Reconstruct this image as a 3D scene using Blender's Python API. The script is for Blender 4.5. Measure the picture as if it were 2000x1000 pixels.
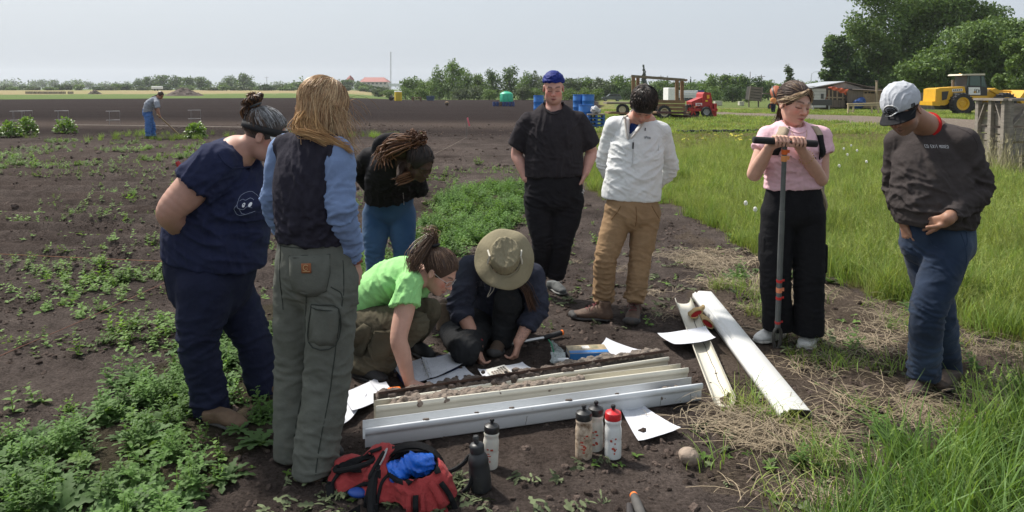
import bpy,math,random
import numpy as np
from mathutils import Vector,Matrix,noise as mnoise
from mathutils.bvhtree import BVHTree
random.seed(7)
rng=np.random.default_rng(11)
scene=bpy.context.scene
C=scene.collection
for o in list(bpy.data.objects):
 bpy.data.objects.remove(o)
 # ------ camera
FPX=1444.0
CAMH=1.63
HOR,OPT=173.0,250.0
PITCH=math.atan((OPT-HOR)/FPX)
cam_data=bpy.data.cameras.new('camera')
cam=bpy.data.objects.new('camera',cam_data)
C.objects.link(cam)
cam.location=(0,0,CAMH)
cam.rotation_euler=(math.pi/2-PITCH,0,0)
cam_data.sensor_width=36.0
cam_data.lens=36.0*FPX/2000.0
cam_data.shift_y=-(500-OPT)/2000.0
cam_data.clip_start=0.05
cam_data.clip_end=9000
scene.camera=cam
# ------ sky, sun, exposure
SUN_AZ=math.atan2(-0.76,0.65)
SUN_EL=math.radians(52)
world=bpy.data.worlds.new('World')
scene.world=world
world.use_nodes=True
wn=world.node_tree.nodes
wl=world.node_tree.links
bg=wn['Background']
sky=wn.new('ShaderNodeTexSky')
sky.sky_type='NISHITA'
sky.sun_disc=False
sky.sun_elevation=SUN_EL
sky.sun_rotation=SUN_AZ
sky.air_density=1.2
sky.dust_density=6.0
sky.ozone_density=1.5
hs=wn.new('ShaderNodeHueSaturation')
hs.inputs['Saturation'].default_value=0.5
hs.inputs['Value'].default_value=1.0
wl.new(sky.outputs[0],hs.inputs['Color'])
veil=wn.new('ShaderNodeMixRGB')
veil.inputs[0].default_value=0.85
veil.inputs[2].default_value=(2.36,2.64,2.96,1)
wl.new(hs.outputs[0],veil.inputs[1])
wl.new(veil.outputs[0],bg.inputs['Color'])
bg.inputs['Strength'].default_value=0.114
sun_data=bpy.data.lights.new('sun','SUN')
sun_data.energy=2.75
sun_data.angle=math.radians(6.0)
sun_data.color=(1.0,0.95,0.87)
sun=bpy.data.objects.new('sun',sun_data)
C.objects.link(sun)
sdir=Vector((math.sin(SUN_AZ)*math.cos(SUN_EL),math.cos(SUN_AZ)*math.cos(SUN_EL),math.sin(SUN_EL)))
sun.rotation_euler=sdir.to_track_quat('Z','Y').to_euler()
sun.location=(-10,10,20)
vs=scene.view_settings
vs.view_transform='Standard'
vs.look='None'
vs.exposure=1.16
vs.gamma=1.0
vs.use_curve_mapping=False
scene.render.engine='CYCLES'
# ------ geometry of the view
_F=np.array([0,math.cos(PITCH),-math.sin(PITCH)])
_U=np.array([0,math.sin(PITCH),math.cos(PITCH)])
CAMP=np.array([0,0,CAMH])
def ray(px,py):
 return np.array([(px-1000)/FPX,0,0])+_U*(-(py-OPT)/FPX)+_F
def P(px,py,Y):
 """world point seen at photo pixel (px,py) at distance Y along the ground"""
 d=ray(px,py)
 return CAMP+d*(Y/d[1])
def G(px,py,z=0.0):
 d=ray(px,py)
 t=(z-CAMH)/d[2]
 return CAMP+d*t
ORD='first second third fourth fifth sixth seventh eighth ninth tenth eleventh twelfth thirteenth fourteenth fifteenth sixteenth seventeenth eighteenth nineteenth twentieth twenty-first twenty-second twenty-third twenty-fourth twenty-fifth twenty-sixth twenty-seventh twenty-eighth twenty-ninth thirtieth thirty-first thirty-second thirty-third thirty-fourth'.split()
def V(*a):
 return np.array(a,dtype=float)
def nrm(v):
 v=np.asarray(v,float)
 return v/(np.linalg.norm(v)+1e-12)
 # ------ noise (vectorised Perlin)
_perm=np.random.default_rng(3).permutation(256).astype(np.int32)
_perm=np.concatenate([_perm,_perm,_perm])
_grad=np.random.default_rng(5).normal(size=(256,3))
_grad /= np.linalg.norm(_grad,axis=1)[:,None]
def perlin(p):
 p=np.asarray(p,float)
 i=np.floor(p).astype(np.int64)
 f=p-i
 i &= 255
 u=f*f*f*(f*(f*6-15)+10)
 out=0
 for dx in(0,1):
  wx=u[:,0]if dx else 1-u[:,0]
  for dy in(0,1):
   wy=u[:,1]if dy else 1-u[:,1]
   for dz in(0,1):
    wz=u[:,2]if dz else 1-u[:,2]
    h=_perm[_perm[_perm[(i[:,0]+dx)&255]+((i[:,1]+dy)&255)]+((i[:,2]+dz)&255)]
    g=_grad[h]
    out=out+wx*wy*wz*(g[:,0]*(f[:,0]-dx)+g[:,1]*(f[:,1]-dy)+g[:,2]*(f[:,2]-dz))
 return out*1.6
def fbm2(x,y,scale,octv=4,seed=0.0):
 r=np.zeros_like(x)
 a=1.0
 s=1.0/scale
 for k in range(octv):
  r+=a*perlin(np.stack([x*s,y*s,np.full_like(x,seed+7.3*k)],1))
  a*=0.5
  s*=2.03
 return r
 # ------ objects
def tag(o,label=None,cat=None,group=None,kind=None):
 if label:o['label']=label
 if cat:o['category']=cat
 if group:o['group']=group
 if kind:o['kind']=kind
 return o
def thing(name,label,cat,loc=(0,0,0),group=None):
 o=bpy.data.objects.new(name,None)
 o.empty_display_size=0.1
 o.location=Vector([float(a)for a in loc])
 C.objects.link(o)
 return tag(o,label,cat,group)
def mesh_np(name,verts,faces,mat=None,smooth=True,colors=None):
 """faces: (N,3) or (N,4) array, or list of arrays (mixed), or list of tuples"""
 me=bpy.data.meshes.new(name)
 verts=np.asarray(verts,dtype=np.float32)
 if isinstance(faces,np.ndarray):
  fl=[faces]
 elif len(faces)and isinstance(faces[0],np.ndarray)and faces[0].ndim==2:
  fl=faces
 else:
  by={}
  for f in faces:
   by.setdefault(len(f),[]).append(f)
  fl=[np.array(v)for v in by.values()]
 fl=[f for f in fl if len(f)]
 nl=sum(f.size for f in fl)
 nf=sum(len(f)for f in fl)
 me.vertices.add(len(verts))
 me.vertices.foreach_set('co',verts.ravel())
 me.loops.add(nl)
 me.polygons.add(nf)
 loops=np.concatenate([f.ravel()for f in fl]).astype(np.int32)
 starts=[]
 s=0
 for f in fl:
  starts.append(s+np.arange(len(f))*f.shape[1])
  s+=f.size
 starts=np.concatenate(starts).astype(np.int32)
 me.loops.foreach_set('vertex_index',loops)
 me.polygons.foreach_set('loop_start',starts)
 me.update(calc_edges=True)
 me.validate()
 if smooth:
  me.polygons.foreach_set('use_smooth',np.ones(len(me.polygons),dtype=bool))
 if colors is not None:
  at=me.color_attributes.new('col','FLOAT_COLOR','POINT')
  c=np.ones((len(verts),4),np.float32)
  c[:,:colors.shape[1]]=colors
  at.data.foreach_set('color',c.ravel())
 if mat is not None:
  me.materials.append(mat)
 return me
def place(name,me,parent=None):
 """links a mesh given in world coordinates; the object's origin stays at its parent's origin"""
 o=bpy.data.objects.new(name,me)
 C.objects.link(o)
 if parent is not None:
  o.parent=parent
  root=parent
  while root.parent is not None:
   root=root.parent
  if parent.parent is None:
   o.matrix_parent_inverse=Matrix.LocRotScale(root.location,root.rotation_euler,root.scale).inverted()
 return o
def obj(name,verts,faces,mat,parent=None,smooth=False,colors=None):
 return place(name,mesh_np(name,verts,faces,mat,smooth,colors),parent)
class MB:
 def __init__(s):
  s.v=[]
  s.f=[]
 def add(s,vs_,fs):
  b=len(s.v)
  s.v.extend([tuple(float(c)for c in p)for p in vs_])
  s.f.extend([tuple(i+b for i in f)for f in fs])
  return s
 def box(s,c,size,rz=0.0,R=None,bev=0.0):
  hx,hy,hz=[a/2 for a in size]
  if R is None:
   cz,sz=math.cos(rz),math.sin(rz)
   R=np.array([[cz,-sz,0],[sz,cz,0],[0,0,1]])
  c=np.asarray(c,float)
  if bev>0:
   b=min(bev,hx*.9,hy*.9,hz*.9)
   pts=[]
   for sx in(-1,1):
    for sy in(-1,1):
     for sz_ in(-1,1):
      pts+=[(sx*hx,sy*(hy-b),sz_*(hz-b)),(sx*(hx-b),sy*hy,sz_*(hz-b)),(sx*(hx-b),sy*(hy-b),sz_*hz)]
   import bmesh
   bm=bmesh.new()
   for q in pts:bm.verts.new(q)
   r=bmesh.ops.convex_hull(bm,input=bm.verts)
   bm.verts.ensure_lookup_table()
   bm.verts.index_update()
   vv=[c+R@np.array(v.co)for v in bm.verts]
   ff=[tuple(v.index for v in f.verts)for f in bm.faces]
   bm.free()
   return s.add(vv,ff)
  pts=[(sx*hx,sy*hy,sz_*hz)for sx in(-1,1)for sy in(-1,1)for sz_ in(-1,1)]
  vv=[c+R@np.array(q)for q in pts]
  ff=[(0,1,3,2),(4,6,7,5),(0,4,5,1),(2,3,7,6),(0,2,6,4),(1,5,7,3)]
  return s.add(vv,ff)
 def beam(s,a,b,w,h=None,up=(0,0,1)):
  a=np.asarray(a,float);b=np.asarray(b,float)
  h=h or w
  d=b-a
  L=np.linalg.norm(d)
  d=d/L
  up=np.asarray(up,float)
  if abs(d@up)>.98:up=np.array([0,1.0,0])
  x=nrm(np.cross(d,up));z=np.cross(x,d)
  R=np.stack([x,d,z],1)
  return s.box((a+b)/2,(w,L,h),R=R)
 def tube(s,pts,r,n=8,caps=True):
  pts=[np.asarray(p,float)for p in pts]
  rr=r if hasattr(r,'__len__')else[r]*len(pts)
  vv=[]
  prev=None
  for i,p in enumerate(pts):
   t=nrm(pts[min(i+1,len(pts)-1)]-pts[max(i-1,0)])
   if prev is None:
    a=np.array([0,0,1.0])if abs(t[2])<.9 else np.array([1.0,0,0])
    u=nrm(np.cross(t,a))
   else:
    u=nrm(prev-t*(prev@t))
   prev=u
   w=np.cross(t,u)
   for k in range(n):
    an=2*math.pi*k/n
    vv.append(p+rr[i]*(math.cos(an)*u+math.sin(an)*w))
  ff=[]
  for i in range(len(pts)-1):
   for k in range(n):
    ff.append((i*n+k,i*n+(k+1)%n,(i+1)*n+(k+1)%n,(i+1)*n+k))
  if caps:
   ff.append(tuple(range(n))[::-1])
   ff.append(tuple((len(pts)-1)*n+k for k in range(n)))
  return s.add(vv,ff)
 def lathe(s,prof,c,n=24,axis=None,caps=True):
  """prof: list of (r,z) along the axis"""
  ax=nrm(axis)if axis is not None else np.array([0,0,1.0])
  a=np.array([1.0,0,0])if abs(ax[0])<.9 else np.array([0,1.0,0])
  u=nrm(np.cross(ax,a));w=np.cross(ax,u)
  c=np.asarray(c,float)
  vv=[]
  for r,z in prof:
   for k in range(n):
    an=2*math.pi*k/n
    vv.append(c+ax*z+r*(math.cos(an)*u+math.sin(an)*w))
  ff=[]
  m=len(prof)
  for i in range(m-1):
   for k in range(n):
    ff.append((i*n+k,i*n+(k+1)%n,(i+1)*n+(k+1)%n,(i+1)*n+k))
  if caps:
   ff.append(tuple(range(n))[::-1])
   ff.append(tuple((m-1)*n+k for k in range(n)))
  return s.add(vv,ff)
 def prism(s,poly,a,n):
  """poly: list of 3D points, extruded by vector n"""
  n=np.asarray(n,float)
  k=len(poly)
  vv=[np.asarray(p,float)for p in poly]+[np.asarray(p,float)+n for p in poly]
  ff=[tuple(range(k))[::-1],tuple(range(k,2*k))]
  for i in range(k):
   ff.append((i,(i+1)%k,k+(i+1)%k,k+i))
  return s.add(vv,ff)
 def build(s,name,mat,parent=None,smooth=False):
  me=bpy.data.meshes.new(name)
  me.from_pydata(s.v,[],s.f)
  me.update()
  import bmesh
  bm=bmesh.new();bm.from_mesh(me)
  bmesh.ops.recalc_face_normals(bm,faces=bm.faces)
  bm.to_mesh(me);bm.free()
  if smooth:
   me.polygons.foreach_set('use_smooth',np.ones(len(me.polygons),dtype=bool))
   if hasattr(me,'set_sharp_from_angle'):
    me.set_sharp_from_angle(angle=math.radians(38))
  me.materials.append(mat)
  return place(name,me,parent)
  # ------ materials
def srgb(r,g,b):
 f=lambda c:(c/255/12.92)if c/255<=.04045 else((c/255+.055)/1.055)**2.4
 return(f(r),f(g),f(b))
MATS={}
def mat(name,col,rough=.8,var=.15,scale=8.0,bump=0.0,bscale=60.0,metal=0.0,sheen=0.0,spec=.5,vcol=False,sss=0.0,
dirt=None,dirt_amt=0.0,dscale=3.0,trans=0.0,objrand=0.0,translucent=0.0,clearcoat=0.0,stretch=None,coords='Object'):
 if name in MATS:return MATS[name]
 m=bpy.data.materials.new(name)
 m.use_nodes=True
 nt=m.node_tree
 N,L=nt.nodes,nt.links
 b=N['Principled BSDF']
 tc=N.new('ShaderNodeTexCoord')
 vec=tc.outputs[coords]
 if stretch is not None:
  mp=N.new('ShaderNodeMapping')
  mp.inputs['Scale'].default_value=stretch
  L.new(vec,mp.inputs['Vector'])
  vec=mp.outputs[0]
 if vcol:
  a=N.new('ShaderNodeVertexColor');a.layer_name='col'
  base=a.outputs['Color']
 else:
  rgb=N.new('ShaderNodeRGB');rgb.outputs[0].default_value=(*col,1)
  base=rgb.outputs[0]
 nz=N.new('ShaderNodeTexNoise');nz.inputs['Scale'].default_value=scale;nz.inputs['Detail'].default_value=5;nz.inputs['Roughness'].default_value=.65
 L.new(vec,nz.inputs['Vector'])
 mr=N.new('ShaderNodeMapRange')
 mr.inputs['From Min'].default_value=.25;mr.inputs['From Max'].default_value=.75
 mr.inputs['To Min'].default_value=1-var;mr.inputs['To Max'].default_value=1+var
 L.new(nz.outputs['Fac'],mr.inputs['Value'])
 mul=N.new('ShaderNodeVectorMath');mul.operation='SCALE'
 L.new(base,mul.inputs[0]);L.new(mr.outputs[0],mul.inputs['Scale'])
 out=mul.outputs[0]
 if objrand:
  oi=N.new('ShaderNodeObjectInfo')
  m2=N.new('ShaderNodeMapRange')
  m2.inputs['To Min'].default_value=1-objrand;m2.inputs['To Max'].default_value=1+objrand
  L.new(oi.outputs['Random'],m2.inputs['Value'])
  mu=N.new('ShaderNodeVectorMath');mu.operation='SCALE'
  L.new(out,mu.inputs[0]);L.new(m2.outputs[0],mu.inputs['Scale'])
  out=mu.outputs[0]
 if dirt is not None:
  n2=N.new('ShaderNodeTexNoise');n2.inputs['Scale'].default_value=dscale;n2.inputs['Detail'].default_value=7;n2.inputs['Roughness'].default_value=.7
  L.new(vec,n2.inputs['Vector'])
  r2=N.new('ShaderNodeMapRange');r2.inputs['From Min'].default_value=.72-dirt_amt*.45;r2.inputs['From Max'].default_value=.86-dirt_amt*.3
  L.new(n2.outputs['Fac'],r2.inputs['Value'])
  mx=N.new('ShaderNodeMixRGB');mx.inputs[2].default_value=(*dirt,1)
  L.new(r2.outputs[0],mx.inputs[0]);L.new(out,mx.inputs[1])
  out=mx.outputs[0]
 L.new(out,b.inputs['Base Color'])
 b.inputs['Roughness'].default_value=rough
 b.inputs['Metallic'].default_value=metal
 b.inputs['Specular IOR Level'].default_value=spec
 if sheen:
  b.inputs['Sheen Weight'].default_value=sheen
 if sss:
  b.inputs['Subsurface Weight'].default_value=sss
  b.inputs['Subsurface Radius'].default_value=(1,.35,.2)
  b.inputs['Subsurface Scale'].default_value=.008
 if clearcoat:
  b.inputs['Coat Weight'].default_value=clearcoat
 if trans:
  b.inputs['Transmission Weight'].default_value=trans
 if bump:
  n3=N.new('ShaderNodeTexNoise');n3.inputs['Scale'].default_value=bscale;n3.inputs['Detail'].default_value=4
  L.new(vec,n3.inputs['Vector'])
  bp=N.new('ShaderNodeBump');bp.inputs['Strength'].default_value=bump;bp.inputs['Distance'].default_value=.02
  L.new(n3.outputs['Fac'],bp.inputs['Height'])
  L.new(bp.outputs[0],b.inputs['Normal'])
 if translucent:
  tr=N.new('ShaderNodeBsdfTranslucent')
  tm=N.new('ShaderNodeVectorMath');tm.operation='MULTIPLY';tm.inputs[1].default_value=(1.5,1.5,.7)
  L.new(out,tm.inputs[0]);L.new(tm.outputs[0],tr.inputs['Color'])
  ms=N.new('ShaderNodeMixShader');ms.inputs[0].default_value=translucent
  L.new(b.outputs[0],ms.inputs[1]);L.new(tr.outputs[0],ms.inputs[2])
  L.new(ms.outputs[0],N['Material Output'].inputs['Surface'])
 MATS[name]=m
 return m
def glassy(name,col,rough=.1,alpha=.35):
 if name in MATS:return MATS[name]
 m=bpy.data.materials.new(name);m.use_nodes=True
 N,L=m.node_tree.nodes,m.node_tree.links
 b=N['Principled BSDF']
 b.inputs['Base Color'].default_value=(*col,1);b.inputs['Roughness'].default_value=rough
 t=N.new('ShaderNodeBsdfTransparent');ms=N.new('ShaderNodeMixShader');ms.inputs[0].default_value=alpha
 nz=N.new('ShaderNodeTexNoise');nz.inputs['Scale'].default_value=20
 mr=N.new('ShaderNodeMapRange');mr.inputs['To Min'].default_value=alpha*.7;mr.inputs['To Max'].default_value=min(1,alpha*1.3)
 L.new(nz.outputs['Fac'],mr.inputs['Value']);L.new(mr.outputs[0],ms.inputs[0])
 L.new(t.outputs[0],ms.inputs[1]);L.new(b.outputs[0],ms.inputs[2])
 L.new(ms.outputs[0],N['Material Output'].inputs['Surface'])
 MATS[name]=m
 return m
 # ------ implicit surfaces (bodies, clothes, bags): field -> surface nets
def smin(a,b,k):
 h=np.maximum(k-np.abs(a-b),0)/k
 return np.minimum(a,b)-h*h*k*.25
def catmull(A,n=5):
 A=np.asarray(A,float)
 if len(A)<3:
  t=np.linspace(0,1,n+1)[:,None]
  return A[0]*(1-t)+A[1]*t
 Q=np.vstack([2*A[0]-A[1],A,2*A[-1]-A[-2]])
 out=[]
 for i in range(1,len(Q)-2):
  p0,p1,p2,p3=Q[i-1],Q[i],Q[i+1],Q[i+2]
  for t in np.arange(n)/n:
   out.append(.5*((2*p1)+(-p0+p2)*t+(2*p0-5*p1+4*p2-p3)*t*t+(-p0+3*p1-3*p2+p3)*t**3))
 out.append(Q[-2])
 return np.array(out)
class Vol:
 def __init__(s,h):
  s.h=h
  s.ops=[]
 def _q(s,kind,lo,hi,fn,k):
  s.ops.append((kind,np.asarray(lo,float),np.asarray(hi,float),fn,k))
  return s
 def tube(s,pts,ra,rb=None,side=None,k=.02,n=5,sub=False,clip=None):
  """smooth tapered tube; ra half-width along `side`, rb half-depth across it"""
  pts=np.asarray(pts,float)
  m=len(pts)
  ra=np.asarray(ra,float)if hasattr(ra,'__len__')else np.full(m,float(ra))
  rb_=ra if rb is None else(np.asarray(rb,float)if hasattr(rb,'__len__')else np.full(m,float(rb)))
  sd=None
  if side is not None:
   side=np.asarray(side,float)
   if side.ndim==1:side=np.tile(side,(m,1))
   sd=catmull(side,n)
  pp=catmull(pts,n);a=catmull(ra[:,None],n)[:,0];b=catmull(rb_[:,None],n)[:,0]
  R=max(a.max(),b.max())
  lo=pp.min(0)-R-k-2*s.h;hi=pp.max(0)+R+k+2*s.h
  def fn(X,Y,Z):
   F=np.full(np.broadcast(X,Y,Z).shape,1.0,np.float32)
   x0,y0,z0=X[0,0,0],Y[0,0,0],Z[0,0,0]
   nx,ny,nz=F.shape
   for i in range(len(pp)-1):
    p,q=pp[i],pp[i+1]
    r_=max(a[i],a[i+1],b[i],b[i+1])+k+2*s.h
    l_=np.minimum(p,q)-r_;h_=np.maximum(p,q)+r_
    i0=np.maximum(((l_-(x0,y0,z0))/s.h).astype(int),0);i1=np.minimum(((h_-(x0,y0,z0))/s.h).astype(int)+2,(nx,ny,nz))
    if(i1<=i0).any():continue
    sl=tuple(slice(u,v)for u,v in zip(i0,i1))
    x=X[sl[0]]-p[0];y=Y[:,sl[1]]-p[1];z=Z[:,:,sl[2]]-p[2]
    d=q-p;L2=d@d+1e-12
    t=np.clip((x*d[0]+y*d[1]+z*d[2])/L2,0,1)
    x=x-t*d[0];y=y-t*d[1];z=z-t*d[2]
    A=a[i]+(a[i+1]-a[i])*t
    if sd is None:
     D=np.sqrt(x*x+y*y+z*z)-A
    else:
     B=b[i]+(b[i+1]-b[i])*t
     ax=d/math.sqrt(L2)
     u=nrm(sd[i]-ax*(sd[i]@ax));w=np.cross(ax,u)
     lu=x*u[0]+y*u[1]+z*u[2];lw=x*w[0]+y*w[1]+z*w[2];la=x*ax[0]+y*ax[1]+z*ax[2]
     mn=np.minimum(A,B)
     D=(np.sqrt((lu/A)**2+(lw/B)**2+(la/mn)**2)-1)*mn
    F[sl]=np.minimum(F[sl],D)
   if clip is not None:
    cp_=np.asarray(clip[0],float);cn_=nrm(clip[1])
    F=np.maximum(F,((X-cp_[0])*cn_[0]+(Y-cp_[1])*cn_[1]+(Z-cp_[2])*cn_[2]).astype(np.float32))
   return F
  return s._q('sub' if sub else 'add',lo,hi,fn,k)
 def ell(s,c,r,R=None,k=.02,sub=False):
  c=np.asarray(c,float)
  r=np.asarray(r,float)if hasattr(r,'__len__')else np.full(3,float(r))
  R=np.eye(3)if R is None else np.asarray(R,float)
  m=r.max()+k+2*s.h
  def fn(X,Y,Z):
   x=X-c[0];y=Y-c[1];z=Z-c[2]
   u=x*R[0,0]+y*R[1,0]+z*R[2,0]
   v=x*R[0,1]+y*R[1,1]+z*R[2,1]
   w=x*R[0,2]+y*R[1,2]+z*R[2,2]
   q=np.sqrt((u/r[0])**2+(v/r[1])**2+(w/r[2])**2)
   q2=np.sqrt((u/r[0]**2)**2+(v/r[1]**2)**2+(w/r[2]**2)**2)+1e-9
   return(q*(q-1)/q2).astype(np.float32)
  return s._q('sub' if sub else 'add',c-m,c+m,fn,k)
 def rbox(s,c,half,R=None,rad=.01,k=.02,sub=False):
  c=np.asarray(c,float);hf=np.asarray(half,float)-rad
  R=np.eye(3)if R is None else np.asarray(R,float)
  m=np.linalg.norm(half)+k+2*s.h
  def fn(X,Y,Z):
   x=X-c[0];y=Y-c[1];z=Z-c[2]
   u=np.abs(x*R[0,0]+y*R[1,0]+z*R[2,0])-hf[0]
   v=np.abs(x*R[0,1]+y*R[1,1]+z*R[2,1])-hf[1]
   w=np.abs(x*R[0,2]+y*R[1,2]+z*R[2,2])-hf[2]
   o=np.sqrt(np.maximum(u,0)**2+np.maximum(v,0)**2+np.maximum(w,0)**2)
   return(o+np.minimum(np.maximum(u,np.maximum(v,w)),0)-rad).astype(np.float32)
  return s._q('sub' if sub else 'add',c-m,c+m,fn,k)
 def cut(s,p,n,box=None):
  """removes everything on the side n of plane through p (inside the sphere box=(centre, radius) if given)"""
  p=np.asarray(p,float);n=nrm(n)
  if box is None:
   lo=V(-1e3,-1e3,-1e3);hi=-lo
  else:
   lo=np.asarray(box[0])-box[1];hi=np.asarray(box[0])+box[1]
  def fn(X,Y,Z):
   D=(X-p[0])*n[0]+(Y-p[1])*n[1]+(Z-p[2])*n[2]
   if box is not None:
    c=box[0]
    rr=np.sqrt((X-c[0])**2+(Y-c[1])**2+(Z-c[2])**2)
    D=np.where(rr<box[1],D,-1)
   return D
  return s._q('cut',lo,hi,fn,0)
 def mesh(s,smooth=1):
  los=np.array([o[1]for o in s.ops if o[0]=='add']);his=np.array([o[2]for o in s.ops if o[0]=='add'])
  lo=los.min(0)-s.h;hi=his.max(0)+s.h
  n=np.ceil((hi-lo)/s.h).astype(int)+1
  ax=[(lo[i]+s.h*np.arange(n[i])).astype(np.float32)for i in range(3)]
  F=np.full(n,1.0,np.float32)
  for kind,l,h,fn,k in s.ops:
   i0=np.clip(((l-lo)/s.h).astype(int),0,n);i1=np.clip(((h-lo)/s.h).astype(int)+2,0,n)
   if(i1<=i0).any():continue
   sl=tuple(slice(a,b)for a,b in zip(i0,i1))
   D=fn(ax[0][sl[0]][:,None,None],ax[1][sl[1]][None,:,None],ax[2][sl[2]][None,None,:])
   if kind=='add':F[sl]=smin(F[sl],D,k)if k>0 else np.minimum(F[sl],D)
   elif kind=='sub':F[sl]=-smin(-F[sl],D,k)if k>0 else np.maximum(F[sl],-D)
   else:F[sl]=np.maximum(F[sl],D)
  return surface_nets(F,lo,s.h,smooth)
def surface_nets(F,lo,h,smooth=1):
 ins=F<0
 c=ins.astype(np.int8)
 S=c[:-1,:-1,:-1]+c[1:,:-1,:-1]+c[:-1,1:,:-1]+c[:-1,:-1,1:]+c[1:,1:,:-1]+c[1:,:-1,1:]+c[:-1,1:,1:]+c[1:,1:,1:]
 act=(S>0)&(S<8)
 I=np.argwhere(act)
 idx=np.full(act.shape,-1,np.int32)
 idx[act]=np.arange(len(I))
 corners=[(a,b,d)for a in(0,1)for b in(0,1)for d in(0,1)]
 val=np.stack([F[I[:,0]+a,I[:,1]+b,I[:,2]+d]for a,b,d in corners],1)
 val=np.clip(val,-h*1.7,h*1.7)
 acc=np.zeros((len(I),3));cnt=np.zeros(len(I))
 for i,ca in enumerate(corners):
  for j,cb in enumerate(corners):
   if j<=i or sum(abs(a-b)for a,b in zip(ca,cb))!=1:continue
   va,vb=val[:,i],val[:,j]
   m=(va<0)!=(vb<0)
   t=np.where(m,va/np.where(m,va-vb,1),0)
   p=np.array(ca)[None]+t[:,None]*(np.array(cb)-np.array(ca))[None]
   acc+=p*m[:,None];cnt+=m
 vert=lo+h*(I+acc/cnt[:,None])
 faces=[]
 for d in range(3):
  u,w=(d+1)%3,(d+2)%3
  a=[slice(None)]*3;b=[slice(None)]*3
  a[d]=slice(0,-1);b[d]=slice(1,None)
  A=ins[tuple(a)];B=ins[tuple(b)]
  E=np.argwhere(A!=B)
  ok=(E[:,u]>0)&(E[:,w]>0)&(E[:,u]<act.shape[u])&(E[:,w]<act.shape[w])
  E=E[ok]
  e0=np.zeros(3,int);eu=e0.copy();ew=e0.copy();eu[u]=1;ew[w]=1
  g=lambda X:idx[X[:,0],X[:,1],X[:,2]]
  q=np.stack([g(E),g(E-eu),g(E-eu-ew),g(E-ew)],1)
  flip=ins[E[:,0],E[:,1],E[:,2]]
  q[~flip]=q[~flip][:,::-1]
  faces.append(q)
 Q=np.concatenate(faces)
 Q=Q[(Q>=0).all(1)]
 for _ in range(smooth):
  vert=laplace(vert,Q,.5)
 return vert,Q
def laplace(v,Q,lam=.5):
 a=np.concatenate([Q[:,0],Q[:,1],Q[:,2],Q[:,3],Q[:,1],Q[:,2],Q[:,3],Q[:,0]])
 b=np.concatenate([Q[:,1],Q[:,2],Q[:,3],Q[:,0],Q[:,0],Q[:,1],Q[:,2],Q[:,3]])
 n=len(v)
 c=np.bincount(a,minlength=n).astype(float);c[c==0]=1
 m=np.stack([np.bincount(a,weights=v[b,k],minlength=n)for k in range(3)],1)/c[:,None]
 return v+lam*(m-v)
def vnormals(v,Q):
 n=np.cross(v[Q[:,2]]-v[Q[:,0]],v[Q[:,3]]-v[Q[:,1]])
 out=np.zeros_like(v)
 for k in range(3):
  for c in range(4):
   out[:,k]+=np.bincount(Q[:,c],weights=n[:,k],minlength=len(v))
 return out/(np.linalg.norm(out,axis=1)[:,None]+1e-12)
def ridge(n,p=1.6):
 return np.clip(1-np.abs(n)*2.6,0,1)**p
def folds(v,Q,specs,seed=0.0,base=.0025,bscale=.09):
 """cloth folds: specs = list of (centre, axis, sigma_along, radius, wavelength, amplitude[, stretch]); ridges run ACROSS axis"""
 n=vnormals(v,Q)
 d=base*perlin(v/bscale+seed)+base*.5*perlin(v/(bscale*.4)+seed+9)
 for i,sp in enumerate(specs):
  c,ax,sg,rad,wl_,amp=sp[:6]
  st=sp[6]if len(sp)>6 else 4.0
  ax=nrm(ax);rel=v-np.asarray(c)
  t=rel@ax
  perp=rel-t[:,None]*ax
  w=np.exp(-(t/sg)**2)*np.clip(1.4-np.linalg.norm(perp,axis=1)/rad,0,1)
  m=w>.01
  if not m.any():continue
  rm,tm,pm=rel[m],t[m],perp[m]
  warp=.6*wl_*perlin(rm/(wl_*3.2)+seed+i*3.1)
  q=(tm+warp)[:,None]*ax/wl_+pm/(wl_*st)
  d[m]+=amp*w[m]*((ridge(perlin(q+seed*1.7+i*5.3),2.0)-.3)*1.3+.55*(ridge(perlin(q*1.9+seed*2.7+i*3.3),2.0)-.3))
 v=v+n*d[:,None]
 return laplace(v,Q,.3)
 # ====== GROUND
def sstep(a,b,x):
 t=np.clip((x-a)/(b-a),0,1)
 return t*t*(3-2*t)
def terr(x,y):
 """the far land: rises a little on the left, dips on the right"""
 x=np.asarray(x,float);y=np.asarray(y,float)
 r=np.hypot(x,y)
 w=sstep(-.24,-.12,x/np.maximum(y,1e-3))*(y>0)
 left=.9*sstep(150,480,r)
 right=-.15*sstep(40,60,r)-.25*sstep(60,130,r)-.9*sstep(130,190,r)
 return left*(1-w)+right*w
def Gd(px,d,z=0.0):
 """ground point at distance d along photo column px"""
 x=(px-1000)/FPX*d
 return V(x,d,float(terr(x,d))+z)
def proj(x,y,z=0.0):
 """world -> photo pixel"""
 dx,dy,dz=x,y,z-CAMH
 f=dy*_F[1]+dz*_F[2];u=dy*_U[1]+dz*_U[2]
 f=np.maximum(f,1e-3)
 return 1000+FPX*dx/f,OPT-FPX*u/f
def poly_px(pts):
 return np.array([G(a,b)[:2]for a,b in pts])
def inpoly(x,y,poly):
 ins=np.zeros(x.shape,bool)
 n=len(poly);j=n-1
 for i in range(n):
  xi,yi=poly[i];xj,yj=poly[j]
  c=((yi>y)!=(yj>y))&(x<(xj-xi)*(y-yi)/(yj-yi+1e-12)+xi)
  ins ^= c
  j=i
 return ins
Z_TALL=poly_px([(1160,258),(1330,262),(2000,252),(2900,258),(3300,560),(2500,740),(2000,672),(1900,640),(1760,600),(1660,552),(1480,500),(1330,405),(1255,395),(1150,385)])
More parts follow.
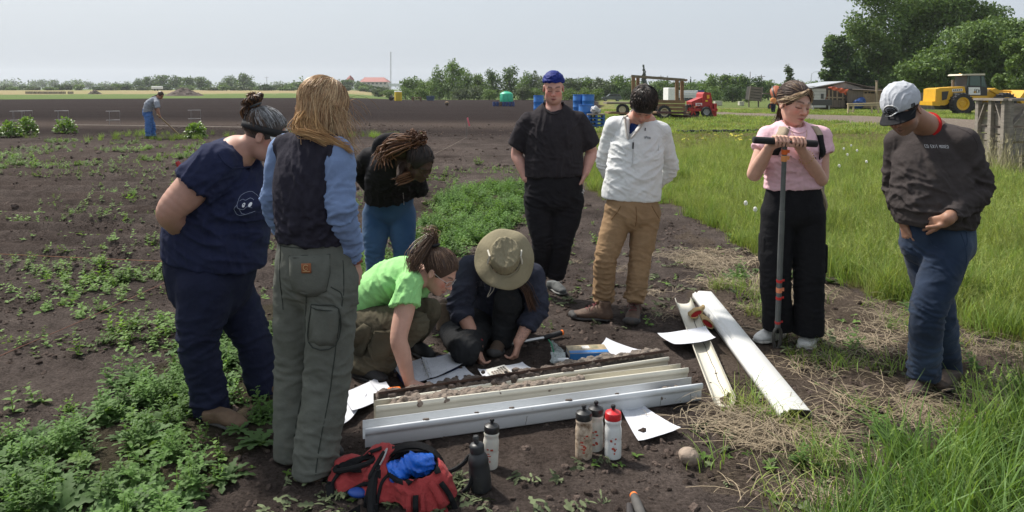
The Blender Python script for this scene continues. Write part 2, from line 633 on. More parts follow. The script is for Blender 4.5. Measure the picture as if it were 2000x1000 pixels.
Z_STRAW=poly_px([(1330,440),(1480,515),(1650,560),(1760,612),(2000,690),(2500,780),(2100,800),(1750,830),(1660,900),(1560,1020),(1420,930),(1380,790),(1400,640)])
Z_LUSH=poly_px([(1590,1300),(1620,1090),(1660,1000),(1720,930),(1800,890),(1900,830),(2000,800),(2600,850),(2600,1300)])
Z_MOWN=poly_px([(1165,262),(1172,186),(1390,186),(2000,190),(3300,200),(3300,262)])
Z_ROAD=poly_px([(1330,216),(1420,215),(1500,218),(1720,225),(2000,236),(2600,250),(2600,285),(2000,262),(1720,244),(1500,229),(1400,222)])
Z_PATCH=poly_px([(690,560),(690,500),(815,470),(830,405),(900,372),(1015,352),(1025,420),(1015,452),(930,480),(880,520),(815,560)])
Z_BL=poly_px([(-400,1100),(-300,860),(0,868),(180,805),(330,700),(440,620),(545,590),(560,700),(545,800),(535,880),(450,950),(400,1100)])
Z_MID=poly_px([(-500,560),(0,520),(330,470),(420,520),(440,640),(330,700),(180,805),(0,868),(-500,900)])
Z_FARW=poly_px([(-300,278),(420,276),(420,330),(-300,342)])
def soft(x,y,poly,amp,scale,seed):
 nx=x+amp*fbm2(x,y,scale,3,seed);ny=y+amp*fbm2(x,y,scale,3,seed+40)
 return inpoly(nx,ny,poly)
rad=[.02,.5,1.0]
while rad[-1]<2.2:rad.append(rad[-1]*1.03)
while rad[-1]<60:rad.append(rad[-1]*1.0095)
while rad[-1]<2400:rad.append(rad[-1]*1.03)
rad=np.array(rad)
ang=np.concatenate([np.radians(np.arange(-44,44.01,.2)),np.radians(np.arange(48,316,6.0))])
nr,na=len(rad),len(ang)
RR,AA=np.meshgrid(rad,ang,indexing='ij')
gx,gy=(RR*np.sin(AA)).ravel(),(RR*np.cos(AA)).ravel()
rr_=RR.ravel()
GRASSY=inpoly(gx,gy,Z_TALL)|inpoly(gx,gy,Z_MOWN)
def micro(x,y):
 r=np.hypot(x,y)
 near=np.clip(1.4-r/30,0,1)
 g=inpoly(x,y,Z_TALL)|inpoly(x,y,Z_MOWN)
 h=.010*fbm2(x,y,.55,3,1.0)+.014*fbm2(x,y,.17,3,5.0)*np.where(g,.4,1)
 cl=perlin(np.stack([x/.06,y/.06,np.zeros_like(x)],1))
 h+=.010*np.maximum(cl,0)*(~g)*np.clip(1.6-r/7,0,1)
 m=sstep(-.6,-1.6,x)*sstep(5.6,7.0,y)*(1-sstep(19,21,y))
 yy=y+.10*x+.12*fbm2(x,y,1.6,2,3.0)
 h+=m*(.050*np.sin(yy*2*math.pi/.62)+.016*np.sin(yy*2*math.pi/.31+1))
 m2=sstep(-.2,-.8,-(20-y)/3*0+x*0+20-y)*(1-sstep(70,90,y))*(x<.05*y)
 h+=m2*.03*np.sin((y+.03*x)*2*math.pi/1.1)*np.clip(fbm2(x,y,6,2,8.0)+.6,0,1)
 return h*near
gz=terr(gx,gy)+micro(gx,gy)
col=np.zeros((len(gx),3))
soilA,soilB,soilC=np.array((.058,.046,.041)),np.array((.128,.104,.093)),np.array((.034,.025,.022))
n1=np.clip(.5+.55*fbm2(gx,gy,.9,4,11.0),0,1)[:,None]
n2=np.clip(.5+.6*fbm2(gx,gy,.12,3,21.0),0,1)[:,None]
col[:]=soilA*(1-n1)+soilB*n1
col*=.78+.44*n2
def blend(mask,c,a=1.0):
 global col
 m=(np.asarray(mask,float)*a)[:,None]
 col=col*(1-m)+np.asarray(c)*m
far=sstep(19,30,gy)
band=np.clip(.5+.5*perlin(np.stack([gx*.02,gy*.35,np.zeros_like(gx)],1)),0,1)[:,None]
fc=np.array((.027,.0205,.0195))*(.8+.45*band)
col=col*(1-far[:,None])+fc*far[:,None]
bedm=sstep(-1.0,-2.0,gx)*sstep(6.5,8,gy)*(1-sstep(21,25,gy))
blend(bedm*np.clip(.5+fbm2(gx,gy*3,2.0,3,14.0),0,1),(.095,.072,.062),.6)
st=np.exp(-((gy+.05*gx-33)/3.5)**2)*(gx<2)
blend(st,(.11,.085,.072),.6)
npat=fbm2(gx,gy,8.0,4,31.0)
blend(soft(gx,gy,Z_MOWN,1.0,6.0,2.0),np.array((.155,.165,.058)),1)
mown=soft(gx,gy,Z_MOWN,1.0,6.0,2.0)
blend(mown&(npat>.1),(.20,.17,.075),.7)
road=soft(gx,gy,Z_ROAD,1.2,5.0,4.0)
blend(road,np.array((.20,.165,.135)),1)
tall=soft(gx,gy,Z_TALL,.25,.8,6.0)
blend(tall,(.115,.105,.045),1)
strw=soft(gx,gy,Z_STRAW,.2,.5,9.0)&~tall
blend(strw,(.12,.092,.066),.5)
lush=soft(gx,gy,Z_LUSH,.12,.4,12.0)
blend(lush,(.075,.065,.03),.8)
for zz in(Z_PATCH,Z_BL):blend(soft(gx,gy,zz,.15,.5,17.0),(.06,.055,.03),.6)
ratio=gx/np.maximum(gy,.1)
edge=132+14*(ratio<-.1)*0
r_=rr_
gm=(r_>136+8*np.clip(ratio*4,-1,1)*0)&(ratio<.14)
blend(gm,(.105,.145,.052),1)
tan=(r_>228+14*npat)&(ratio<-.16)&(r_<420)
blend(tan,np.array((.255,.205,.115)),1)
blend(tan&(fbm2(gx,gy*.3,30,3,44.0)>.12),(.21,.21,.095),.6)
blend((r_>=420)&(ratio<.14),(.11,.15,.06),1)
rgt=(ratio>=.14)&(r_>70)
blend(rgt,(.115,.145,.05),1)
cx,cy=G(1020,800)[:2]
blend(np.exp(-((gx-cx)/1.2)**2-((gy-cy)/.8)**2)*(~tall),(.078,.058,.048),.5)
i0=np.arange(nr-1)[:,None]*na+np.arange(na)[None]
i1=np.arange(nr-1)[:,None]*na+(np.arange(na)[None]+1)%na
GQ=np.stack([i0,i0+na,i1+na,i1],-1).reshape(-1,4)
def ground_mat():
 m=mat('ground',None,.95,.16,3.0,vcol=True,spec=.02)
 N,L=m.node_tree.nodes,m.node_tree.links
 b=N['Principled BSDF']
 tc=N.new('ShaderNodeTexCoord')
 prev=None
 for sc,st_,ds in((9.0,.7,.07),(38.0,1.0,.05),(110.0,1.0,.022)):
  nz=N.new('ShaderNodeTexNoise');nz.inputs['Scale'].default_value=sc;nz.inputs['Detail'].default_value=6;nz.inputs['Roughness'].default_value=.7
  L.new(tc.outputs['Object'],nz.inputs['Vector'])
  bp=N.new('ShaderNodeBump');bp.inputs['Strength'].default_value=st_;bp.inputs['Distance'].default_value=ds
  L.new(nz.outputs['Fac'],bp.inputs['Height'])
  if prev is not None:L.new(prev,bp.inputs['Normal'])
  prev=bp.outputs[0]
 L.new(prev,b.inputs['Normal'])
 src=b.inputs['Base Color'].links[0].from_socket
 n4=N.new('ShaderNodeTexNoise');n4.inputs['Scale'].default_value=55;n4.inputs['Detail'].default_value=6;n4.inputs['Roughness'].default_value=.75
 L.new(tc.outputs['Object'],n4.inputs['Vector'])
 mr=N.new('ShaderNodeMapRange');mr.inputs['From Min'].default_value=.3;mr.inputs['From Max'].default_value=.7;mr.inputs['To Min'].default_value=.45;mr.inputs['To Max'].default_value=1.65
 L.new(n4.outputs['Fac'],mr.inputs['Value'])
 sc_=N.new('ShaderNodeVectorMath');sc_.operation='SCALE'
 L.new(src,sc_.inputs[0]);L.new(mr.outputs[0],sc_.inputs['Scale']);L.new(sc_.outputs[0],b.inputs['Base Color'])
 return m
ground=obj('ground',np.stack([gx,gy,gz],1),GQ,ground_mat(),None,True,col)
tag(ground,'dark tilled soil giving way to grass and fields','ground',kind='structure')
# ------ plants: prototypes in an unlinked collection, scattered as stuff
def leaf(p,d,up,L,W,droop=.5,fold=.25,n=4,teeth=False,tipw=.0):
 """one leaf as a folded strip; returns verts, quads"""
 d=nrm(d);s_=nrm(np.cross(d,up));u=np.cross(s_,d)
 v,f=[],[]
 for i in range(n+1):
  t=i/n
  a=-droop*t
  c=p+d*(L*(math.sin(abs(droop)*t+1e-6)/(abs(droop)+1e-6)))+u*(L*(math.cos(droop*t)-1)/(abs(droop)+1e-6))
  w=W*(math.sin(math.pi*min(t*.86+.08,1))**.8)*.5
  if teeth:w*=1.35 if i%2 else .55
  if i==n:w=W*.03+tipw
  v+=[c-s_*w+u*fold*w,c,c+s_*w+u*fold*w]
 for i in range(n):
  b=i*3
  f+=[(b,b+1,b+4,b+3),(b+1,b+2,b+5,b+4)]
 return v,f
def merge(parts):
 v,f=[],[]
 for pv,pf in parts:
  b=len(v)
  v+=list(pv);f+=[tuple(i+b for i in q)for q in pf]
 return np.array(v),f
def blade(p,ang_,H,W,bend,n=4):
 d=V(math.cos(ang_),math.sin(ang_),0);s_=V(-d[1],d[0],0)
 v,f=[],[]
 for i in range(n+1):
  t=i/n
  c=p+d*(bend*H*t*t)+V(0,0,H*(t-.35*bend*t*t))
  w=W*.5*(1-t**1.6)+.0004
  v+=[c-s_*w,c+s_*w]
 for i in range(n):f.append((2*i,2*i+1,2*i+3,2*i+2))
 return v,f
def mk_proto(name,parts,mats,matidx=None):
 v,f=merge(parts)
 me=mesh_np(name,v,f,None,True)
 for m in mats:me.materials.append(m)
 return bpy.data.objects.new(name,me)
GREENS=[(.085,.17,.035),(.11,.20,.045),(.06,.125,.030)]
def leafmat(name,c,tr=.35,rnd=.34):return mat(name,c,.6,.22,30,objrand=rnd,translucent=tr,spec=.16)
def proto_pigweed(k):
 r=np.random.default_rng(100+k)
 parts=[]
 for s_ in range(r.integers(1,4)):
  b=V(*r.normal(size=2)*.02,0);h=r.uniform(.05,.11);lean=r.normal(size=2)*.03
  for i in range(9):
   t=i/8
   p=b+V(lean[0]*t,lean[1]*t,h*t)
   a=i*2.4+r.uniform(0,.5)
   L=r.uniform(.035,.06)*(1.1-.55*t)
   parts.append(leaf(p,V(math.cos(a),math.sin(a),.35+.5*t),V(0,0,1),L,L*.6,.7,.25))
  parts.append(blade(b,0,h,.004,0,2))
 return mk_proto('pigweed',parts,[leafmat('weed_leaf',(.130,.215,.058))])
def proto_thistle(k):
 r=np.random.default_rng(200+k)
 parts=[]
 for i in range(16):
  a=i*2.4+r.uniform(0,.6)
  L=r.uniform(.09,.17);e=r.uniform(.25,1.1)
  parts.append(leaf(V(*r.normal(size=2)*.01,0.005),V(math.cos(a),math.sin(a),e),V(0,0,1),L,L*.30,r.uniform(.5,1.1),.22,8,True))
 return mk_proto('thistle',parts,[leafmat('thistle_leaf',(.085,.150,.050))])
def proto_bush(k):
 r=np.random.default_rng(250+k)
 parts=[]
 for s_ in range(4):
  b=V(*r.normal(size=2)*.03,0);h=r.uniform(.10,.20);lean=r.normal(size=2)*.05
  for i in range(13):
   t=i/12
   p=b+V(lean[0]*t,lean[1]*t,h*t)
   a=i*2.4+r.uniform(0,.5)
   L=r.uniform(.05,.085)*(1.1-.6*t)
   parts.append(leaf(p,V(math.cos(a),math.sin(a),.3+.7*t),V(0,0,1),L,L*.38,.8,.25,6,True))
  parts.append(blade(b,0,h,.005,0,2))
 return mk_proto('leafy_weed',parts,[leafmat('leafy_weed_leaf',(.105,.190,.052))])
def proto_seedling(k):
 r=np.random.default_rng(300+k)
 parts=[leaf(V(0,0,.006),V(math.cos(a),math.sin(a),.4),V(0,0,1),L,L*.5,.5,.2,3)for a,L in((i*1.57+r.uniform(0,.4),r.uniform(.016,.034))for i in range(5))]
 return mk_proto('seedling',parts,[leafmat('seedling_leaf',(.12,.21,.045))])
def proto_wilted(k):
 r=np.random.default_rng(400+k)
 parts=[]
 for i in range(9):
  a=r.uniform(0,6.28);L=r.uniform(.04,.09)
  parts.append(leaf(V(*r.normal(size=2)*.03,.012+r.uniform(0,.015)),V(math.cos(a),math.sin(a),r.uniform(-.1,.2)),nrm(V(*r.normal(size=2)*.5,1)),L,L*.34,r.uniform(-.4,.9),.3,6,r.random()<.5))
 return mk_proto('wilted_weed',parts,[mat('wilted_leaf',(.105,.125,.065),.8,.3,30,objrand=.45,spec=.15)])
def proto_grass(k,h0,h1,w,nb,spread,bend,m,seeds=False):
 r=np.random.default_rng(500+k)
 parts=[]
 for i in range(nb):
  p=V(*(r.normal(size=2)*spread),0)
  parts.append(blade(p,r.uniform(0,6.28),r.uniform(h0,h1),w*r.uniform(.6,1.2),r.uniform(*bend),5))
 if seeds:
  for i in range(3):
   p=V(*(r.normal(size=2)*spread),0);H=h1*r.uniform(1.0,1.25);a=r.uniform(0,6.28)
   parts.append(blade(p,a,H,.0025,.15,4))
   for j in range(16):
    t=.78+.22*j/16
    c=p+V(math.cos(a),math.sin(a),0)*.15*H*t*t+V(0,0,H*(t-.05*t*t))
    parts.append(leaf(c,V(*r.normal(size=2),.9),V(0,0,1),.022*(1.3-j/16),.006,.3,.1,2))
 return mk_proto('grass_clump',parts,[m])
def proto_straw(k):
 r=np.random.default_rng(600+k)
 parts=[]
 for i in range(34):
  p=V(*r.normal(size=2)*.08,.008+r.uniform(0,.025));a=r.uniform(0,6.28)
  L=r.uniform(.06,.20);d=V(math.cos(a),math.sin(a),r.uniform(-.08,.12));s_=nrm(np.cross(d,V(0,0,1)));c2=r.uniform(-.25,.25)
  v,f=[],[]
  for j in range(5):
   t=j/4
   c=p+d*L*(t-.5)+s_*c2*L*(t-.5)**2+V(0,0,.01*math.sin(t*3.1))
   w=.0011
   v+=[c-s_*w,c+s_*w+V(0,0,.0006)]
  f=[(2*j,2*j+1,2*j+3,2*j+2)for j in range(4)]
  parts.append((v,f))
 return mk_proto('straw',parts,[mat('straw',(.25,.195,.125),.7,.25,40,objrand=.3)])
def proto_clod(k):
 import bmesh
 bm=bmesh.new();bmesh.ops.create_icosphere(bm,subdivisions=2,radius=1)
 for v in bm.verts:
  n_=mnoise.noise(v.co*1.1+Vector((k*7.1,0,0)))+.5*mnoise.noise(v.co*2.6+Vector((0,k*3.3,0)))
  v.co*=(1+.42*n_);v.co.z*=.7
 me=bpy.data.meshes.new('clod');bm.to_mesh(me);bm.free()
 me.materials.append(mat('clod_soil',(.098,.075,.064),.95,.35,2.0,bump=.6,bscale=6,objrand=.5,spec=.03))
 return bpy.data.objects.new('clod',me)
def scatter(name,label,cat,protos,pts,scale,tilt=.12,seed=0,parent=None):
 """one stuff object: a point cloud whose points carry instances of the prototypes"""
 pts=np.asarray(pts,float)
 r=np.random.default_rng(seed)
 n=len(pts)
 coll=bpy.data.collections.new(name+'_kinds')
 for p_ in protos:coll.objects.link(p_)
 me=bpy.data.meshes.new(name)
 me.vertices.add(n);me.vertices.foreach_set('co',pts.astype(np.float32).ravel())
 rot=np.stack([r.normal(size=n)*tilt,r.normal(size=n)*tilt,r.uniform(0,6.283,n)],1).astype(np.float32)
 me.attributes.new('rot','FLOAT_VECTOR','POINT').data.foreach_set('vector',rot.ravel())
 sc=np.broadcast_to(np.asarray(scale,float),(n,))if not callable(scale)else scale(r,n)
 me.attributes.new('scl','FLOAT','POINT').data.foreach_set('value',np.ascontiguousarray(sc,dtype=np.float32))
 me.attributes.new('pick','INT','POINT').data.foreach_set('value',r.integers(0,len(protos),n).astype(np.int32))
 o=place(name,me,parent)
 tag(o,label,cat,kind='stuff')
 ng=bpy.data.node_groups.new(name+'_scatter','GeometryNodeTree')
 ng.interface.new_socket('Geometry',in_out='INPUT',socket_type='NodeSocketGeometry')
 ng.interface.new_socket('Geometry',in_out='OUTPUT',socket_type='NodeSocketGeometry')
 N,L=ng.nodes,ng.links
 gi=N.new('NodeGroupInput');go=N.new('NodeGroupOutput')
 m2p=N.new('GeometryNodeMeshToPoints')
 ci=N.new('GeometryNodeCollectionInfo');ci.inputs['Collection'].default_value=coll
 ci.inputs['Separate Children'].default_value=True;ci.inputs['Reset Children'].default_value=True
 iop=N.new('GeometryNodeInstanceOnPoints');iop.inputs['Pick Instance'].default_value=True
 def na_(nm,ty):
  a=N.new('GeometryNodeInputNamedAttribute');a.data_type=ty;a.inputs['Name'].default_value=nm
  return a.outputs['Attribute']
 L.new(gi.outputs[0],m2p.inputs[0]);L.new(m2p.outputs[0],iop.inputs['Points']);L.new(ci.outputs[0],iop.inputs['Instance'])
 L.new(na_('pick','INT'),iop.inputs['Instance Index']);L.new(na_('rot','FLOAT_VECTOR'),iop.inputs['Rotation']);L.new(na_('scl','FLOAT'),iop.inputs['Scale'])
 L.new(iop.outputs[0],go.inputs[0])
 md=o.modifiers.new('scatter','NODES');md.node_group=ng
 return o
def rand_pts(n,x0,x1,y0,y1,seed,accept,drop=.0):
 r=np.random.default_rng(seed)
 x=r.uniform(x0,x1,n);y=r.uniform(y0,y1,n)
 k=r.uniform(0,1,n)<accept(x,y)
 x,y=x[k],y[k]
 return np.stack([x,y,terr(x,y)+micro(x,y)-drop],1)
BUSY=poly_px([(690,900),(650,840),(660,700),(700,670),(900,690),(1060,640),(1270,650),(1420,640),(1500,760),(1390,800),(1330,870),(1250,890),(950,930)])
BUSY2=poly_px([(1380,575),(1420,570),(1640,810),(1560,840),(1330,620)])
def free(x,y):return~(inpoly(x,y,BUSY)|inpoly(x,y,BUSY2))
pig=[proto_pigweed(k)for k in range(4)]
thi=[proto_thistle(k)for k in range(4)]
bus=[proto_bush(k)for k in range(4)]
sdl=[proto_seedling(k)for k in range(3)]
wil=[proto_wilted(k)for k in range(4)]
clp=lambda v:np.clip(v,0,1)
FEET=[G(425,828)[:2],G(530,778)[:2],G(610,935)[:2],G(570,890)[:2]]
A=rand_pts(3400,-4.6,-.4,2.0,5.0,1,lambda x,y:soft(x,y,Z_BL,.18,.5,17.0)*clp(.6+.8*fbm2(x,y,.5,3,2.0))*free(x,y)*np.min([np.hypot(x-f[0],y-f[1])>.17 for f in FEET],axis=0))
scatter('weeds','lush weeds with toothed leaves covering the lower left corner','weeds',thi+bus,A,lambda r,n:r.uniform(.40,.95,n),.15,1)
A=rand_pts(5200,-6.5,-.8,3.0,9.5,2,lambda x,y:(soft(x,y,Z_MID,.3,.8,3.0))*clp(.16+1.1*fbm2(x,y,.75,3,5.0))*free(x,y))
A2=rand_pts(900,-7,2.6,3.0,12,9,lambda x,y:(~inpoly(x,y,Z_TALL))*clp(-.2+.9*fbm2(x,y,1.2,3,15.0))*free(x,y))
scatter('young_weeds','young weeds dotted over the tilled soil on the left','weeds',pig,np.vstack([A,A2]),lambda r,n:r.uniform(.55,1.35,n),.2,2)
A=rand_pts(5200,-1.8,.6,5.2,12.5,3,lambda x,y:soft(x,y,Z_PATCH,.25,.8,4.0)*clp(.55+.8*fbm2(x,y,.8,3,8.0)))
scatter('weed_patch','dense green weed patch behind the crouching people','weeds',pig+bus,A,lambda r,n:r.uniform(.5,1.05,n),.2,3)
A=rand_pts(9000,-16,-2,12,25,4,lambda x,y:soft(x,y,Z_FARW,1.0,3.0,4.0)*clp(.15+.9*fbm2(x,y,2.2,3,18.0)))
B=rand_pts(5000,-14,2.0,8.5,16,5,lambda x,y:clp(-.35+.9*fbm2(x,y*2,1.6,3,28.0))*(x<.03*y))
scatter('bed_weeds','low weeds growing in rows across the far bed','weeds',pig,np.vstack([A,B]),lambda r,n:r.uniform(.7,1.5,n),.2,4)
A=rand_pts(14000,-7,2.8,2.4,10,6,lambda x,y:(~inpoly(x,y,Z_TALL))*clp(.05+.5*fbm2(x,y,.6,3,38.0))*free(x,y)*.5)
ROWS=rand_pts(42000,-11,.8,4.5,16,71,lambda x,y:(~inpoly(x,y,Z_TALL))*(x<.02*y+.2)*np.clip(np.cos((y+.10*x+.12*fbm2(x,y,1.6,2,3.0))*2*math.pi/.62)*.7+.15,0,1)*clp(.10+.9*fbm2(x,y,1.7,3,51.0))*free(x,y))
scatter('row_weeds','thin low green seedlings in rows over the left beds','weeds',[proto_pigweed(7),proto_pigweed(8),proto_seedling(5)],ROWS,lambda r,n:r.uniform(.35,.85,n),.2,41)
scatter('seedlings','tiny seedlings scattered over the soil','seedlings',sdl,A,lambda r,n:r.uniform(.6,1.5,n),.2,5)
A=rand_pts(4600,-1.5,2.4,2.4,7.5,7,lambda x,y:(~inpoly(x,y,Z_TALL))*(~inpoly(x,y,Z_BL))*clp(.22+.8*fbm2(x,y,.45,3,48.0))*free(x,y)*.6*np.clip(5/y,0,1.4))
scatter('wilted_weeds','pulled wilting weeds lying on the trodden soil','weeds',wil,A,lambda r,n:r.uniform(.3,.75,n),.3,6)
A=rand_pts(700,.6,3.4,3.0,7.5,8,lambda x,y:(soft(x,y,Z_STRAW,.3,.6,19.0)|((x>1.2)&(y>5)))*(~inpoly(x,y,Z_TALL))*clp(-.1+.8*fbm2(x,y,.5,2,58.0))*free(x,y))
scatter('straw_weeds','green weeds sprouting through dry straw on the right','weeds',bus+thi,A,lambda r,n:r.uniform(.4,.9,n),.2,7)
cl=[proto_clod(k)for k in range(5)]
A=rand_pts(60000,-6,3.0,2.3,9.5,10,lambda x,y:(~inpoly(x,y,Z_TALL))*clp(.3+.7*fbm2(x,y,.7,3,68.0))*np.clip(5.5/np.maximum(y,1),0,1)**1.5)
scatter('soil_clods','crumbled clods of dark soil','soil',cl,A,lambda r,n:.004+.019*r.random(n)**4,.6,8)
A=rand_pts(9000,-16,4,10,34,11,lambda x,y:(~inpoly(x,y,Z_TALL))*clp(.2+.8*fbm2(x,y*3,2.5,3,78.0)))
scatter('far_clods','larger clods on the further beds','soil',cl,A,lambda r,n:.015+.05*r.random(n)**3,.6,9)
gA=mat('grass_blade',(.160,.235,.060),.6,.2,12,objrand=.38,translucent=.35,spec=.15)
gB=mat('grass_blade_yellow',(.225,.265,.085),.7,.2,12,objrand=.38,translucent=.35,spec=.12)
gC=mat('grass_blade_deep',(.105,.180,.048),.5,.2,12,objrand=.34,translucent=.35,spec=.22)
gr1=[proto_grass(k,.14,.36,.007,34,.055,(.1,.9),gA)for k in range(3)]+[proto_grass(k+5,.16,.38,.005,30,.06,(.1,.8),gB,True)for k in range(3)]
acc=lambda x,y:soft(x,y,Z_TALL,.25,.8,6.0)*clp(.85+.5*fbm2(x,y,1.5,3,88.0))
A=np.vstack([rand_pts(9500,.4,9,4.0,10.5,12,acc),rand_pts(9000,.6,15,10,18,13,acc)])
scatter('tall_grass','tall fresh green meadow grass on the right','grass',gr1,A,lambda r,n:np.clip(.82+.5*fbm2(A[:,0],A[:,1],.9,2,131.0)+.15*fbm2(A[:,0],A[:,1],3.0,2,141.0),.4,1.35)*r.uniform(.75,1.15,n),.17,10)
A=rand_pts(7000,1.5,26,17,29,14,acc)
scatter('far_grass','meadow grass reaching back to the track','grass',gr1[:1]+gr1[3:],A,lambda r,n:r.uniform(.4,.8,n)*np.clip((28.5-A[:,1])/8,.25,1),.15,11)
gr2=[proto_grass(20+k,.22,.48,.011,26,.05,(.15,.9),gC)for k in range(3)]+[proto_grass(27,.25,.50,.008,24,.05,(.1,.7),gA,True)]
A=rand_pts(1300,.9,4.6,1.9,4.0,15,lambda x,y:soft(x,y,Z_LUSH,.10,.4,12.0)*clp(.8+.6*fbm2(x,y,.4,2,98.0))*(np.hypot(x,y)>2.2))
scatter('lush_grass','coarse broad bladed grass in the lower right corner','grass',gr2,A,lambda r,n:r.uniform(.45,.90,n),.2,12)
A=rand_pts(2600,.8,4.0,2.3,6.0,25,lambda x,y:soft(x,y,Z_STRAW,.25,.5,9.0)*clp(-.05+.9*fbm2(x,y,.5,2,99.0))*free(x,y))
scatter('short_grass','short thin grass mixed with straw','grass',[proto_grass(40+k,.05,.15,.0035,22,.04,(.3,1.2),gA)for k in range(2)]+[proto_grass(44,.05,.15,.003,22,.04,(.3,1.2),gB)],A,lambda r,n:r.uniform(.7,1.3,n),.2,22)
stp=[proto_straw(k)for k in range(4)]
A=rand_pts(4200,.2,5.2,2.3,7.5,16,lambda x,y:(soft(x,y,Z_STRAW,.3,.6,9.0)*.75+.035*(~inpoly(x,y,Z_TALL)))*clp(.35+1.2*fbm2(x,y,.55,3,108.0))*free(x,y))
scatter('dry_straw','pale dry straw lying over the soil on the right','straw',stp,A,lambda r,n:r.uniform(.6,1.3,n),.15,13)
A=rand_pts(9000,2,34,26,62,17,lambda x,y:inpoly(x,y,Z_MOWN)*(~soft(x,y,Z_ROAD,1.2,5.0,4.0))*.8)
scatter('mown_tufts','short tufts of the mown lawn behind','grass',[proto_grass(60,.05,.12,.02,26,.14,(.2,.9),gB),proto_grass(61,.05,.12,.02,26,.14,(.2,.9),gA)],A,lambda r,n:r.uniform(.8,1.8,n),.1,14)
A=rand_pts(2200,-16,-3,21,27,18,lambda x,y:np.exp(-((y-25.2-.02*x)/1.3)**2)*clp(.1+fbm2(x,y,2.0,2,118.0)))
scatter('bed_grass','grass growing round the hoeing person','grass',gr1[:3],A,lambda r,n:r.uniform(.5,.95,n),.15,15)
def dandelion():
 root=thing('dandelion','white dandelion seed head in the green grass','dandelion',(0,0,0),'dandelion clocks in the grass')
 mb=MB();mb.tube([(0,0,0),(.01,0,.12),(.015,0,.24)],.002,5);mb.build('stem',mat('dandelion_stem',(.16,.20,.08),.7),root)
 r=np.random.default_rng(77);mb=MB()
 for d in sphere_dirs_(90,77):
  a=V(.015,0,.255);b=a+d*.021
  s_=nrm(np.cross(d,V(.3,.5,.8)));w_=np.cross(d,s_)
  mb.add([b-s_*.006,b+w_*.006,b+s_*.006,b-w_*.006],[(0,1,2,3)])
 mb.build('seed_head',mat('dandelion_down',(.75,.74,.70),.9),root)
 return root
def sphere_dirs_(n,seed):
 d=np.random.default_rng(seed).normal(size=(n,3));return d/np.linalg.norm(d,axis=1)[:,None]
dd0=dandelion()
for i,(px,py)in enumerate(((1453,432),(1474,448),(1663,290),(1655,312),(1672,302),(1690,330),(1648,298),(1640,340))):
 c=dd0 if i==0 else dd0.copy()
 if i:
  C.objects.link(c)
  for ch in list(dd0.children):
   k=ch.copy();C.objects.link(k);k.parent=c
 c['label']='white dandelion seed head, '+('left of the auger, higher one','left of the auger, lower one','right of the pink sleeve, topmost','right of the pink sleeve, beside the lowest of four','right of the pink sleeve, second from right','nearest the capped person','right of the pink sleeve, leftmost at the top','lowest one just right of the pink sleeve')[i]
 g=G(px,py+24)
 c.location=Vector(g);c.rotation_euler=(0,0,i*1.3)
 c.scale=(1,1,1.35)
 # ====== BACKGROUND
def crown_mesh(lobes,n,size,palette,seed,shell=.55):
 """leaf faces spread through a set of ellipsoid lobes (centre, radii)"""
 r=np.random.default_rng(seed)
 vol=np.array([np.prod(l[1])**(2/3)for l in lobes]);cnt=(n*vol/vol.sum()).astype(int)+1
 Vs,Cs=[],[]
 for(c,ra),m in zip(lobes,cnt):
  d=r.normal(size=(m,3));d /= np.linalg.norm(d,axis=1)[:,None]
  rad_=shell+(1-shell)*r.random(m)**.6
  rad_*=1+.42*perlin(d*2.6+seed+c[0])
  p=np.asarray(c)+d*rad_[:,None]*np.asarray(ra)
  nn=d*.7+r.normal(size=(m,3))*.8+np.array((0,0,.15));nn /= np.linalg.norm(nn,axis=1)[:,None]
  t=np.cross(nn,r.normal(size=(m,3)));t /= np.linalg.norm(t,axis=1)[:,None]+1e-9
  b=np.cross(nn,t)
  s_=size*r.uniform(.5,1.25,m)[:,None]
  q=np.stack([p-t*s_,p-b*s_*.55+nn*s_*.15,p+t*s_,p+b*s_*.55+nn*s_*.15],1)
  Vs.append(q.reshape(-1,3))
  pc=np.array(palette)[r.integers(0,len(palette),m)]*r.uniform(.75,1.25,(m,1))
  Cs.append(np.repeat(pc,4,0))
 v=np.concatenate(Vs);c=np.concatenate(Cs)
 f=np.arange(len(v)).reshape(-1,4)
 return v,f,c
LEAFV=mat('tree_leaves',None,.6,.15,.6,vcol=True,translucent=.25,spec=.3)
BARK=mat('bark',(.10,.08,.065),.9,.3,6,bump=.5,bscale=12)
P_GREEN=[(.110,.175,.052),(.138,.208,.058),(.088,.148,.046)]
P_LIGHT=[(.105,.165,.042),(.125,.19,.048),(.085,.14,.038)]
P_DARK=[(.046,.084,.032),(.058,.098,.035),(.038,.070,.028)]
P_GREY=[(.085,.115,.062),(.10,.13,.07),(.07,.10,.055)]
P_CON=[(.022,.045,.026),(.028,.055,.03)]
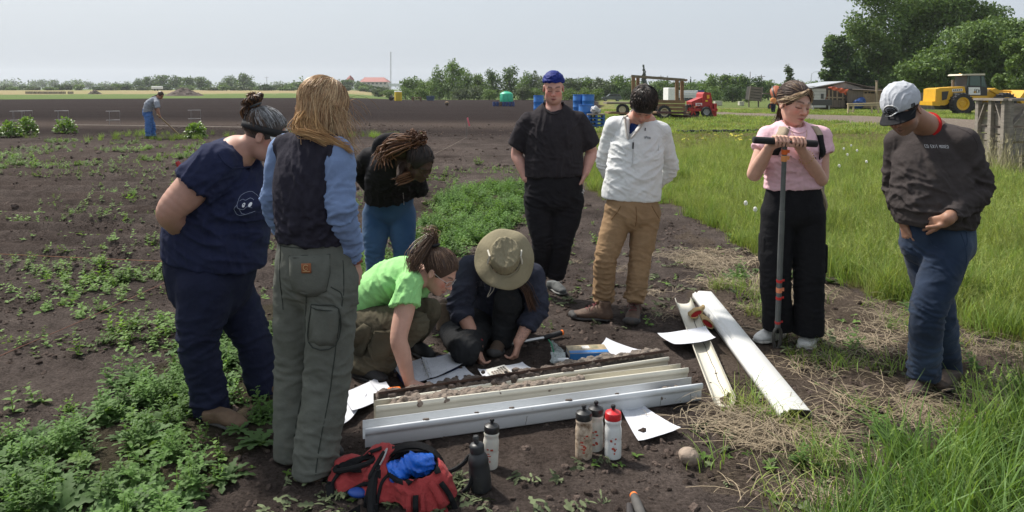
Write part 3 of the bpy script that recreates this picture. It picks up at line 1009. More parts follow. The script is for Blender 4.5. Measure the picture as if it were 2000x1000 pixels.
def tree(name,label,px,d,top,hw,pal,n=900,seed=0,group=None,conifer=False,trunk=True,squat=False,base_frac=.12,cat='tree',leaf_k=1.0,lobes_n=None,sprays=0):
 g=Gd(px,d)
 k=FPX/d
 topz=CAMH-(top-HOR)/k
 H=topz-g[2]
 W=hw/k
 r=np.random.default_rng(seed+int(px))
 root=thing(name,label,cat,g,group)
 lobes=[]
 if conifer:
  for i in range(9):
   t=i/8
   lobes.append((g+V(r.normal()*.04*W,r.normal()*.04*W,H*(.14+.82*t)),(W*(1-t)*.95+.06*W,W*(1-t)*.95+.06*W,H*.085)))
 else:
  nl=lobes_n or 20
  for i in range(nl):
   zz=r.uniform(.30 if not squat else .10,.90)
   prof=math.sin(math.pi*min(1,max(.05,(zz*.80+.14))))**.7
   a=r.uniform(0,6.28);q=r.uniform(.15,.72)*prof
   s_=W*r.uniform(.26,.46)*(.75+.4*prof)
   lobes.append((g+V(math.cos(a)*W*q,math.sin(a)*W*q,H*zz*.93),(s_,s_,min(s_*r.uniform(.75,1.1),H*.24))))
  lobes.append((g+V(0,0,H*.5),(W*.6,W*.6,H*.34)))
  lobes.append((g+V(r.uniform(-.2,.2)*W,0,H*.84),(W*.3,W*.3,H*.16)))
 for i in range(sprays):
  a=r.uniform(0,6.28);zz=r.uniform(.3,1.0)
  lobes.append((g+V(math.cos(a)*W*.9*math.sin(math.pi*zz*.85+.3),math.sin(a)*W*.9,H*zz),(W*.13,W*.13,H*.06)))
 size=max(W,H*.35)*.10*leaf_k
 v,f,c=crown_mesh(lobes,n,size,pal,seed+int(px),.35)
 v[:,2]=np.maximum(v[:,2],g[2]+.02)
 obj('crown',v,f,LEAFV,root,False,c)
 if trunk:
  mb=MB()
  tr_=max(W*.045,.05)
  mb.tube([g+V(0,0,-.1),g+V(.02*W,0,H*.3),g+V(-.02*W,.02,H*.62),g+V(0,0,H*.86)],[tr_*1.3,tr_,tr_*.6,tr_*.15],7)
  if not conifer:
   for i in range(4):
    a=r.uniform(0,6.28);z0=H*r.uniform(.28,.5)
    mb.tube([g+V(0,0,z0),g+V(math.cos(a)*W*.3,math.sin(a)*W*.3,z0+H*.15),g+V(math.cos(a)*W*.6,math.sin(a)*W*.6,z0+H*.28)],[tr_*.55,tr_*.4,tr_*.12],6)
  mb.build('trunk',BARK,root,True)
 return root
def big_tree(label,px,d,spec,pal,n,leafs,seed,trunks):
 g=Gd(px,d);k=FPX/d
 root=thing('broadleaf_tree',label,'tree',g,'big trees behind the yard')
 r=np.random.default_rng(seed)
 L=[]
 for(lx,ly,rx,ry)in spec:
  for j in range(13):
   dy=r.uniform(-.75,.75)*rx/k
   dd=d+dy*1.0
   kk=FPX/dd
   c=V((lx-1000+r.uniform(-.75,.75)*rx)/kk,dd,CAMH-(ly+r.uniform(-.75,.75)*ry-HOR)/kk)
   q=r.uniform(.26,.56)
   L.append((c,(rx*q/k,rx*q/k,(.5*rx+.5*ry)*q/k)))
 v,f,c=crown_mesh(L,n,leafs,pal,seed,.25)
 v[:,2]=np.maximum(v[:,2],g[2]+.02)
 obj('crown',v,f,LEAFV,root,False,c)
 for(tx,ty,tw)in trunks:
  mb=MB()
  b=Gd(tx,d);e=V((tx+r.uniform(-20,20)-1000)/k,d,CAMH-(ty-HOR)/k)
  mb.tube([b,lerp_(b,e,.4)+V(.2,0,0),lerp_(b,e,.75)-V(.15,0,0),e],[tw,tw*.75,tw*.45,tw*.1],8)
  for i in range(7):
   t=r.uniform(.25,.8);p=lerp_(b,e,t);a=r.uniform(0,6.28);ll=np.linalg.norm(e-b)*r.uniform(.2,.38)
   mb.tube([p,p+V(math.cos(a)*ll*.5,math.sin(a)*ll*.5,ll*.35),p+V(math.cos(a)*ll,math.sin(a)*ll,ll*.85)],[tw*.4,tw*.25,tw*.06],6)
  mb.build('trunk',BARK,root,True)
 return root
def lerp_(a,b,t):return np.asarray(a)*(1-t)+np.asarray(b)*t
big_tree('tallest dark green broadleaf tree rising past the top right edge',1770,84,
[(1770,20,90,60),(1690,60,50,40),(1850,20,80,45),(1720,110,60,40),(1660,135,45,35),(1800,90,70,50),(1900,55,55,40),(1640,95,30,25),(1780,150,70,30),(1730,-30,80,40),(1830,-35,80,40)],P_GREEN,62000,.20,3,[(1765,20,.30),(1815,10,.26),(1720,60,.2)])
big_tree('bushy dark tree at the left end of the big trees',1638,80,
[(1635,110,30,30),(1625,140,28,25),(1655,150,35,30),(1615,112,14,14),(1632,82,14,10),(1680,160,30,25)],P_DARK+P_GREEN[:1],20000,.18,4,[(1640,100,.18)])
big_tree('light green maple like tree behind the yellow loader',1890,68,
[(1880,95,70,35),(1830,120,50,30),(1930,80,60,35),(1860,150,60,28),(1920,140,60,30),(1790,150,45,28),(1960,60,50,30),(1980,110,50,35)],P_LIGHT[2:]+P_GREEN,46000,.17,5,[(1880,90,.2),(1940,90,.18)])
big_tree('yellow green tree at the right edge above the loader bucket',1995,60,
[(1985,110,30,30),(2010,150,45,40),(2000,175,40,25),(2040,90,50,40),(1960,165,25,18)],P_LIGHT,20000,.15,6,[(2005,100,.16)])
big_tree('dark shaded tree low behind the shed and cap',1740,92,
[(1700,165,50,25),(1760,165,60,28),(1830,165,60,25),(1900,165,50,25)],P_DARK,16000,.30,7,[(1745,150,.2)])
mid=[(806,150,24,172,P_GREEN),(836,158,20,170,P_GREEN),(858,128,22,165,P_GREEN),(884,114,26,163,P_GREEN),(909,136,20,160,P_GREEN),(936,142,20,166,P_LIGHT),(962,132,20,160,P_DARK+P_GREEN),(996,126,21,162,P_DARK+P_GREEN),(1024,138,18,158,P_GREEN),
(1046,140,18,158,P_GREY),(1070,146,22,155,P_GREY),(1118,153,26,150,P_GREY),(1146,150,24,150,P_GREEN),(1176,152,26,148,P_GREY),(1205,147,24,148,P_GREEN),(1232,150,22,150,P_GREEN),(1285,156,26,150,P_GREEN),(1320,160,26,152,P_GREY),(1352,160,24,150,P_GREEN),
(1386,146,24,128,P_GREEN),(1416,144,26,124,P_DARK+P_GREEN),(1446,146,26,122,P_DARK+P_GREEN),(1475,150,22,124,P_DARK),(1500,158,22,150,P_GREEN),(1530,160,20,140,P_GREEN),(1585,158,24,150,P_GREEN),(1614,155,24,150,P_DARK+P_GREEN)]
LB=['rounded green tree in the row beyond the field','full green tree in the row beyond the field','grey green willow bush in the row beyond the field']
for i,(px,top,hw,d,pal)in enumerate(mid):
 kd='grey green willow' if pal is P_GREY else('fresh light green tree' if pal is P_LIGHT else('dark green tree' if len(pal)>3 or pal is P_DARK else 'mid green tree'))
 where={858:'left of the tallest poplar in the middle row',884:'tallest of the middle row above the green tank',806:'right of the thin mast',1386:'above the red planter machine'}.get(px)
 lab=f'{kd}, {where}' if where else f'{kd}, {ORD[i]} from the mast along the middle tree row'
 tree('broadleaf_tree',lab,px,d,top,hw*1.25,pal,2600,40+i,'tree row beyond the field',squat=True,leaf_k=.75,sprays=5)
shr=[(822,172,22,140,P_LIGHT),(792,168,18,150,P_GREEN),(898,172,26,138,P_GREY),(926,168,26,138,P_GREY),(956,174,22,136,P_GREEN),(988,176,20,120,P_LIGHT),(1020,168,24,130,P_GREY),(1045,172,22,130,P_LIGHT),(1112,172,22,128,P_LIGHT),(1140,170,22,128,P_LIGHT),(1168,172,20,126,P_LIGHT),(1222,170,18,128,P_DARK),(760,174,18,190,P_LIGHT),(740,172,18,200,P_GREY),(1395,168,24,112,P_GREEN),(1430,166,26,108,P_DARK),(1462,170,22,106,P_DARK)]
for i,(px,top,hw,d,pal)in enumerate(sorted(shr,key=lambda q:q[0])):
 tree('shrub',f'{"pale" if pal is P_LIGHT else "grey green" if pal is P_GREY else "dark" if pal is P_DARK else "green"} low shrub, {ORD[i]} from the left in front of the tree row',px,d,top,hw,pal,1500,90+i,'shrubs in front of the tree row',squat=True,trunk=True,cat='shrub',leaf_k=.7)
tree('young_tree','thin young tree standing left of the shed roof',1540,90,122,13,P_GREY,900,5,leaf_k=.9,sprays=5)
for i,(px,top,hw,lab)in enumerate(((1257,127,9,'tallest dark spruce above the wooden wagon frame'),(1303,148,5,'small dark spruce right of the tallest spruce'),(1348,151,4,'smallest dark spruce on the horizon'))):
 tree('spruce',lab,px,230,top,hw,P_CON,800,130+i,'spruces on the horizon',conifer=True,leaf_k=1.3)
lf=[(272,152,12),(292,148,16),(318,146,18),(345,147,17),(370,150,16),(393,149,16),(408,156,8),(452,146,16),(478,143,18),(438,162,12),(492,156,10),(350,166,9),(585,160,20),(560,164,16),(680,156,18),(705,160,14),(515,168,14),(540,166,14),(615,156,18),(650,160,18),(720,165,14)]
for i,(px,top,hw)in enumerate(sorted(lf)):
 tree('broadleaf_tree',f'blue green tree, {ORD[i]} from the left of the woods beyond the hay field',px,400+(i%5)*9,top,hw*1.25,P_GREEN+P_DARK,1500,160+i,'woods beyond the hay field',squat=True,leaf_k=.8)
lf2=[(66,160,10),(84,154,12),(108,156,14),(130,158,12),(150,156,12),(175,160,12),(205,162,12),(232,160,11),(250,163,10),(20,163,14),(45,164,12)]
for i,(px,top,hw)in enumerate(sorted(lf2)):
 tree('broadleaf_tree',f'hazy tree, {ORD[i]} from the left edge on the horizon',px,720+(i%4)*15,top,hw*1.2,P_DARK+P_GREEN,600,190+i,'hazy trees on the horizon',squat=True,leaf_k=.9)
rb=np.random.default_rng(77)
for i in range(34):
 px=6+i*22.5+rb.uniform(-8,8)
 if 250<px<420:px+=8
 tree('shrub',f'blue green bush, {ORD[i]} from the left of the hedge behind the hay field',px,350+rb.uniform(-10,25),rb.uniform(164,171),rb.uniform(13,20),[P_GREY,P_GREEN,P_DARK][i%3],700,300+i,'hedge behind the hay field',squat=True,trunk=False,cat='shrub',leaf_k=1.35)
r=np.random.default_rng(5);L=[]
for k in range(340):
 px=r.uniform(-900,2900);d=r.uniform(1000,1500)
 g=Gd(px,d);H=r.uniform(9,17);W=r.uniform(9,18)
 L.append((g+V(0,0,H*.5),(W,W*.6,H*.55)))
v,f,c=crown_mesh(L,22000,2.2,P_DARK+P_GREEN,8,.3)
fw=obj('far_woods',v,f,LEAFV,None,False,c)
tag(fw,'far hazy forest along the whole horizon','forest',kind='stuff')
def building():
 d=560;k=FPX/d
 B=lambda px,py,dy=0:P(px,py,d+dy)
 root=thing('lodge','distant lodge with red roof and pale walls beside the mast','building',B(725,166))
 wall=mat('lodge_wall',(.55,.50,.45),.8);red=mat('red_roof',(.30,.10,.085),.7)
 mb=MB();x0,x1=B(706,164),B(757,164);mb.box(((x0[0]+x1[0])/2,d+8,x0[2]-1.5),(x1[0]-x0[0],16,6));mb.build('wall',wall,root)
 a,b,c_,e=B(702,160,-1),B(757,160,-1),B(750,151,8),B(712,151,8)
 a2,b2=a+V(0,18,0),b+V(0,18,0)
 ro=MB().add([a,b,c_,e,a2,b2],[(0,1,2,3),(4,3,2,5),(0,3,4),(1,5,2),(0,4,5,1)]).build('roof',red,root)
 mb=MB();t=B(684,157,4);mb.lathe([(3.4,0),(2.2,2.0),(.2,3.8)],t,4);mb.build('turret_roof',red,ro)
 mb=MB();mb.box(t+V(0,0,-2.4),(4.4,4.4,5));mb.build('turret',wall,root)
 for i in range(6):
  p=B(712+i*8,163,-.1);mb=MB();mb.box(p,(1.5,.3,1.3));mb.build('window',mat('dark_window',(.05,.06,.07),.3),root)
 mb=MB();p=B(770,166,4);mb.box(p,(8,6,2.2));mb.build('annex',mat('white_wall',(.7,.7,.7),.7),root)
building()
def mast():
 d=520
 a,b=P(763,172,d),P(763,101,d)
 root=thing('radio_mast','tall thin grey lattice mast on the horizon','mast',a)
 me_=mat('galvanised',(.42,.43,.45),.5,metal=.4)
 for i in range(3):
  o_=V(.42*math.cos(i*2.1),.42*math.sin(i*2.1),0);mb=MB();mb.tube([a+o_,b+o_],.10,5);mb.build('leg',me_,root)
 mb=MB();n_=26
 for i in range(n_):
  p,q=lerp_(a,b,i/n_),lerp_(a,b,(i+1)/n_)
  for j in range(3):
   o1=V(.42*math.cos(j*2.1),.42*math.sin(j*2.1),0);o2=V(.42*math.cos(j*2.1+2.1),.42*math.sin(j*2.1+2.1),0)
   mb.tube([p+o1,q+o2],.05,3,False)
 tag(mb.build('bracing',me_,root),kind='stuff')
mast()
def pole(px,d,top,label,arm=True):
 g=Gd(px,d);k=FPX/d;H=CAMH-(top-HOR)/k-g[2]
 root=thing('utility_pole',label,'pole',g,'poles along the horizon')
 mb=MB();mb.tube([g,g+V(0,0,H)],[.16,.10],7);mb.build('post',mat('grey_wood',(.20,.18,.16),.9),root)
 if arm:mb=MB();mb.box(g+V(0,0,H*.93),(2.0,.12,.14));mb.build('crossarm',mat('grey_wood',None),root)
pole(1486,200,146,'utility pole left of the fair streaked hair')
pole(1464,220,140,'thin pole above the tilted wooden box',False)
pole(522,420,150,'far pole between the two head tops');pole(1290,260,147,'utility pole right of the tall spruce');pole(1130,260,150,'utility pole right of the blue headscarf')
def lamp_post():
 d=160;g=Gd(1583,d);k=FPX/d;H=CAMH-(140-HOR)/k-g[2]
 root=thing('lamp_post','curved street lamp rising behind the shed','street lamp',g)
 gm_=mat('galvanised',None)
 mb=MB();mb.tube([g,g+V(0,0,H*.8),g+V(.1,0,H*.93),g+V(.7,0,H*.99),g+V(1.6,0,H)],[.10,.07,.06,.05,.05],7);mb.build('pole',gm_,root,True)
 mb=MB();mb.box(g+V(1.9,0,H),(.7,.25,.12));mb.build('lamp_head',gm_,root)
lamp_post()
WOODY=mat('weathered_wood',(.17,.145,.12),.9,.3,4,bump=.3,bscale=30,stretch=(1,1,6))
def bales():
 for i,(px,w)in enumerate(((57,9),(66,8),(75,8),(86,9),(96,9),(106,9),(116,9),(125,6),(139,8))):
  d=205;g=Gd(px,d);k=FPX/d
  root=thing('crate_stack',f'dark wooden crate, {ORD[i]} from the left of the low row by the hay field','crate',g,'crates by the hay field')
  ww=w/k
  for j in range(4):
   mb=MB();mb.box(g+V(0,0,.08+j*.17),(ww*.96,.9,.14));mb.build('slat',WOODY,root)
  for sx in(-1,1):mb=MB();mb.box(g+V(sx*ww*.43,-.48,.33),(.1,.06,.66));mb.build('post',WOODY,root)
bales()
def heap(name,label,px0,px1,top,d,m,seed,cat):
 g=Gd((px0+px1)/2,d);k=FPX/d;W=(px1-px0)/k/2;H=CAMH-(top-HOR)/k-g[2]
 n_=40;xs=np.linspace(-1,1,n_)
 X_,Y_=np.meshgrid(xs,xs)
 rr2=np.hypot(X_,Y_).ravel()
 z=np.clip(1-rr2**1.4,0,1)*(1+.5*perlin(np.stack([X_.ravel()*3,Y_.ravel()*3,np.full(n_*n_,seed)],1)))+.16*perlin(np.stack([X_.ravel()*9,Y_.ravel()*9,np.full(n_*n_,seed)],1))*(rr2<.95)
 v=np.stack([g[0]+X_.ravel()*W,g[1]+Y_.ravel()*W*.6,g[2]+z*H-.05],1)
 q=np.arange(n_*n_).reshape(n_,n_)
 f=np.stack([q[:-1,:-1],q[:-1,1:],q[1:,1:],q[1:,:-1]],-1).reshape(-1,4)
 o=obj(name,v,f,m,None,True);tag(o,label,cat)
heap('soil_heap','dark heap of soil behind the hoeing person',322,398,173,165,mat('heap_soil',(.085,.062,.052),.95,.4,1.2,bump=.6,bscale=4),2.0,'soil heap')
heap('brush_heap','low heap of brush at the edge of the hay field',172,200,176,200,mat('heap_brush',(.10,.08,.06),.95,.5,2,bump=.8,bscale=5),5.0,'heap')
def trailer():
 d=330;g=Gd(308,d);k=FPX/d
 root=thing('livestock_trailer','long white trailer parked before the woods','trailer',g)
 wm=mat('white_paint',(.72,.72,.71),.5)
 mb=MB();mb.box(g+V(0,0,1.35),(4.4,2,1.3),bev=.15);mb.build('body',wm,root)
 for sx in(-.6,.6):mb=MB();mb.lathe([(.38,-.12),(.38,.12)],g+V(sx,-1,.38),14,axis=(0,1,0));mb.build('wheel',BLACKR,root)
BLACKR=mat('tyre',(.022,.022,.024),.85,.2,10,bump=.3,bscale=20)
trailer()
def toilet():
 d=116;g=Gd(778,d);k=FPX/d
 root=thing('portable_toilet','yellow portable toilet with pale roof at the field edge','toilet',g)
 W=13/k;H=CAMH-(180-HOR)/k-g[2]
 ym=mat('yellow_plastic',(.78,.56,.02),.5)
 mb=MB();mb.box(g+V(0,0,H/2),(W,W,H),rz=.25,bev=.04);mb.build('cabin',ym,root)
 mb=MB();mb.box(g+V(0,0,H+.08),(W*1.06,W*1.06,.2),rz=.25,bev=.09);mb.build('roof',mat('white_plastic2',(.75,.74,.70),.5),root)
 mb=MB();mb.box(g+V(.1,-W*.53,H*.48),(W*.62,.05,H*.86),rz=.25);mb.build('door',mat('yellow_plastic_door',(.55,.40,.02),.5),root)
 mb=MB()
 for s_ in(-.33,0,.33):mb.box(g+V(s_*W,-W*.56,H*.5),(.03,.04,H*.9),rz=.25)
 tag(mb.build('rib',mat('yellow_plastic_door',None),root),kind='stuff')
toilet()
def atv():
 d=118;g=Gd(769,d);k=FPX/d
 root=thing('quad_bike','black quad bike with a rider beside the yellow toilet','quad bike',g)
 s_=.75
 bm_=mat('black_plastic',(.015,.015,.017),.5)
 mb=MB();mb.box(g+V(0,0,.62*s_),(1.5*s_,.7,.35),bev=.1);mb.box(g+V(-.45*s_,0,.9*s_),(.25,.3,.4),bev=.05);mb.build('body',bm_,root)
 for sx in(-1,1):
  for sy in(-1,1):mb=MB();mb.lathe([(.2,-.12),(.30,-.1),(.30,.1),(.2,.12)],g+V(sx*.55*s_,sy*.4,.3),14,axis=(0,1,0));mb.build('wheel',BLACKR,root)
 mb=MB();mb.tube([g+V(-.5*s_,-.35,1.05),g+V(-.45*s_,0,1.02),g+V(-.5*s_,.35,1.05)],.025,6);mb.build('handlebar',bm_,root)
atv()
def dumpster():
 d=118;g=Gd(841,d);k=FPX/d
 root=thing('dumpster','dark blue waste container before the middle trees','dumpster',g)
 dm=mat('blue_steel',(.03,.055,.11),.6,.3,3)
 mb=MB();mb.prism([g+V(-.55,-.5,.1),g+V(.55,-.5,.1),g+V(.6,-.5,.75),g+V(-.6,-.5,.75)],None,(0,1,0));mb.build('bin',dm,root)
 mb=MB();mb.box(g+V(0,0,.79),(1.28,1.1,.07));mb.build('lid',mat('blue_lid',(.05,.09,.15),.6),root)
dumpster()
def picnic():
 d=116;g=Gd(814,d)
 root=thing('picnic_table','brown picnic table by the dark blue container','table',g)
 wm=mat('brown_wood',(.17,.09,.06),.8,.3,5)
 for j in range(4):mb=MB();mb.box(g+V(0,-.33+j*.22,.62),(1.6,.19,.05));mb.build('top_plank',wm,root)
 for sy in(-1,1):mb=MB();mb.box(g+V(0,sy*.65,.36),(1.6,.24,.05));mb.build('bench_plank',wm,root)
 for sx in(-1,1):
  for sy in(-1,1):mb=MB();mb.beam(g+V(sx*.6,sy*.6,0),g+V(sx*.6,sy*.15,.6),.09);mb.build('leg',wm,root)
picnic()
BLUEP=mat('blue_drum',(.015,.13,.42),.4,.15,3,dirt=(.03,.10,.25),dirt_amt=.3)
def drum(px,d,w,h,z,label,m=None):
 g=Gd(px,d,z)
 root=thing('plastic_drum',label,'drum',g,'blue plastic drums')
 r_=w/2
 mb=MB();mb.lathe([(r_*.9,0),(r_*.98,.03*h),(r_,.1*h),(r_,.30*h),(r_*1.03,.32*h),(r_*1.03,.35*h),(r_,.37*h),(r_,.64*h),(r_*1.03,.66*h),(r_*1.03,.69*h),(r_,.71*h),(r_,.93*h),(r_*.95,.97*h)],g,28);mb.build('shell',m or BLUEP,root,True)
 mb=MB();mb.lathe([(r_*.97,.955*h),(r_*1.03,.96*h),(r_*1.03,1.0*h),(r_*.93,1.0*h),(r_*.92,.975*h)],g,28);mb.build('rim',m or BLUEP,root,True)
 return root
drum(1131,36.5,.60,.92,.42,'blue drum standing higher behind the black T-shirt shoulder');drum(1149,36,.58,.92,.42,'blue drum right of the higher drum')
drum(1144,31.5,.60,.95,.0,'front blue drum on the ground behind the black sleeve')
drum(1052,34,.46,.9,.42,'blue drum showing left of the face under the headscarf')
def pallet_pile():
 g=Gd(1161,31)
 root=thing('pallet_stack','stack of blue pallets beside the front blue drum','pallet',g)
 bp=mat('blue_paint_wood',(.02,.10,.30),.7,.4,5)
 for j in range(4):
  mb=MB();mb.box(g+V(.05,0,.10+j*.15),(.72,.8,.05));mb.build('deck',bp if j!=3 else WOODY,root)
  for sx in(-.3,0,.3):mb=MB();mb.box(g+V(.05+sx,0,.035+j*.15),(.09,.8,.08));mb.build('block',bp,root)
 b2=thing('plastic_bag','pale crumpled bag on the blue pallets','bag',g+V(0,0,.62))
 vv=Vol(.02);vv.ell(g+V(.02,0,.74),(.16,.16,.16),k=.02);vv.ell(g+V(.12,0,.69),(.14,.12,.1),k=.05)
 v_,q_=vv.mesh(1);v_=folds(v_,q_,[(g+V(0,0,.72),V(.3,0,1),.3,.4,.06,.05,2)],3,.03,.1)
 obj('sack',v_,q_,mat('pale_bag',(.42,.42,.43),.5),b2,True)
pallet_pile()
def tank():
 d=76;g=Gd(989,d)
 root=thing('water_tank','green cylindrical water tank with domed top on blue drums','tank',g+V(0,0,.5))
 tm=mat('green_tank',(.03,.42,.24),.45,.1,2)
 mb=MB();mb.lathe([(.66,.48),(.67,.55),(.67,1.25),(.62,1.32),(.40,1.46),(.15,1.52),(.02,1.53)],g,32);mb.build('tank_shell',tm,root,True)
 mb=MB();mb.lathe([(.2,1.48),(.2,1.57),(.02,1.58)],g,18);mb.build('lid',tm,root)
 for i in range(9):
  a=i/9*6.28
  mb=MB();mb.tube([g+V(.675*math.cos(a),.675*math.sin(a),.55),g+V(.675*math.cos(a),.675*math.sin(a),1.25)],.025,5);mb.build('rib',tm,root)
 for i in range(7):
  drum(965+i*6.2,d-.7,.30,.46,.02,f'low dark blue drum, {ORD[i]} from the left under the green tank',mat('dark_blue_drum',(.02,.045,.16),.5)if i!=2 else mat('brown_drum',(.10,.06,.045),.6))
tank()
def wheel(parent,c,r_,w_,hub,axis=(0,1,0),tread=True,nm='wheel'):
 ax=nrm(axis)
 mb=MB();mb.lathe([(r_*.62,-w_/2),(r_*.92,-w_/2),(r_,-w_*.32),(r_,w_*.32),(r_*.92,w_/2),(r_*.62,w_/2)],c,28,axis=ax,caps=False)
 if tread:
  u=nrm(np.cross(ax,V(0,0,1)));w2=np.cross(ax,u)
  for i in range(20):
   a=i/20*6.283
   p=np.asarray(c)+(r_*1.0)*(math.cos(a)*u+math.sin(a)*w2)
   R_=np.stack([-math.sin(a)*u+math.cos(a)*w2,ax,math.cos(a)*u+math.sin(a)*w2],1)
   mb.box(p,(r_*.12,w_*.9,r_*.10),R=R_)
 t=mb.build(nm,BLACKR,parent,True)
 mb=MB();mb.lathe([(.02,-w_*.30),(r_*.22,-w_*.30),(r_*.25,-w_*.22),(r_*.45,-w_*.2),(r_*.50,-w_*.42),(r_*.62,-w_*.45),(r_*.63,0),(r_*.63,w_*.45),(r_*.3,w_*.2),(.02,w_*.2)],c,24,axis=ax)
 mb.build('rim',hub,t,True)
 return t
def wagon():
 d=40.0;k=FPX/d
 B=lambda px,py,dy=0.0:P(px,py,d+dy)
 root=thing('farm_wagon','wooden hay wagon with tall timber frame and cream wheel','wagon',G(1300,232))
 wd=mat('wagon_timber',(.20,.115,.060),.85,.35,3,bump=.3,bscale=20);dkw=mat('maroon_beam',(.085,.035,.035),.8,.3,4)
 cream=mat('cream_rim',(.50,.44,.30),.6)
 wheel(root,B(1297,219,-.75),.36,.24,cream);wheel(root,B(1292,217,.95),.36,.24,cream);wheel(root,B(1215,214,-.6),.30,.2,cream);wheel(root,B(1218,214,.9),.30,.2,cream)
 for j in range(3):mb=MB();a=B(1285,198+j*7.2,-.8);b=B(1338,199+j*7.2,-.8);mb.beam(a,b,.05,.17);mb.build('side_board',wd,root)
 mb=MB();mb.beam(B(1285,219.5,-.85),B(1340,220,-.85),.10,.12);mb.build('sill',dkw,root)
 mb=MB();a,b=B(1225,220),B(1365,229);mb.beam(a,b,.16,.14);mb.build('drawbar',dkw,root)
 mb=MB();mb.box((B(1262,220)[0],d,B(1262,220)[2]),(4.3,1.6,.08));mb.build('deck',wd,root)
 for px,top,bot,dy in((1237,150,218,-.7),(1246,151,218,.7),(1322,156,197,-.7),(1332,157,197,.7)):
  mb=MB();mb.beam(B(px,bot,dy),B(px,top,dy),.17,.15);mb.build('post',wd,root)
 for a,b in(((1233,148.5,-.7),(1337,156,-.7)),((1240,149.5,.7),(1340,157,.7))):
  mb=MB();mb.beam(B(*a),B(*b),.12,.13);mb.build('top_rail',mat('grey_timber',(.17,.14,.10),.9,.3,4),root)
 for px in(1238,1335):mb=MB();mb.beam(B(px,150+(px>1300)*6,-.7),B(px+6,150.5+(px>1300)*6,.7),.10,.1);mb.build('cross_rail',wd,root)
 mb=MB();mb.box(B(1205,201,0),(1.3,1.5,.10));mb.build('flat_tray',mat('grey_timber',None),root)
wagon()
def planter():
 d=42.0
 B=lambda px,py,dy=0.0:P(px,py,d+dy)
 root=thing('potato_planter','red farm planter machine with hopper and black tyres','farm machine',G(1372,228))
 rd=mat('red_machine',(.36,.018,.016),.45,.15,4,dirt=(.18,.05,.035),dirt_amt=.3);dk=mat('dark_iron',(.04,.035,.035),.6,metal=.4)
 mb=MB();mb.prism([B(1371,203,-.7),B(1373,184,-.7),B(1376,180,-.7),B(1388,181,-.7),B(1391,196,-.7),B(1392,213,-.7),B(1372,213,-.7)],None,(0,1.5,0));mb.build('hopper',rd,root)
 mb=MB();mb.prism([B(1350,199,-.62),B(1372,190,-.62),B(1372,206,-.62),B(1352,209,-.62)],None,(0,1.2,0));mb.build('feed_box',rd,root)
 mb=MB();mb.prism([B(1340,206,-.5),B(1352,204,-.5),B(1350,216,-.5),B(1343,220,-.5)],None,(0,1.0,0));mb.build('hitch_frame',dk,root)
 for a,b in(((1344,212),(1372,208)),((1348,220),(1370,206)),((1352,209),(1358,224)),((1362,207),(1350,224)),((1386,205),(1394,226))):
  mb=MB();mb.beam(B(*a,-.8),B(*b,-.8),.06);mb.build('frame_bar',rd,root)
 mb=MB();mb.prism([B(1345,223,-.75),B(1362,221,-.75),B(1364,225,-.75),B(1346,227,-.75)],None,(0,1.4,0));mb.build('share',dk,root)
 mb=MB();mb.box(B(1380,197,-.73),(.12,.03,.08));mb.build('yellow_label',mat('yellow_plastic',(.78,.56,.02),.5),root)
 mb=MB();mb.box(B(1366,214,0),(1.6,1.7,.14));mb.build('frame_beam',rd,root)
 for j in range(3):mb=MB();mb.beam(B(1342+j*5,204,-.75),B(1346+j*6,222,-.75),.06);mb.build('tine',dk,root)
 mb=MB();mb.box(B(1390,217,0),(.16,1.5,.9));mb.build('rear_board',rd,root)
 wheel(root,B(1379,218.5,-.85),.28,.22,mat('grey_rim',(.28,.28,.29),.5));wheel(root,B(1381,218,.8),.28,.22,mat('grey_rim',None));wheel(root,B(1360,221,-.6),.18,.14,dk)
 mb=MB();mb.box(B(1365,204,-.72),(.36,.02,.16),rz=0);mb.build('maker_plate',mat('white_paint',None),root)
 mb=MB()
 for i in range(5):mb.box(B(1361.5+i*1.7,204,-.735),(.03,.01,.08))
 mb.build('plate_marks',rd,root)
 mb=MB();mb.box(B(1383,189,-.75),(.14,.05,.2));mb.build('warning_light',mat('orange_lamp',(.75,.35,.02),.4),root)
planter()
def rv():
 d=66.0
 B=lambda px,py,dy=0.0:P(px,py,d+dy)
 root=thing('camper_trailer','white boxy camper behind the wagon','trailer',Gd(1330,d))
 wm=mat('white_paint',None)
 c=B(1308,184);mb=MB();mb.box(c,(.72,2.2,1.15),bev=.04);mb.build('front_body',wm,root)
 c=B(1338,187);mb=MB();mb.box(c+V(0,.1,0),(2.1,2.0,.95),bev=.05);mb.build('body',mat('pale_panel',(.50,.54,.58),.5),root)
 for j in range(4):mb=MB();mb.box(B(1338,177+j*4.2,-1.06),(2.0,.06,.10));mb.build('slat',wm,root)
 for i in range(4):mb=MB();mb.box(B(1324+i*8.5,193.5,-1.05),(.30,.05,.36));mb.build('window',mat('dark_window',None),root)
 c=B(1364,185);mb=MB();mb.box(c,(.55,1.8,.8));mb.build('blue_end',mat('blue_tarp',(.02,.06,.20),.6),root)
 for px in(1312,1348):wheel(root,B(px,197,-.9),.22,.2,mat('grey_rim',None),tread=False)
rv()
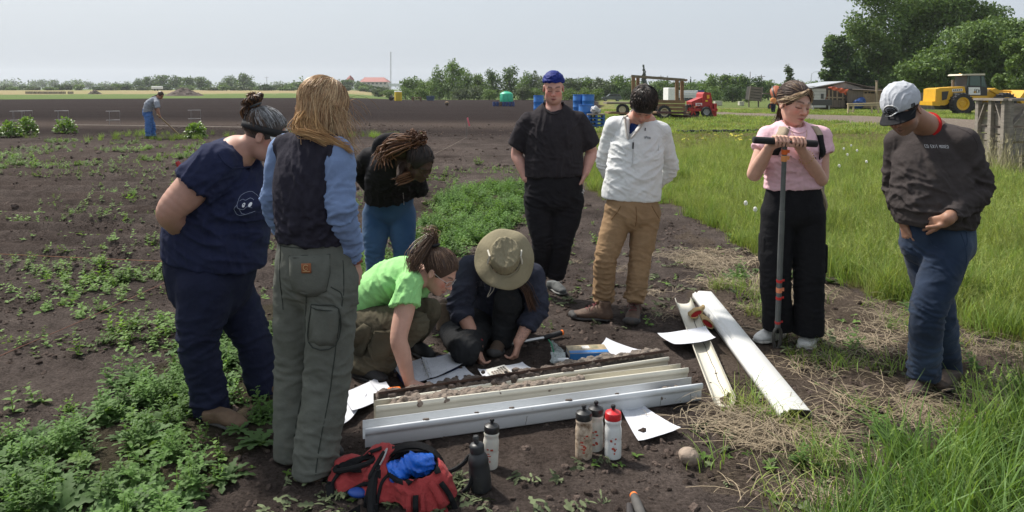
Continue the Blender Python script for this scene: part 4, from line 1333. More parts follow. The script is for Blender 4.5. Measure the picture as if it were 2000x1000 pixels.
def suv():
 d=120.0;g=Gd(1194,d)
 root=thing('parked_car','dark grey estate car parked by the willow bushes','car',g)
 pt=mat('grey_car',(.075,.085,.10),.25,.05,clearcoat=.6);gl=mat('car_glass',(.03,.035,.04),.08)
 S_=.72
 body=[(-2.2,.35),(-2.2,.75),(-1.9,.95),(-1.0,1.05),(2.0,1.05),(2.2,.85),(2.2,.35)]
 mb=MB();mb.prism([g+V(x*S_,-.62,z*S_)for x,z in body],None,(0,1.25,0));mb.build('body',pt,root)
 cab=[(-1.05,1.05),(-.35,1.58),(1.75,1.60),(2.05,1.05)]
 mb=MB();mb.prism([g+V(x*S_,-.56,z*S_)for x,z in cab],None,(0,1.13,0));mb.build('cabin',pt,root)
 for a,b in((-.62,.25),(.35,1.15),(1.25,1.8)):
  mb=MB();mb.box(g+V((a+b)/2*S_,-.57,1.30*S_),((b-a)*S_,.03,.36*S_));mb.build('window',gl,root)
 for x in(-1.4,1.35):
  for sy in(-1,1):wheel(root,g+V(x*S_,sy*.55,.33*S_),.33*S_,.18,mat('grey_rim',None),tread=False)
 mb=MB();mb.box(g+V(-2.12*S_,-.45,.78*S_),(.1,.2,.12));mb.build('headlight',mat('lamp_glass',(.6,.6,.58),.2),root)
suv()
def wooden_box():
 d=70.0
 B=lambda px,py,dy=0.0:P(px,py,d+dy)
 root=thing('tipped_crate','weathered slatted box tilted on a stand behind the auger bar','crate',Gd(1470,d))
 R_=np.array([[math.cos(.12),0,math.sin(.12)],[0,1,0],[-math.sin(.12),0,math.cos(.12)]])
 c=B(1472,183)
 for j in range(5):mb=MB();mb.box(c+R_@V(0,-.6,-.55+j*.27),(1.15,.06,.22),R=R_);mb.build('slat',WOODY,root)
 mb=MB();mb.box(c,(1.1,1.1,1.25),R=R_);mb.build('dark_fill',mat('dark_void',(.03,.027,.024),.9),root)  # dark block behind the slats, standing in for the shade inside the box
 for sx in(-1,1):mb=MB();mb.box(c+R_@V(sx*.55,-.62,0),(.10,.08,1.4),R=R_);mb.build('post',WOODY,root)
 for sx in(-.45,.45):mb=MB();mb.beam(B(1472,204)+V(sx,0,-.25),c+V(sx,0,-.6),.1);mb.build('leg',WOODY,root)
wooden_box()
def pale_drum():
 for i,(px,w,h)in enumerate(((1402,14,8),(1447,9,7))):
  d=80.0;g=Gd(px,d);k=FPX/d
  root=thing('storage_box',f'{"pale box left of the tilted crate" if i == 0 else "white tarp covered heap by the tilted crate"}','box',g)
  mb=MB();mb.box(g+V(0,0,h/k/2),(w/k,.7,h/k),bev=.05);mb.build('case',mat('cream_box',(.48,.46,.38),.7),root)
  mb=MB();mb.box(g+V(0,0,h/k+.03),(w/k*1.05,.75,.06));mb.build('lid',mat('cream_box',None),root)
pale_drum()
def cable_drum():
 d=63.0
 B=lambda px,py,dy=0.0:P(px,py,d+dy)
 root=thing('cable_drum','large rust orange drum tilted on a black stand','machine',Gd(1515,d))
 om=mat('rust_orange',(.30,.075,.025),.6,.3,3);bk=mat('black_plastic',None)
 c=B(1520,188)
 ax=nrm(V(.75,-.55,.45))
 mb=MB();mb.lathe([(.40,-.35),(.82,-.30),(.95,.0),(.90,.25),(.72,.45),(.70,.40),(.84,.22),(.88,0),(.4,-.28)],c,30,axis=ax,caps=False);mb.build('drum',om,root,True)
 mb=MB();mb.lathe([(.94,-.06),(1.0,-.05),(1.0,.05),(.94,.06)],c,30,axis=ax);mb.build('rim_band',bk,root,True)
 for sx in(-.6,.5):mb=MB();mb.beam(Gd(1515,d)+V(sx,0,0),c+V(sx*.4,0,-.3),.10);mb.build('stand_leg',bk,root)
 wheel(root,Gd(1502,d)+V(0,-.5,.28),.28,.16,om)
 mb=MB();a,b=B(1489,182.5),B(1504,183);mb.beam(a,b,.15,.1);mb.build('trestle_top',WOODY,root)
cable_drum()
def shed():
 d=62.0
 B=lambda px,py,dy=0.0:P(px,py,d+dy)
 gx_=Gd(1650,d)
 root=thing('farm_shed','low ramshackle shed with pale metal roof, white wall and boarded lean-to','shed',gx_)
 wht=mat('white_boards',(.50,.50,.48),.8,.12,3);roof=mat('metal_roof',(.42,.44,.46),.45,.15,2,metal=.3);gw=mat('grey_boards',(.155,.125,.10),.9,.35,3,bump=.3,bscale=20,stretch=(3,3,.4));rust=mat('rust_panel',(.20,.075,.04),.8,.3,3)
 zb=gx_[2]
 for j in range(6):
  a,b=B(1586,210-j*6.2),B(1613,210-j*6.2)
  mb=MB();mb.box(((a[0]+b[0])/2,d,a[2]+.13),(b[0]-a[0],.06,.25));mb.build('board',wht,root)
 mb=MB();mb.box(B(1606,188,-.05),(.22,.05,.42));mb.build('window',mat('dark_window',None),root)
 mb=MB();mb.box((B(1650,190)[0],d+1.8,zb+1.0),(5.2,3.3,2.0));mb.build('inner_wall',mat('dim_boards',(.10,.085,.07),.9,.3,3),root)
 ap=B(1650,158.5,-.1);l=B(1583,171,-.3);r_=B(1728,175.5,-.3)
 mb=MB();mb.add([l,ap,ap+V(0,4.2,.0),l+V(0,4.2,.15),l-V(0,0,.07),ap-V(0,0,.07)],[(0,1,2,3),(0,4,5,1)]);mb.build('roof',roof,root)
 mb=MB();mb.add([ap,r_,r_+V(0,4.2,.1),ap+V(0,4.2,0),ap-V(0,0,.07),r_-V(0,0,.07)],[(0,1,2,3),(0,4,5,1)]);mb.build('roof',gw,root)
 mb=MB();mb.add([B(1613,172,.05),ap+V(0,.15,-.08),B(1690,174,.05)],[(0,1,2)]);mb.build('gable',mat('gable_boards',(.26,.24,.22),.9,.3,3),root)
 mb=MB();mb.prism([B(1608,203,-.1),B(1618,180,-.1),B(1614,203,-.1)],None,(0,.04,0));mb.build('rust_sheet',rust,root)
 mb=MB();mb.box(B(1638,190,.3),(2.0,.05,.9));mb.build('rust_sheet',rust,root)
 for px in(1619,1626,1635,1646):mb=MB();mb.beam(B(px,210,-.15),B(px,176,-.15),.09);mb.build('post',mat('pale_timber',(.30,.24,.16),.85),root)
 mb=MB();mb.beam(B(1614,190,-.15),B(1650,191,-.15),.07,.1);mb.build('rail',mat('pale_timber',None),root)
 for j in range(7):mb=MB();mb.box(B(1621+j*4.6,202.5,-.2),(.17,.04,.62));mb.build('board',gw,root)
 for j in range(15):
  px=1657+j*4.4;hgt=175.8-.0*j+(j%3)*.5
  a=B(px,210.5,-.6);b=B(px,hgt,-.6)
  mb=MB();mb.box(((a+b)/2),(.185,.04,b[2]-a[2]));mb.build('board',gw if j<7 else mat('tan_boards',(.26,.19,.12),.9,.3,3),root)
 mb=MB();mb.add([B(1664,174.5,-.9),B(1726,177,-.9),B(1722,174,1.4),B(1668,171.5,1.4)],[(0,1,2,3)]);mb.build('lean_to_roof',gw,root)
 for px,py in((1691,181),(1698,180.5),(1705,181)):mb=MB();mb.box(B(px,py,-.66),(.17 if px<1700 else .3,.04,.12));mb.build('vent_hole',mat('dark_void',None),root)
 n_=26;vv=[]
 for i in range(n_):
  t=i/(n_-1)
  for j in range(8):
   s_=j/7
   p=B(1620+36*t,168+7*t+(4+6*t)*s_+1.0*math.sin(t*17+s_*3),-.8)
   p[1]+=.12*math.sin(t*23+s_*5)+.25*s_
   vv.append(p)
 ff=[(i*8+j,(i+1)*8+j,(i+1)*8+j+1,i*8+j+1)for i in range(n_-1)for j in range(7)]
 ot=thing('tarpaulin','crumpled orange sheet hanging from the shed roof edge','tarp',B(1638,175,-.8))
 obj('sheet',np.array(vv),ff,mat('orange_tarp',(.72,.17,.09),.5,.25,4),ot,True)
 bt=thing('tarpaulin','blue tarp bundle against the boarded lean-to','tarp',B(1677,210,-.9))
 vb=Vol(.04);vb.ell(B(1676,203,-.95),(.40,.25,.42),k=.1);vb.ell(B(1683,199,-.9),(.35,.22,.40),k=.1);vb.ell(B(1672,207,-1.0),(.25,.2,.25),k=.1)
 v_,q_=vb.mesh(1);v_=folds(v_,q_,[(B(1677,203,-.95),V(.4,0,1),.5,.8,.16,.10,3)],4.0,.04,.2)
 obj('bundle',v_,q_,mat('blue_tarp2',(.012,.055,.21),.45),bt,True)
 tr=thing('garden_trailer','dark low trailer parked by the white shed wall','trailer',Gd(1600,d-3))
 c=P(1600,200,d-3);mb=MB();mb.box(c,(1.6,1.0,.45));mb.build('tub',mat('dark_iron2',(.06,.06,.06),.7),tr)
 for sx in(-.6,.6):mb=MB();mb.beam(c+V(sx,-.4,-.2),c+V(sx*1.05,-.4,-.55),.06);mb.build('leg',mat('galvanised',None),tr)
 po=thing('post','thin wooden post right of the lean-to','post',Gd(1712,d-1));mb=MB();mb.beam(Gd(1712,d-1),P(1712.5,157,d-1),.13);mb.build('shaft',mat('pale_timber',None),po)
 mb=MB();mb.box(P(1712.5,158,d-1),(.2,.2,.06));mb.build('cap',WOODY,po)
shed()
def bench():
 d=51.5
 B=lambda px,py,dy=0.0:P(px,py,d+dy)
 root=thing('work_bench','long pale timber work bench in front of the lean-to','bench',Gd(1690,d))
 wm=mat('new_timber',(.46,.37,.23),.8,.2,3)
 for dy in(-.3,0,.3):mb=MB();a,b=B(1655,203,dy),B(1728,201,dy);mb.beam(a,b,.25,.06);mb.build('top_plank',wm,root)
 mb=MB();mb.beam(B(1656,206,-.38),B(1728,205,-.38),.05,.10);mb.build('rail',wm,root)
 for px in(1657,1667,1703,1716):
  for dy in(-.3,.3):mb=MB();a=B(px,204,dy);mb.beam(V(a[0],a[1],Gd(px,d)[2]),a,.09);mb.build('leg',wm,root)
 mb=MB();mb.beam(B(1656,217,-.32),B(1668,217,-.32),.06,.09);mb.build('stretcher',wm,root)
bench()
def board_fence():
 d=64.0
 root=thing('board_fence','grey board fence left of the yellow loader','fence',Gd(1800,d))
 for i in range(14):
  px=1724+i*7.6
  if 1760<px<1770:continue
  a=Gd(px,d);mb=MB();mb.box(a+V(0,0,.72),(.31,.04,1.42+.04*(i%3)));mb.build('board',WOODY,root)
 mb=MB();a,b=Gd(1722,d),Gd(1826,d);mb.beam(a+V(0,.06,1.3),b+V(0,.06,1.3),.06,.1);mb.build('rail',WOODY,root)
board_fence()
def loader():
 d=51.0;k=FPX/d
 B=lambda px,py,dy=0.0:P(px,py,d+dy)
 root=thing('wheel_loader','yellow wheel loader with dark cab standing before the trees','loader',G(1885,224))
 yl=mat('loader_yellow',(.62,.34,.012),.42,.12,3,dirt=(.40,.22,.03),dirt_amt=.35,dscale=2.0);dk=mat('loader_dark',(.025,.025,.027),.5);gl=mat('cab_glass',(.06,.10,.09),.08);wh=mat('white_paint',None)
 cr=mat('cab_roof',(.55,.50,.40),.6)
 def ex(pts,y0,y1):return[B(a,b,y0)for a,b in pts],(0,y1-y0,0)
 def part(nm,pts,y0,y1,m,par=root):
  poly,n_=ex(pts,y0,y1);mb=MB();mb.prism(poly,None,n_);return mb.build(nm,m,par)
 part('engine_cover',[(1826,205),(1828,174),(1836,172),(1884,169),(1886,180),(1886,200),(1858,200),(1845,206)],-.75,.75,yl)
 part('grille',[(1840,179),(1853,178),(1849,194),(1840,196)],-.78,-.75,dk)
 part('rear_bumper',[(1821,198),(1836,198),(1836,207),(1821,206)],-.9,.9,yl)
 part('model_plate',[(1860,174),(1880,173),(1880,178),(1860,179)],-.775,-.75,wh)
 mb=MB()
 for i in range(5):mb.box(B(1863+i*3.6,176.2-i*.2,-.80),(.06,.02,.09))
 mb.build('plate_marks',dk,root)
 part('cab_lower',[(1887,172),(1890,187),(1893,187),(1928,187),(1928,170)],-.72,.72,dk)
 part('cab_frame',[(1887,172),(1890,146),(1922,146),(1929,172)],-.70,.70,dk)
 part('window',[(1893.5,167),(1894.5,149),(1914,148),(1915,168)],-.735,-.70,gl)
 part('window',[(1917,169),(1916.5,148.5),(1921.5,148.5),(1926,170)],-.735,-.70,gl)
 part('window',[(1888.4,168),(1890.8,150),(1892.2,150),(1891.2,168)],-.735,-.70,gl)
 part('door_panel',[(1892,185),(1892,170.5),(1914,170.5),(1915,185)],-.74,-.70,wh)
 mb=MB()
 for i,(a,b)in enumerate((((1904,174),(1904,180)),((1904,180),(1902,181)),((1909,175),(1907,175)),((1907,175),(1907,181)),((1907,181),(1909,181)),((1911.5,175),(1911.5,181)),((1911.5,175),(1913,176.5)),((1913,176.5),(1911.5,178)),((1911.5,178),(1913,179.5)),((1913,179.5),(1911.5,181)))):
  mb.tube([B(*a,-.75),B(*b,-.75)],.022,5)
 mb.build('door_logo',dk,root)
 part('door_swatch',[(1902,178),(1906,178),(1906,182),(1902,182)],-.748,-.74,yl)
 part('cab_roof',[(1878,147.5),(1880,144.5),(1924,143.5),(1924,147)],-.8,.8,cr)
 mb=MB();mb.lathe([(.09,0),(.09,.12),(.03,.16)],B(1875,148,0),12);mb.build('beacon',mat('orange_lamp',None),root)
 part('cab_floor',[(1892,187),(1930,187),(1930,193),(1898,193)],-.8,.8,yl)
 part('fender',[(1866,181),(1886,181),(1896,190),(1900,197),(1896,197),(1884,186),(1867,185)],-1.05,-.5,mat('grey_fender',(.16,.16,.16),.6))
 part('chassis',[(1836,207),(1858,202),(1898,205),(1960,205),(1960,212),(1840,214)],-.4,.4,dk)
 part('ladder',[(1899,194),(1902,194),(1902,214),(1899,214)],-.85,-.75,dk)
 part('front_frame',[(1928,182),(1934,174),(1942,172),(1950,180),(1950,206),(1928,206)],-.45,.45,yl)
 for dy in(-.55,.45):
  part('lift_arm',[(1934,177),(1944,172),(1966,184),(1988,192),(1994,184),(1998,184),(1996,196),(1980,196),(1956,188)],dy,dy+.12,yl)
  part('hydraulic_ram',[(1948,176),(1974,177),(1978,180),(1948,180)],dy+.3 if dy<0 else dy-.25,dy+.42 if dy<0 else dy-.13,yl)
 part('bucket',[(1990,194),(2003,176),(2025,176),(2035,212),(2005,214)],-1.15,1.15,yl)
 mb=MB();mb.tube([B(1861,174,.3),B(1861,156,.3)],.10,8);mb.build('exhaust',mat('grey_pipe',(.16,.14,.12),.7),root)
 for px,dy in((1877,-.95),(1881,.85),(1962,-.95),(1966,.85)):
  wheel(root,B(px,202.5,dy),.72,.50,yl)
loader()
def big_crate():
 root=thing('timber_crate','large grey weathered slatted crate with diagonal braces at the right edge','crate',G(1958,330))
 d0=13.6
 wd=mat('silver_timber',(.235,.205,.175),.9,.35,5,bump=.4,bscale=25,stretch=(1,1,5))
 a=P(1913,196,d0+.75);b=P(1968,197,d0);c=P(2075,197,d0+.45)
 H=a[2];zt=b[2]
 f1=nrm((b-a)*V(1,1,0));L1=np.linalg.norm((b-a)[:2]);n1_=nrm(np.cross(f1,V(0,0,1)))
 f2=nrm((c-b)*V(1,1,0));L2=np.linalg.norm((c-b)[:2]);n2_=nrm(np.cross(f2,V(0,0,1)))
 A_=V(a[0],a[1],0);B_=V(b[0],b[1],0)
 def face(o,f,L,n_,posts,braces):
  for px in posts:
   p=o+f*L*px;mb=MB();mb.beam(p+n_*.03,p+n_*.03+V(0,0,zt),.075,.085,up=tuple(f));mb.build('post',wd,root)
  for j in range(9):
   z=.10+j*(zt-.15)/9+random.uniform(-.012,.012);h_=(zt/9)*random.uniform(.62,.84)
   mb=MB();p=o-n_*.03;mb.box(p+f*L/2+V(0,0,z+h_/2),(L*.99,.022,h_),R=np.stack([f,n_,V(0,0,1)],1));mb.build('slat',wd,root)
  for(x0,z0,x1,z1)in braces:
   mb=MB();mb.beam(o+f*L*x0+n_*.02+V(0,0,zt*z0),o+f*L*x1+n_*.02+V(0,0,zt*z1),.022,.085,up=tuple(n_));mb.build('brace',wd,root)
  mb=MB();mb.beam(o+f*(-.03)+n_*.045+V(0,0,zt+.02),o+f*(L+.03)+n_*.045+V(0,0,zt+.02),.13,.04);mb.build('top_rail',wd,root)
 face(A_,f1,L1,n1_,(.03,.5,.96),((.08,.70,.30,.97),(.92,.70,.68,.97)))
 face(B_,f2,L2,n2_,(.02,.5,.98),((.06,.68,.40,.97),(.6,.97,.94,.68)))
 C_=A_+f2*L2
 face(C_,-f2,L2,-n2_,(.5,),());face(B_+f2*L2,nrm(A_-B_),L1,-n1_,(.03,.5,.97),())
big_crate()
r=np.random.default_rng(3)
sg=[proto_grass(70+k,.3,.55,.006,14,.05,(.1,.4),mat('seed_grass',(.38,.34,.19),.7,.2,10,objrand=.25),True)for k in range(2)]
A=np.array([G(px,py)for px,py in zip(r.uniform(1905,2010,60),r.uniform(328,352,60))])
scatter('seeding_grass','pale seeding grass heads before the timber crate','grass',sg,A,lambda r_,n:r_.uniform(1.0,1.5,n),.15,33)
def bed_shrub(px,py,w,h,label,seed):
 g=G(px,py);k=FPX/g[1]
 root=thing('currant_bush',label,'shrub',g,'leafy bushes on the far bed')
 rr=np.random.default_rng(seed);parts=[]
 W,H=w/k/2,h/k
 for i in range(330):
  dd=nrm(rr.normal(size=3));dd[2]=abs(dd[2])*1.2-.05
  q=rr.uniform(.5,1)
  p=g+V(dd[0]*W*q,dd[1]*W*q,.04+max(dd[2],0)*H*q)
  parts.append(leaf(p,nrm(dd+rr.normal(size=3)*.5),nrm(V(*rr.normal(size=2)*.5,1)),.10*rr.uniform(.7,1.3),.085,.5,.2,3))
 v,f=merge(parts)
 obj('foliage',v,f,mat('bush_leaf',(.13,.215,.05),.45,.3,3,translucent=.3),root,True)
 mb=MB()
 for i in range(5):
  a=i*1.26;mb.tube([g,g+V(math.cos(a)*W*.3,math.sin(a)*W*.3,H*.4),g+V(math.cos(a)*W*.6,math.sin(a)*W*.6,H*.75)],[.02,.014,.006],5)
 mb.build('stems',BARK,root)
for i,(px,py,w,h,l)in enumerate(((20,268,42,24,'leafy green bush at the left edge'),(54,263,36,30,'leafy green bush second from the left edge'),(128,260,40,24,'leafy bush on a soil mound left of the hoeing person'),(382,270,38,26,'leafy bush right of the hoe blade'))):
 bed_shrub(px,py,w,h,l,60+i)
def cage(px,py,label,w=.55,h=.62):
 g=G(px,py);root=thing('plant_cage',label,'plant cage',g,'wire plant cages')
 wm=mat('galvanised_wire',(.30,.30,.30),.4,metal=.3)
 for z in(.22,h):
  mb=MB();mb.tube([g+V(w/2*math.cos(a),w/2*math.sin(a),z)for a in np.linspace(0,6.283,21)],.0065,5,False);mb.build('ring',wm,root)
 for a in(.5,2.6,4.7):mb=MB();mb.tube([g+V(w/2*math.cos(a),w/2*math.sin(a),0),g+V(w/2*math.cos(a),w/2*math.sin(a),h)],.0042,5);mb.build('leg',wm,root)
cage(34,244,'wire cage nearest the left edge');cage(50,243,'wire cage behind the one nearest the left edge');cage(121,243,'wire cage behind the mound bush');cage(221,244,'wire cage left of the hoeing person');cage(380,241,'wire ring cage right of the hoeing person')
def stake(px,py,top,label):
 g=G(px,py);k=FPX/g[1];H=(py-top)/k
 root=thing('flag_stake',label,'stake',g)
 mb=MB();mb.tube([g,g+V(0,0,H)],.010,6);mb.build('stake',mat('grey_wood',None),root)
 n_=6;vv=[]
 for i in range(n_):
  t=i/(n_-1);c=g+V(.01+.07*t,-.02*math.sin(t*5),H*1.02-t*.28)
  vv+=[c,c+V(.045,.01,.02)]
 ff=[(2*i,2*i+1,2*i+3,2*i+2)for i in range(n_-1)]
 b=len(vv);vv2=[p+V(0,.003,0)for p in vv]
 obj('flag',np.array(vv+vv2),ff+[tuple(x+b for x in f[::-1])for f in ff],mat('pink_ribbon',(.75,.16,.20),.6),root,True)
stake(911,270,231,'short stake with pink ribbon flag in the tilled field')
def string(pts,label,c,rr=.003):
 o_=MB().tube(catmull(pts,6),rr,5).build('string',mat(label[:6]+'_twine',c,.8),None,True)
 tag(o_,label,'string','marking strings')
string([G(-120,492,.06),G(0,496,.06),G(150,503,.05),G(330,511,.06)],'orange string stretched level across the left bed',(.34,.16,.09))
string([G(-100,745,.05),G(0,695,.05),G(140,635,.04),G(250,585,.05),G(345,541,.06)],'red brown string slanting over the weeds at lower left',(.26,.12,.08))
string([G(120,243.5,.05),G(400,247,.05),G(640,252,.04)],'pale string along the edge of the far bed',(.42,.36,.30),.012)
string([G(911,268,.08),G(880,285,.05),G(850,300,.04)],'tan string running from the flag stake',(.20,.16,.12),.004)
def edging():
 a,b=G(1322,260),G(1500,258)
 root=thing('garden_edging','black plastic edging strip lying along the mown grass','edging',a)
 mb=MB()
 n_=30
 mb.tube([lerp_(a,b,i/n_)+V(0,.05*math.sin(i),.06+.02*math.sin(i*1.7))for i in range(n_+1)],.05,6);mb.build('strip',mat('black_plastic',None),root)
 tag(root)
edging()
r=np.random.default_rng(31)
yf=[proto_seedling(9)];yf[0].data.materials.clear();yf[0].data.materials.append(mat('yellow_flower',(.55,.48,.04),.7))
A=np.array([G(px,py,.12)for px,py in zip(r.uniform(1330,1500,70),r.uniform(262,275,70))])
scatter('yellow_flowers','small yellow flowers along the black edging','flowers',yf,A,lambda r_,n:r_.uniform(1.5,2.5,n),.5,34)
# ====== PEOPLE
def frame(fwd,up=(0,0,1)):
 f=nrm(fwd)
 x=nrm(np.cross(f,np.asarray(up,float)))
 z=np.cross(x,f)
 return np.stack([x,f,z],1)
def rot_axis(v,axis,a):
 axis=nrm(axis);v=np.asarray(v,float)
 return v*math.cos(a)+np.cross(axis,v)*math.sin(a)+axis*(axis@v)*(1-math.cos(a))
def add_head(vol,c,R,s=1.0,fem=1.0,ear=True,nose=1.0,jaw=1.0):
 T=lambda*p:c+R@(np.array(p)*s)
 E=lambda p,r,k=.015,sub=False:vol.ell(T(*p),np.array(r)*s,R,k*s,sub)
 Tb=lambda ps,r,k=.008,sub=False:vol.tube([T(*p)for p in ps],np.array(r)*s,k=k*s,n=3,sub=sub)
 E((0,-.012,.033),(.074,.094,.083))
 E((0,.026,-.028),(.058,.062,.082),.03)
 E((0,.03,-.072),(.050*jaw,.05,.038),.03)
 E((0,.066,-.097),(.019*jaw,.017,.014),.022)
 E((.036,.052,-.032),(.026,.026,.026),.022)
 E((-.036,.052,-.032),(.026,.026,.026),.022)
 Tb([(-.042,.068,.02),(0,.085,.019),(.042,.068,.02)],[.009,.012,.009],.014)
 for sx in(-1,1):
  E((sx*.032,.101,-.001),(.019,.017,.014),.012,True)
  E((sx*.031,.0735,-.001),(.0155,.0130,.0125),.004)
  E((sx*.012,.093,-.036),(.0085,.0095,.0075),.005)
 Tb([(0,.082,.014),(0,.096,-.014),(0,.106*(1+.02*nose),-.032)],[.0075,.0080,.0105],.010)
 Tb([(-.020,.077,-.066),(-.006,.0915,-.0615),(.006,.0915,-.0615),(.020,.077,-.066)],[.003,.0062,.0062,.003],.005)
 Tb([(-.018,.077,-.068),(0,.0900,-.0745),(.018,.077,-.068)],[.003,.0072,.003],.005)
 Tb([(-.021,.083,-.067),(0,.0985,-.0672),(.021,.083,-.067)],[.0012,.0022,.0012],.003,True)
 if ear:
  for sx in(-1,1):
   Re=R@np.stack([nrm((1,-.25*sx*sx,0)),nrm((.25,1,.15)),nrm((0,-.15,1))],1)if sx>0 else R@np.stack([nrm((1,.25,0)),nrm((-.25,1,.15)),nrm((0,-.15,1))],1)
   vol.ell(T(sx*.0775,-.008,-.012),np.array((.009,.018,.030))*s,Re,.006)
   vol.ell(T(sx*.0865,-.003,-.008),np.array((.005,.010,.018))*s,Re,.003,True)
def skin_colors(v,c,R,s,skin,lip,brow,blush=.25,lash=True,beard=None,lashcol=(.03,.02,.018)):
 L=(v-c)@R/s
 col=np.tile(np.array(skin),(len(v),1))
 nz=perlin(v/.035)*.07+perlin(v/.009)*.035
 col*=(1+nz)[:,None]
 x,y,z=L.T
 near=(np.abs(x)<.1)&(np.abs(z)<.14)&(y>.02)&(y<.14)
 g=lambda cx,cz,sx,sz:np.exp(-((np.abs(x)-cx)/sx)**2-((z-cz)/sz)**2)*near
 red=np.array((1.10,.80,.78))
 for w,a in((g(.042,-.028,.022,.020),blush),(g(0,-.034,.012,.012),blush*.8),(g(.078,-.01,.012,.03),blush*.6)):
  col=col*(1+(red-1)*np.clip(w*a*2.2,0,1)[:,None])
 hand=np.clip(1-np.abs(x)*0,0,0)
 lipw=np.clip(1.5-np.sqrt((x/.021)**2+((z+.068)/.0105)**2)*1.15,0,1)*(y>.072)*near
 col=col*(1-lipw[:,None])+np.array(lip)*lipw[:,None]
 mouth=np.clip(1.6-np.sqrt((x/.02)**2+((z+.0675)/.0022)**2)*1.1,0,1)*(y>.07)*near
 col=col*(1-.75*mouth[:,None])
 ax=np.abs(x)
 bz=.0235+.004*np.sin(np.clip((ax-.012)/.042,0,1)*3.0)
 bw=np.clip(1.5-np.abs(z-bz)/.0048,0,1)*np.clip((ax-.011)/.004,0,1)*np.clip((.054-ax)/.008,0,1)*near
 col=col*(1-.85*bw[:,None])+np.array(brow)*.85*bw[:,None]
 if lash:
  lz=-.007-.002*np.cos((ax-.031)/.014*1.5)
  lw=np.clip(1.5-np.abs(z-lz)/.0030,0,1)*(np.abs(ax-.031)<.017)*near
  col=col*(1-.9*lw[:,None])+np.array(lashcol)*.9*lw[:,None]
  ew=np.exp(-((ax-.031)/.018)**2-((z-.004)/.011)**2)*near
  col*=(1-.12*ew)[:,None]
 if beard is not None:
  bd=np.clip((-.042-z)/.02,0,1)*near*(lipw<.3)
  bd=np.maximum(bd,np.clip(1-np.hypot(x/.03,(z+.052)/.009),0,1)*near)
  col=col*(1-.42*bd[:,None])+np.array(beard)*.42*bd[:,None]
 return col
def add_hand(vol,w,d,n,ts,curl=(.35,.5,.4),s=1.0,thumb=None,spread=.10,thumb_curl=.5,per=None):
 """w wrist, d direction of the fingers, n palm-facing normal, ts +1/-1 thumb side of cross(d,n)"""
 d=nrm(d);n=nrm(np.asarray(n,float)-d*(np.asarray(n,float)@d));sd=np.cross(d,n)*ts
 offs=(.029,.0095,-.0095,-.028)
 lens=((.042,.025,.021),(.046,.029,.022),(.042,.027,.021),(.033,.021,.019))
 mets=(.088,.091,.086,.078)
 tips=[]
 for i in range(4):
  b=w+(d*mets[i]+sd*offs[i])*s
  vol.tube([w+sd*offs[i]*.55*s-n*.002,(w+b)/2+sd*offs[i]*.12*s-n*.003*s,b],np.array((.0135,.0130,.0105))*s,k=.012,n=3)
  dd=nrm(d+sd*offs[i]/.029*spread)
  ax=np.cross(dd,n)
  p=b
  cv=curl if per is None else per[i]
  for j in range(3):
   dd=rot_axis(dd,ax,cv[j])
   q=p+dd*lens[i][j]*s
   r=np.array((.0098,.0088,.0080,.0066))*s*(.9 if i==3 else 1)
   vol.tube([p,q],[r[j],r[j+1]],k=.004,n=1)
   p=q
  tips.append(p)
 tb=w+(d*.022+sd*.024+n*.006)*s
 td=nrm(d*.62+sd*.62+n*.35)if thumb is None else nrm(thumb)
 vol.tube([w+d*.008*s+sd*.012*s,tb+td*.012*s,tb+td*.040*s],np.array((.015,.0155,.0115))*s,k=.014,n=3)
 p=tb+td*.040*s
 ax=np.cross(td,nrm(d*.6-sd+n*.2))
 td2=rot_axis(td,ax,thumb_curl*.6)
 q=p+td2*.032*s
 vol.tube([p,q],[.0108*s,.0098*s],k=.004,n=1)
 td3=rot_axis(td2,ax,thumb_curl*.6)
 vol.tube([q,q+td3*.026*s],[.0098*s,.0080*s],k=.004,n=1)
 return tips
def strands(lines,r=.0016,cols=None,sides=3):
 """list of (n,3) polylines -> thin tapering tubes"""
 Vs,Fs,Cs=[],[],[]
 base=0
 ang=np.arange(sides)*2*math.pi/sides
 for i,L in enumerate(lines):
  L=np.asarray(L);n=len(L)
  t=np.gradient(L,axis=0);t /= np.linalg.norm(t,axis=1)[:,None]+1e-9
  a=np.array([.31,.55,.77])
  u=np.cross(t,a);u /= np.linalg.norm(u,axis=1)[:,None]+1e-9
  w=np.cross(t,u)
  rr=(r if not hasattr(r,'__len__')else r[i])*np.concatenate([np.full(n-2,1.0),[.8,.25]])
  ring=L[:,None]+rr[:,None,None]*(np.cos(ang)[None,:,None]*u[:,None]+np.sin(ang)[None,:,None]*w[:,None])
  Vs.append(ring.reshape(-1,3))
  k=np.arange(n-1)[:,None]*sides+np.arange(sides)[None]
  k2=np.arange(n-1)[:,None]*sides+(np.arange(sides)[None]+1)%sides
  Fs.append(base+np.stack([k,k2,k2+sides,k+sides],-1).reshape(-1,4))
  if cols is not None:
   c=np.asarray(cols[i])
   if c.ndim==1:c=np.tile(c,(n,1))
   Cs.append(np.repeat(c,sides,0))
  base+=n*sides
 return np.concatenate(Vs),np.concatenate(Fs),(np.concatenate(Cs)if cols is not None else None)
CC=np.array((0,-.012,.033));CR=np.array((.0775,.098,.0875))
def hair_cap(h,c,R,s,grow=1.045,face=True,cutz=-.07,off=(0,0,0),facec=(0,.092,-.035),facer=(.073,.078,.108)):
 v=Vol(h)
 v.ell(c+R@((CC+np.array(off))*s),CR*s*grow,R,.01)
 if face:
  v.ell(c+R@(np.array(facec)*s),np.array(facer)*s,R,.006,True)
 v.cut(c+R@(np.array((0,0,cutz))*s),R@np.array((0,.35,-1.0)))
 for sx in(-1,1):
  v.ell(c+R@(np.array((sx*.082,.002,-.02))*s),np.array((.02,.022,.034))*s,R,.004,True)
 return v.mesh(1)
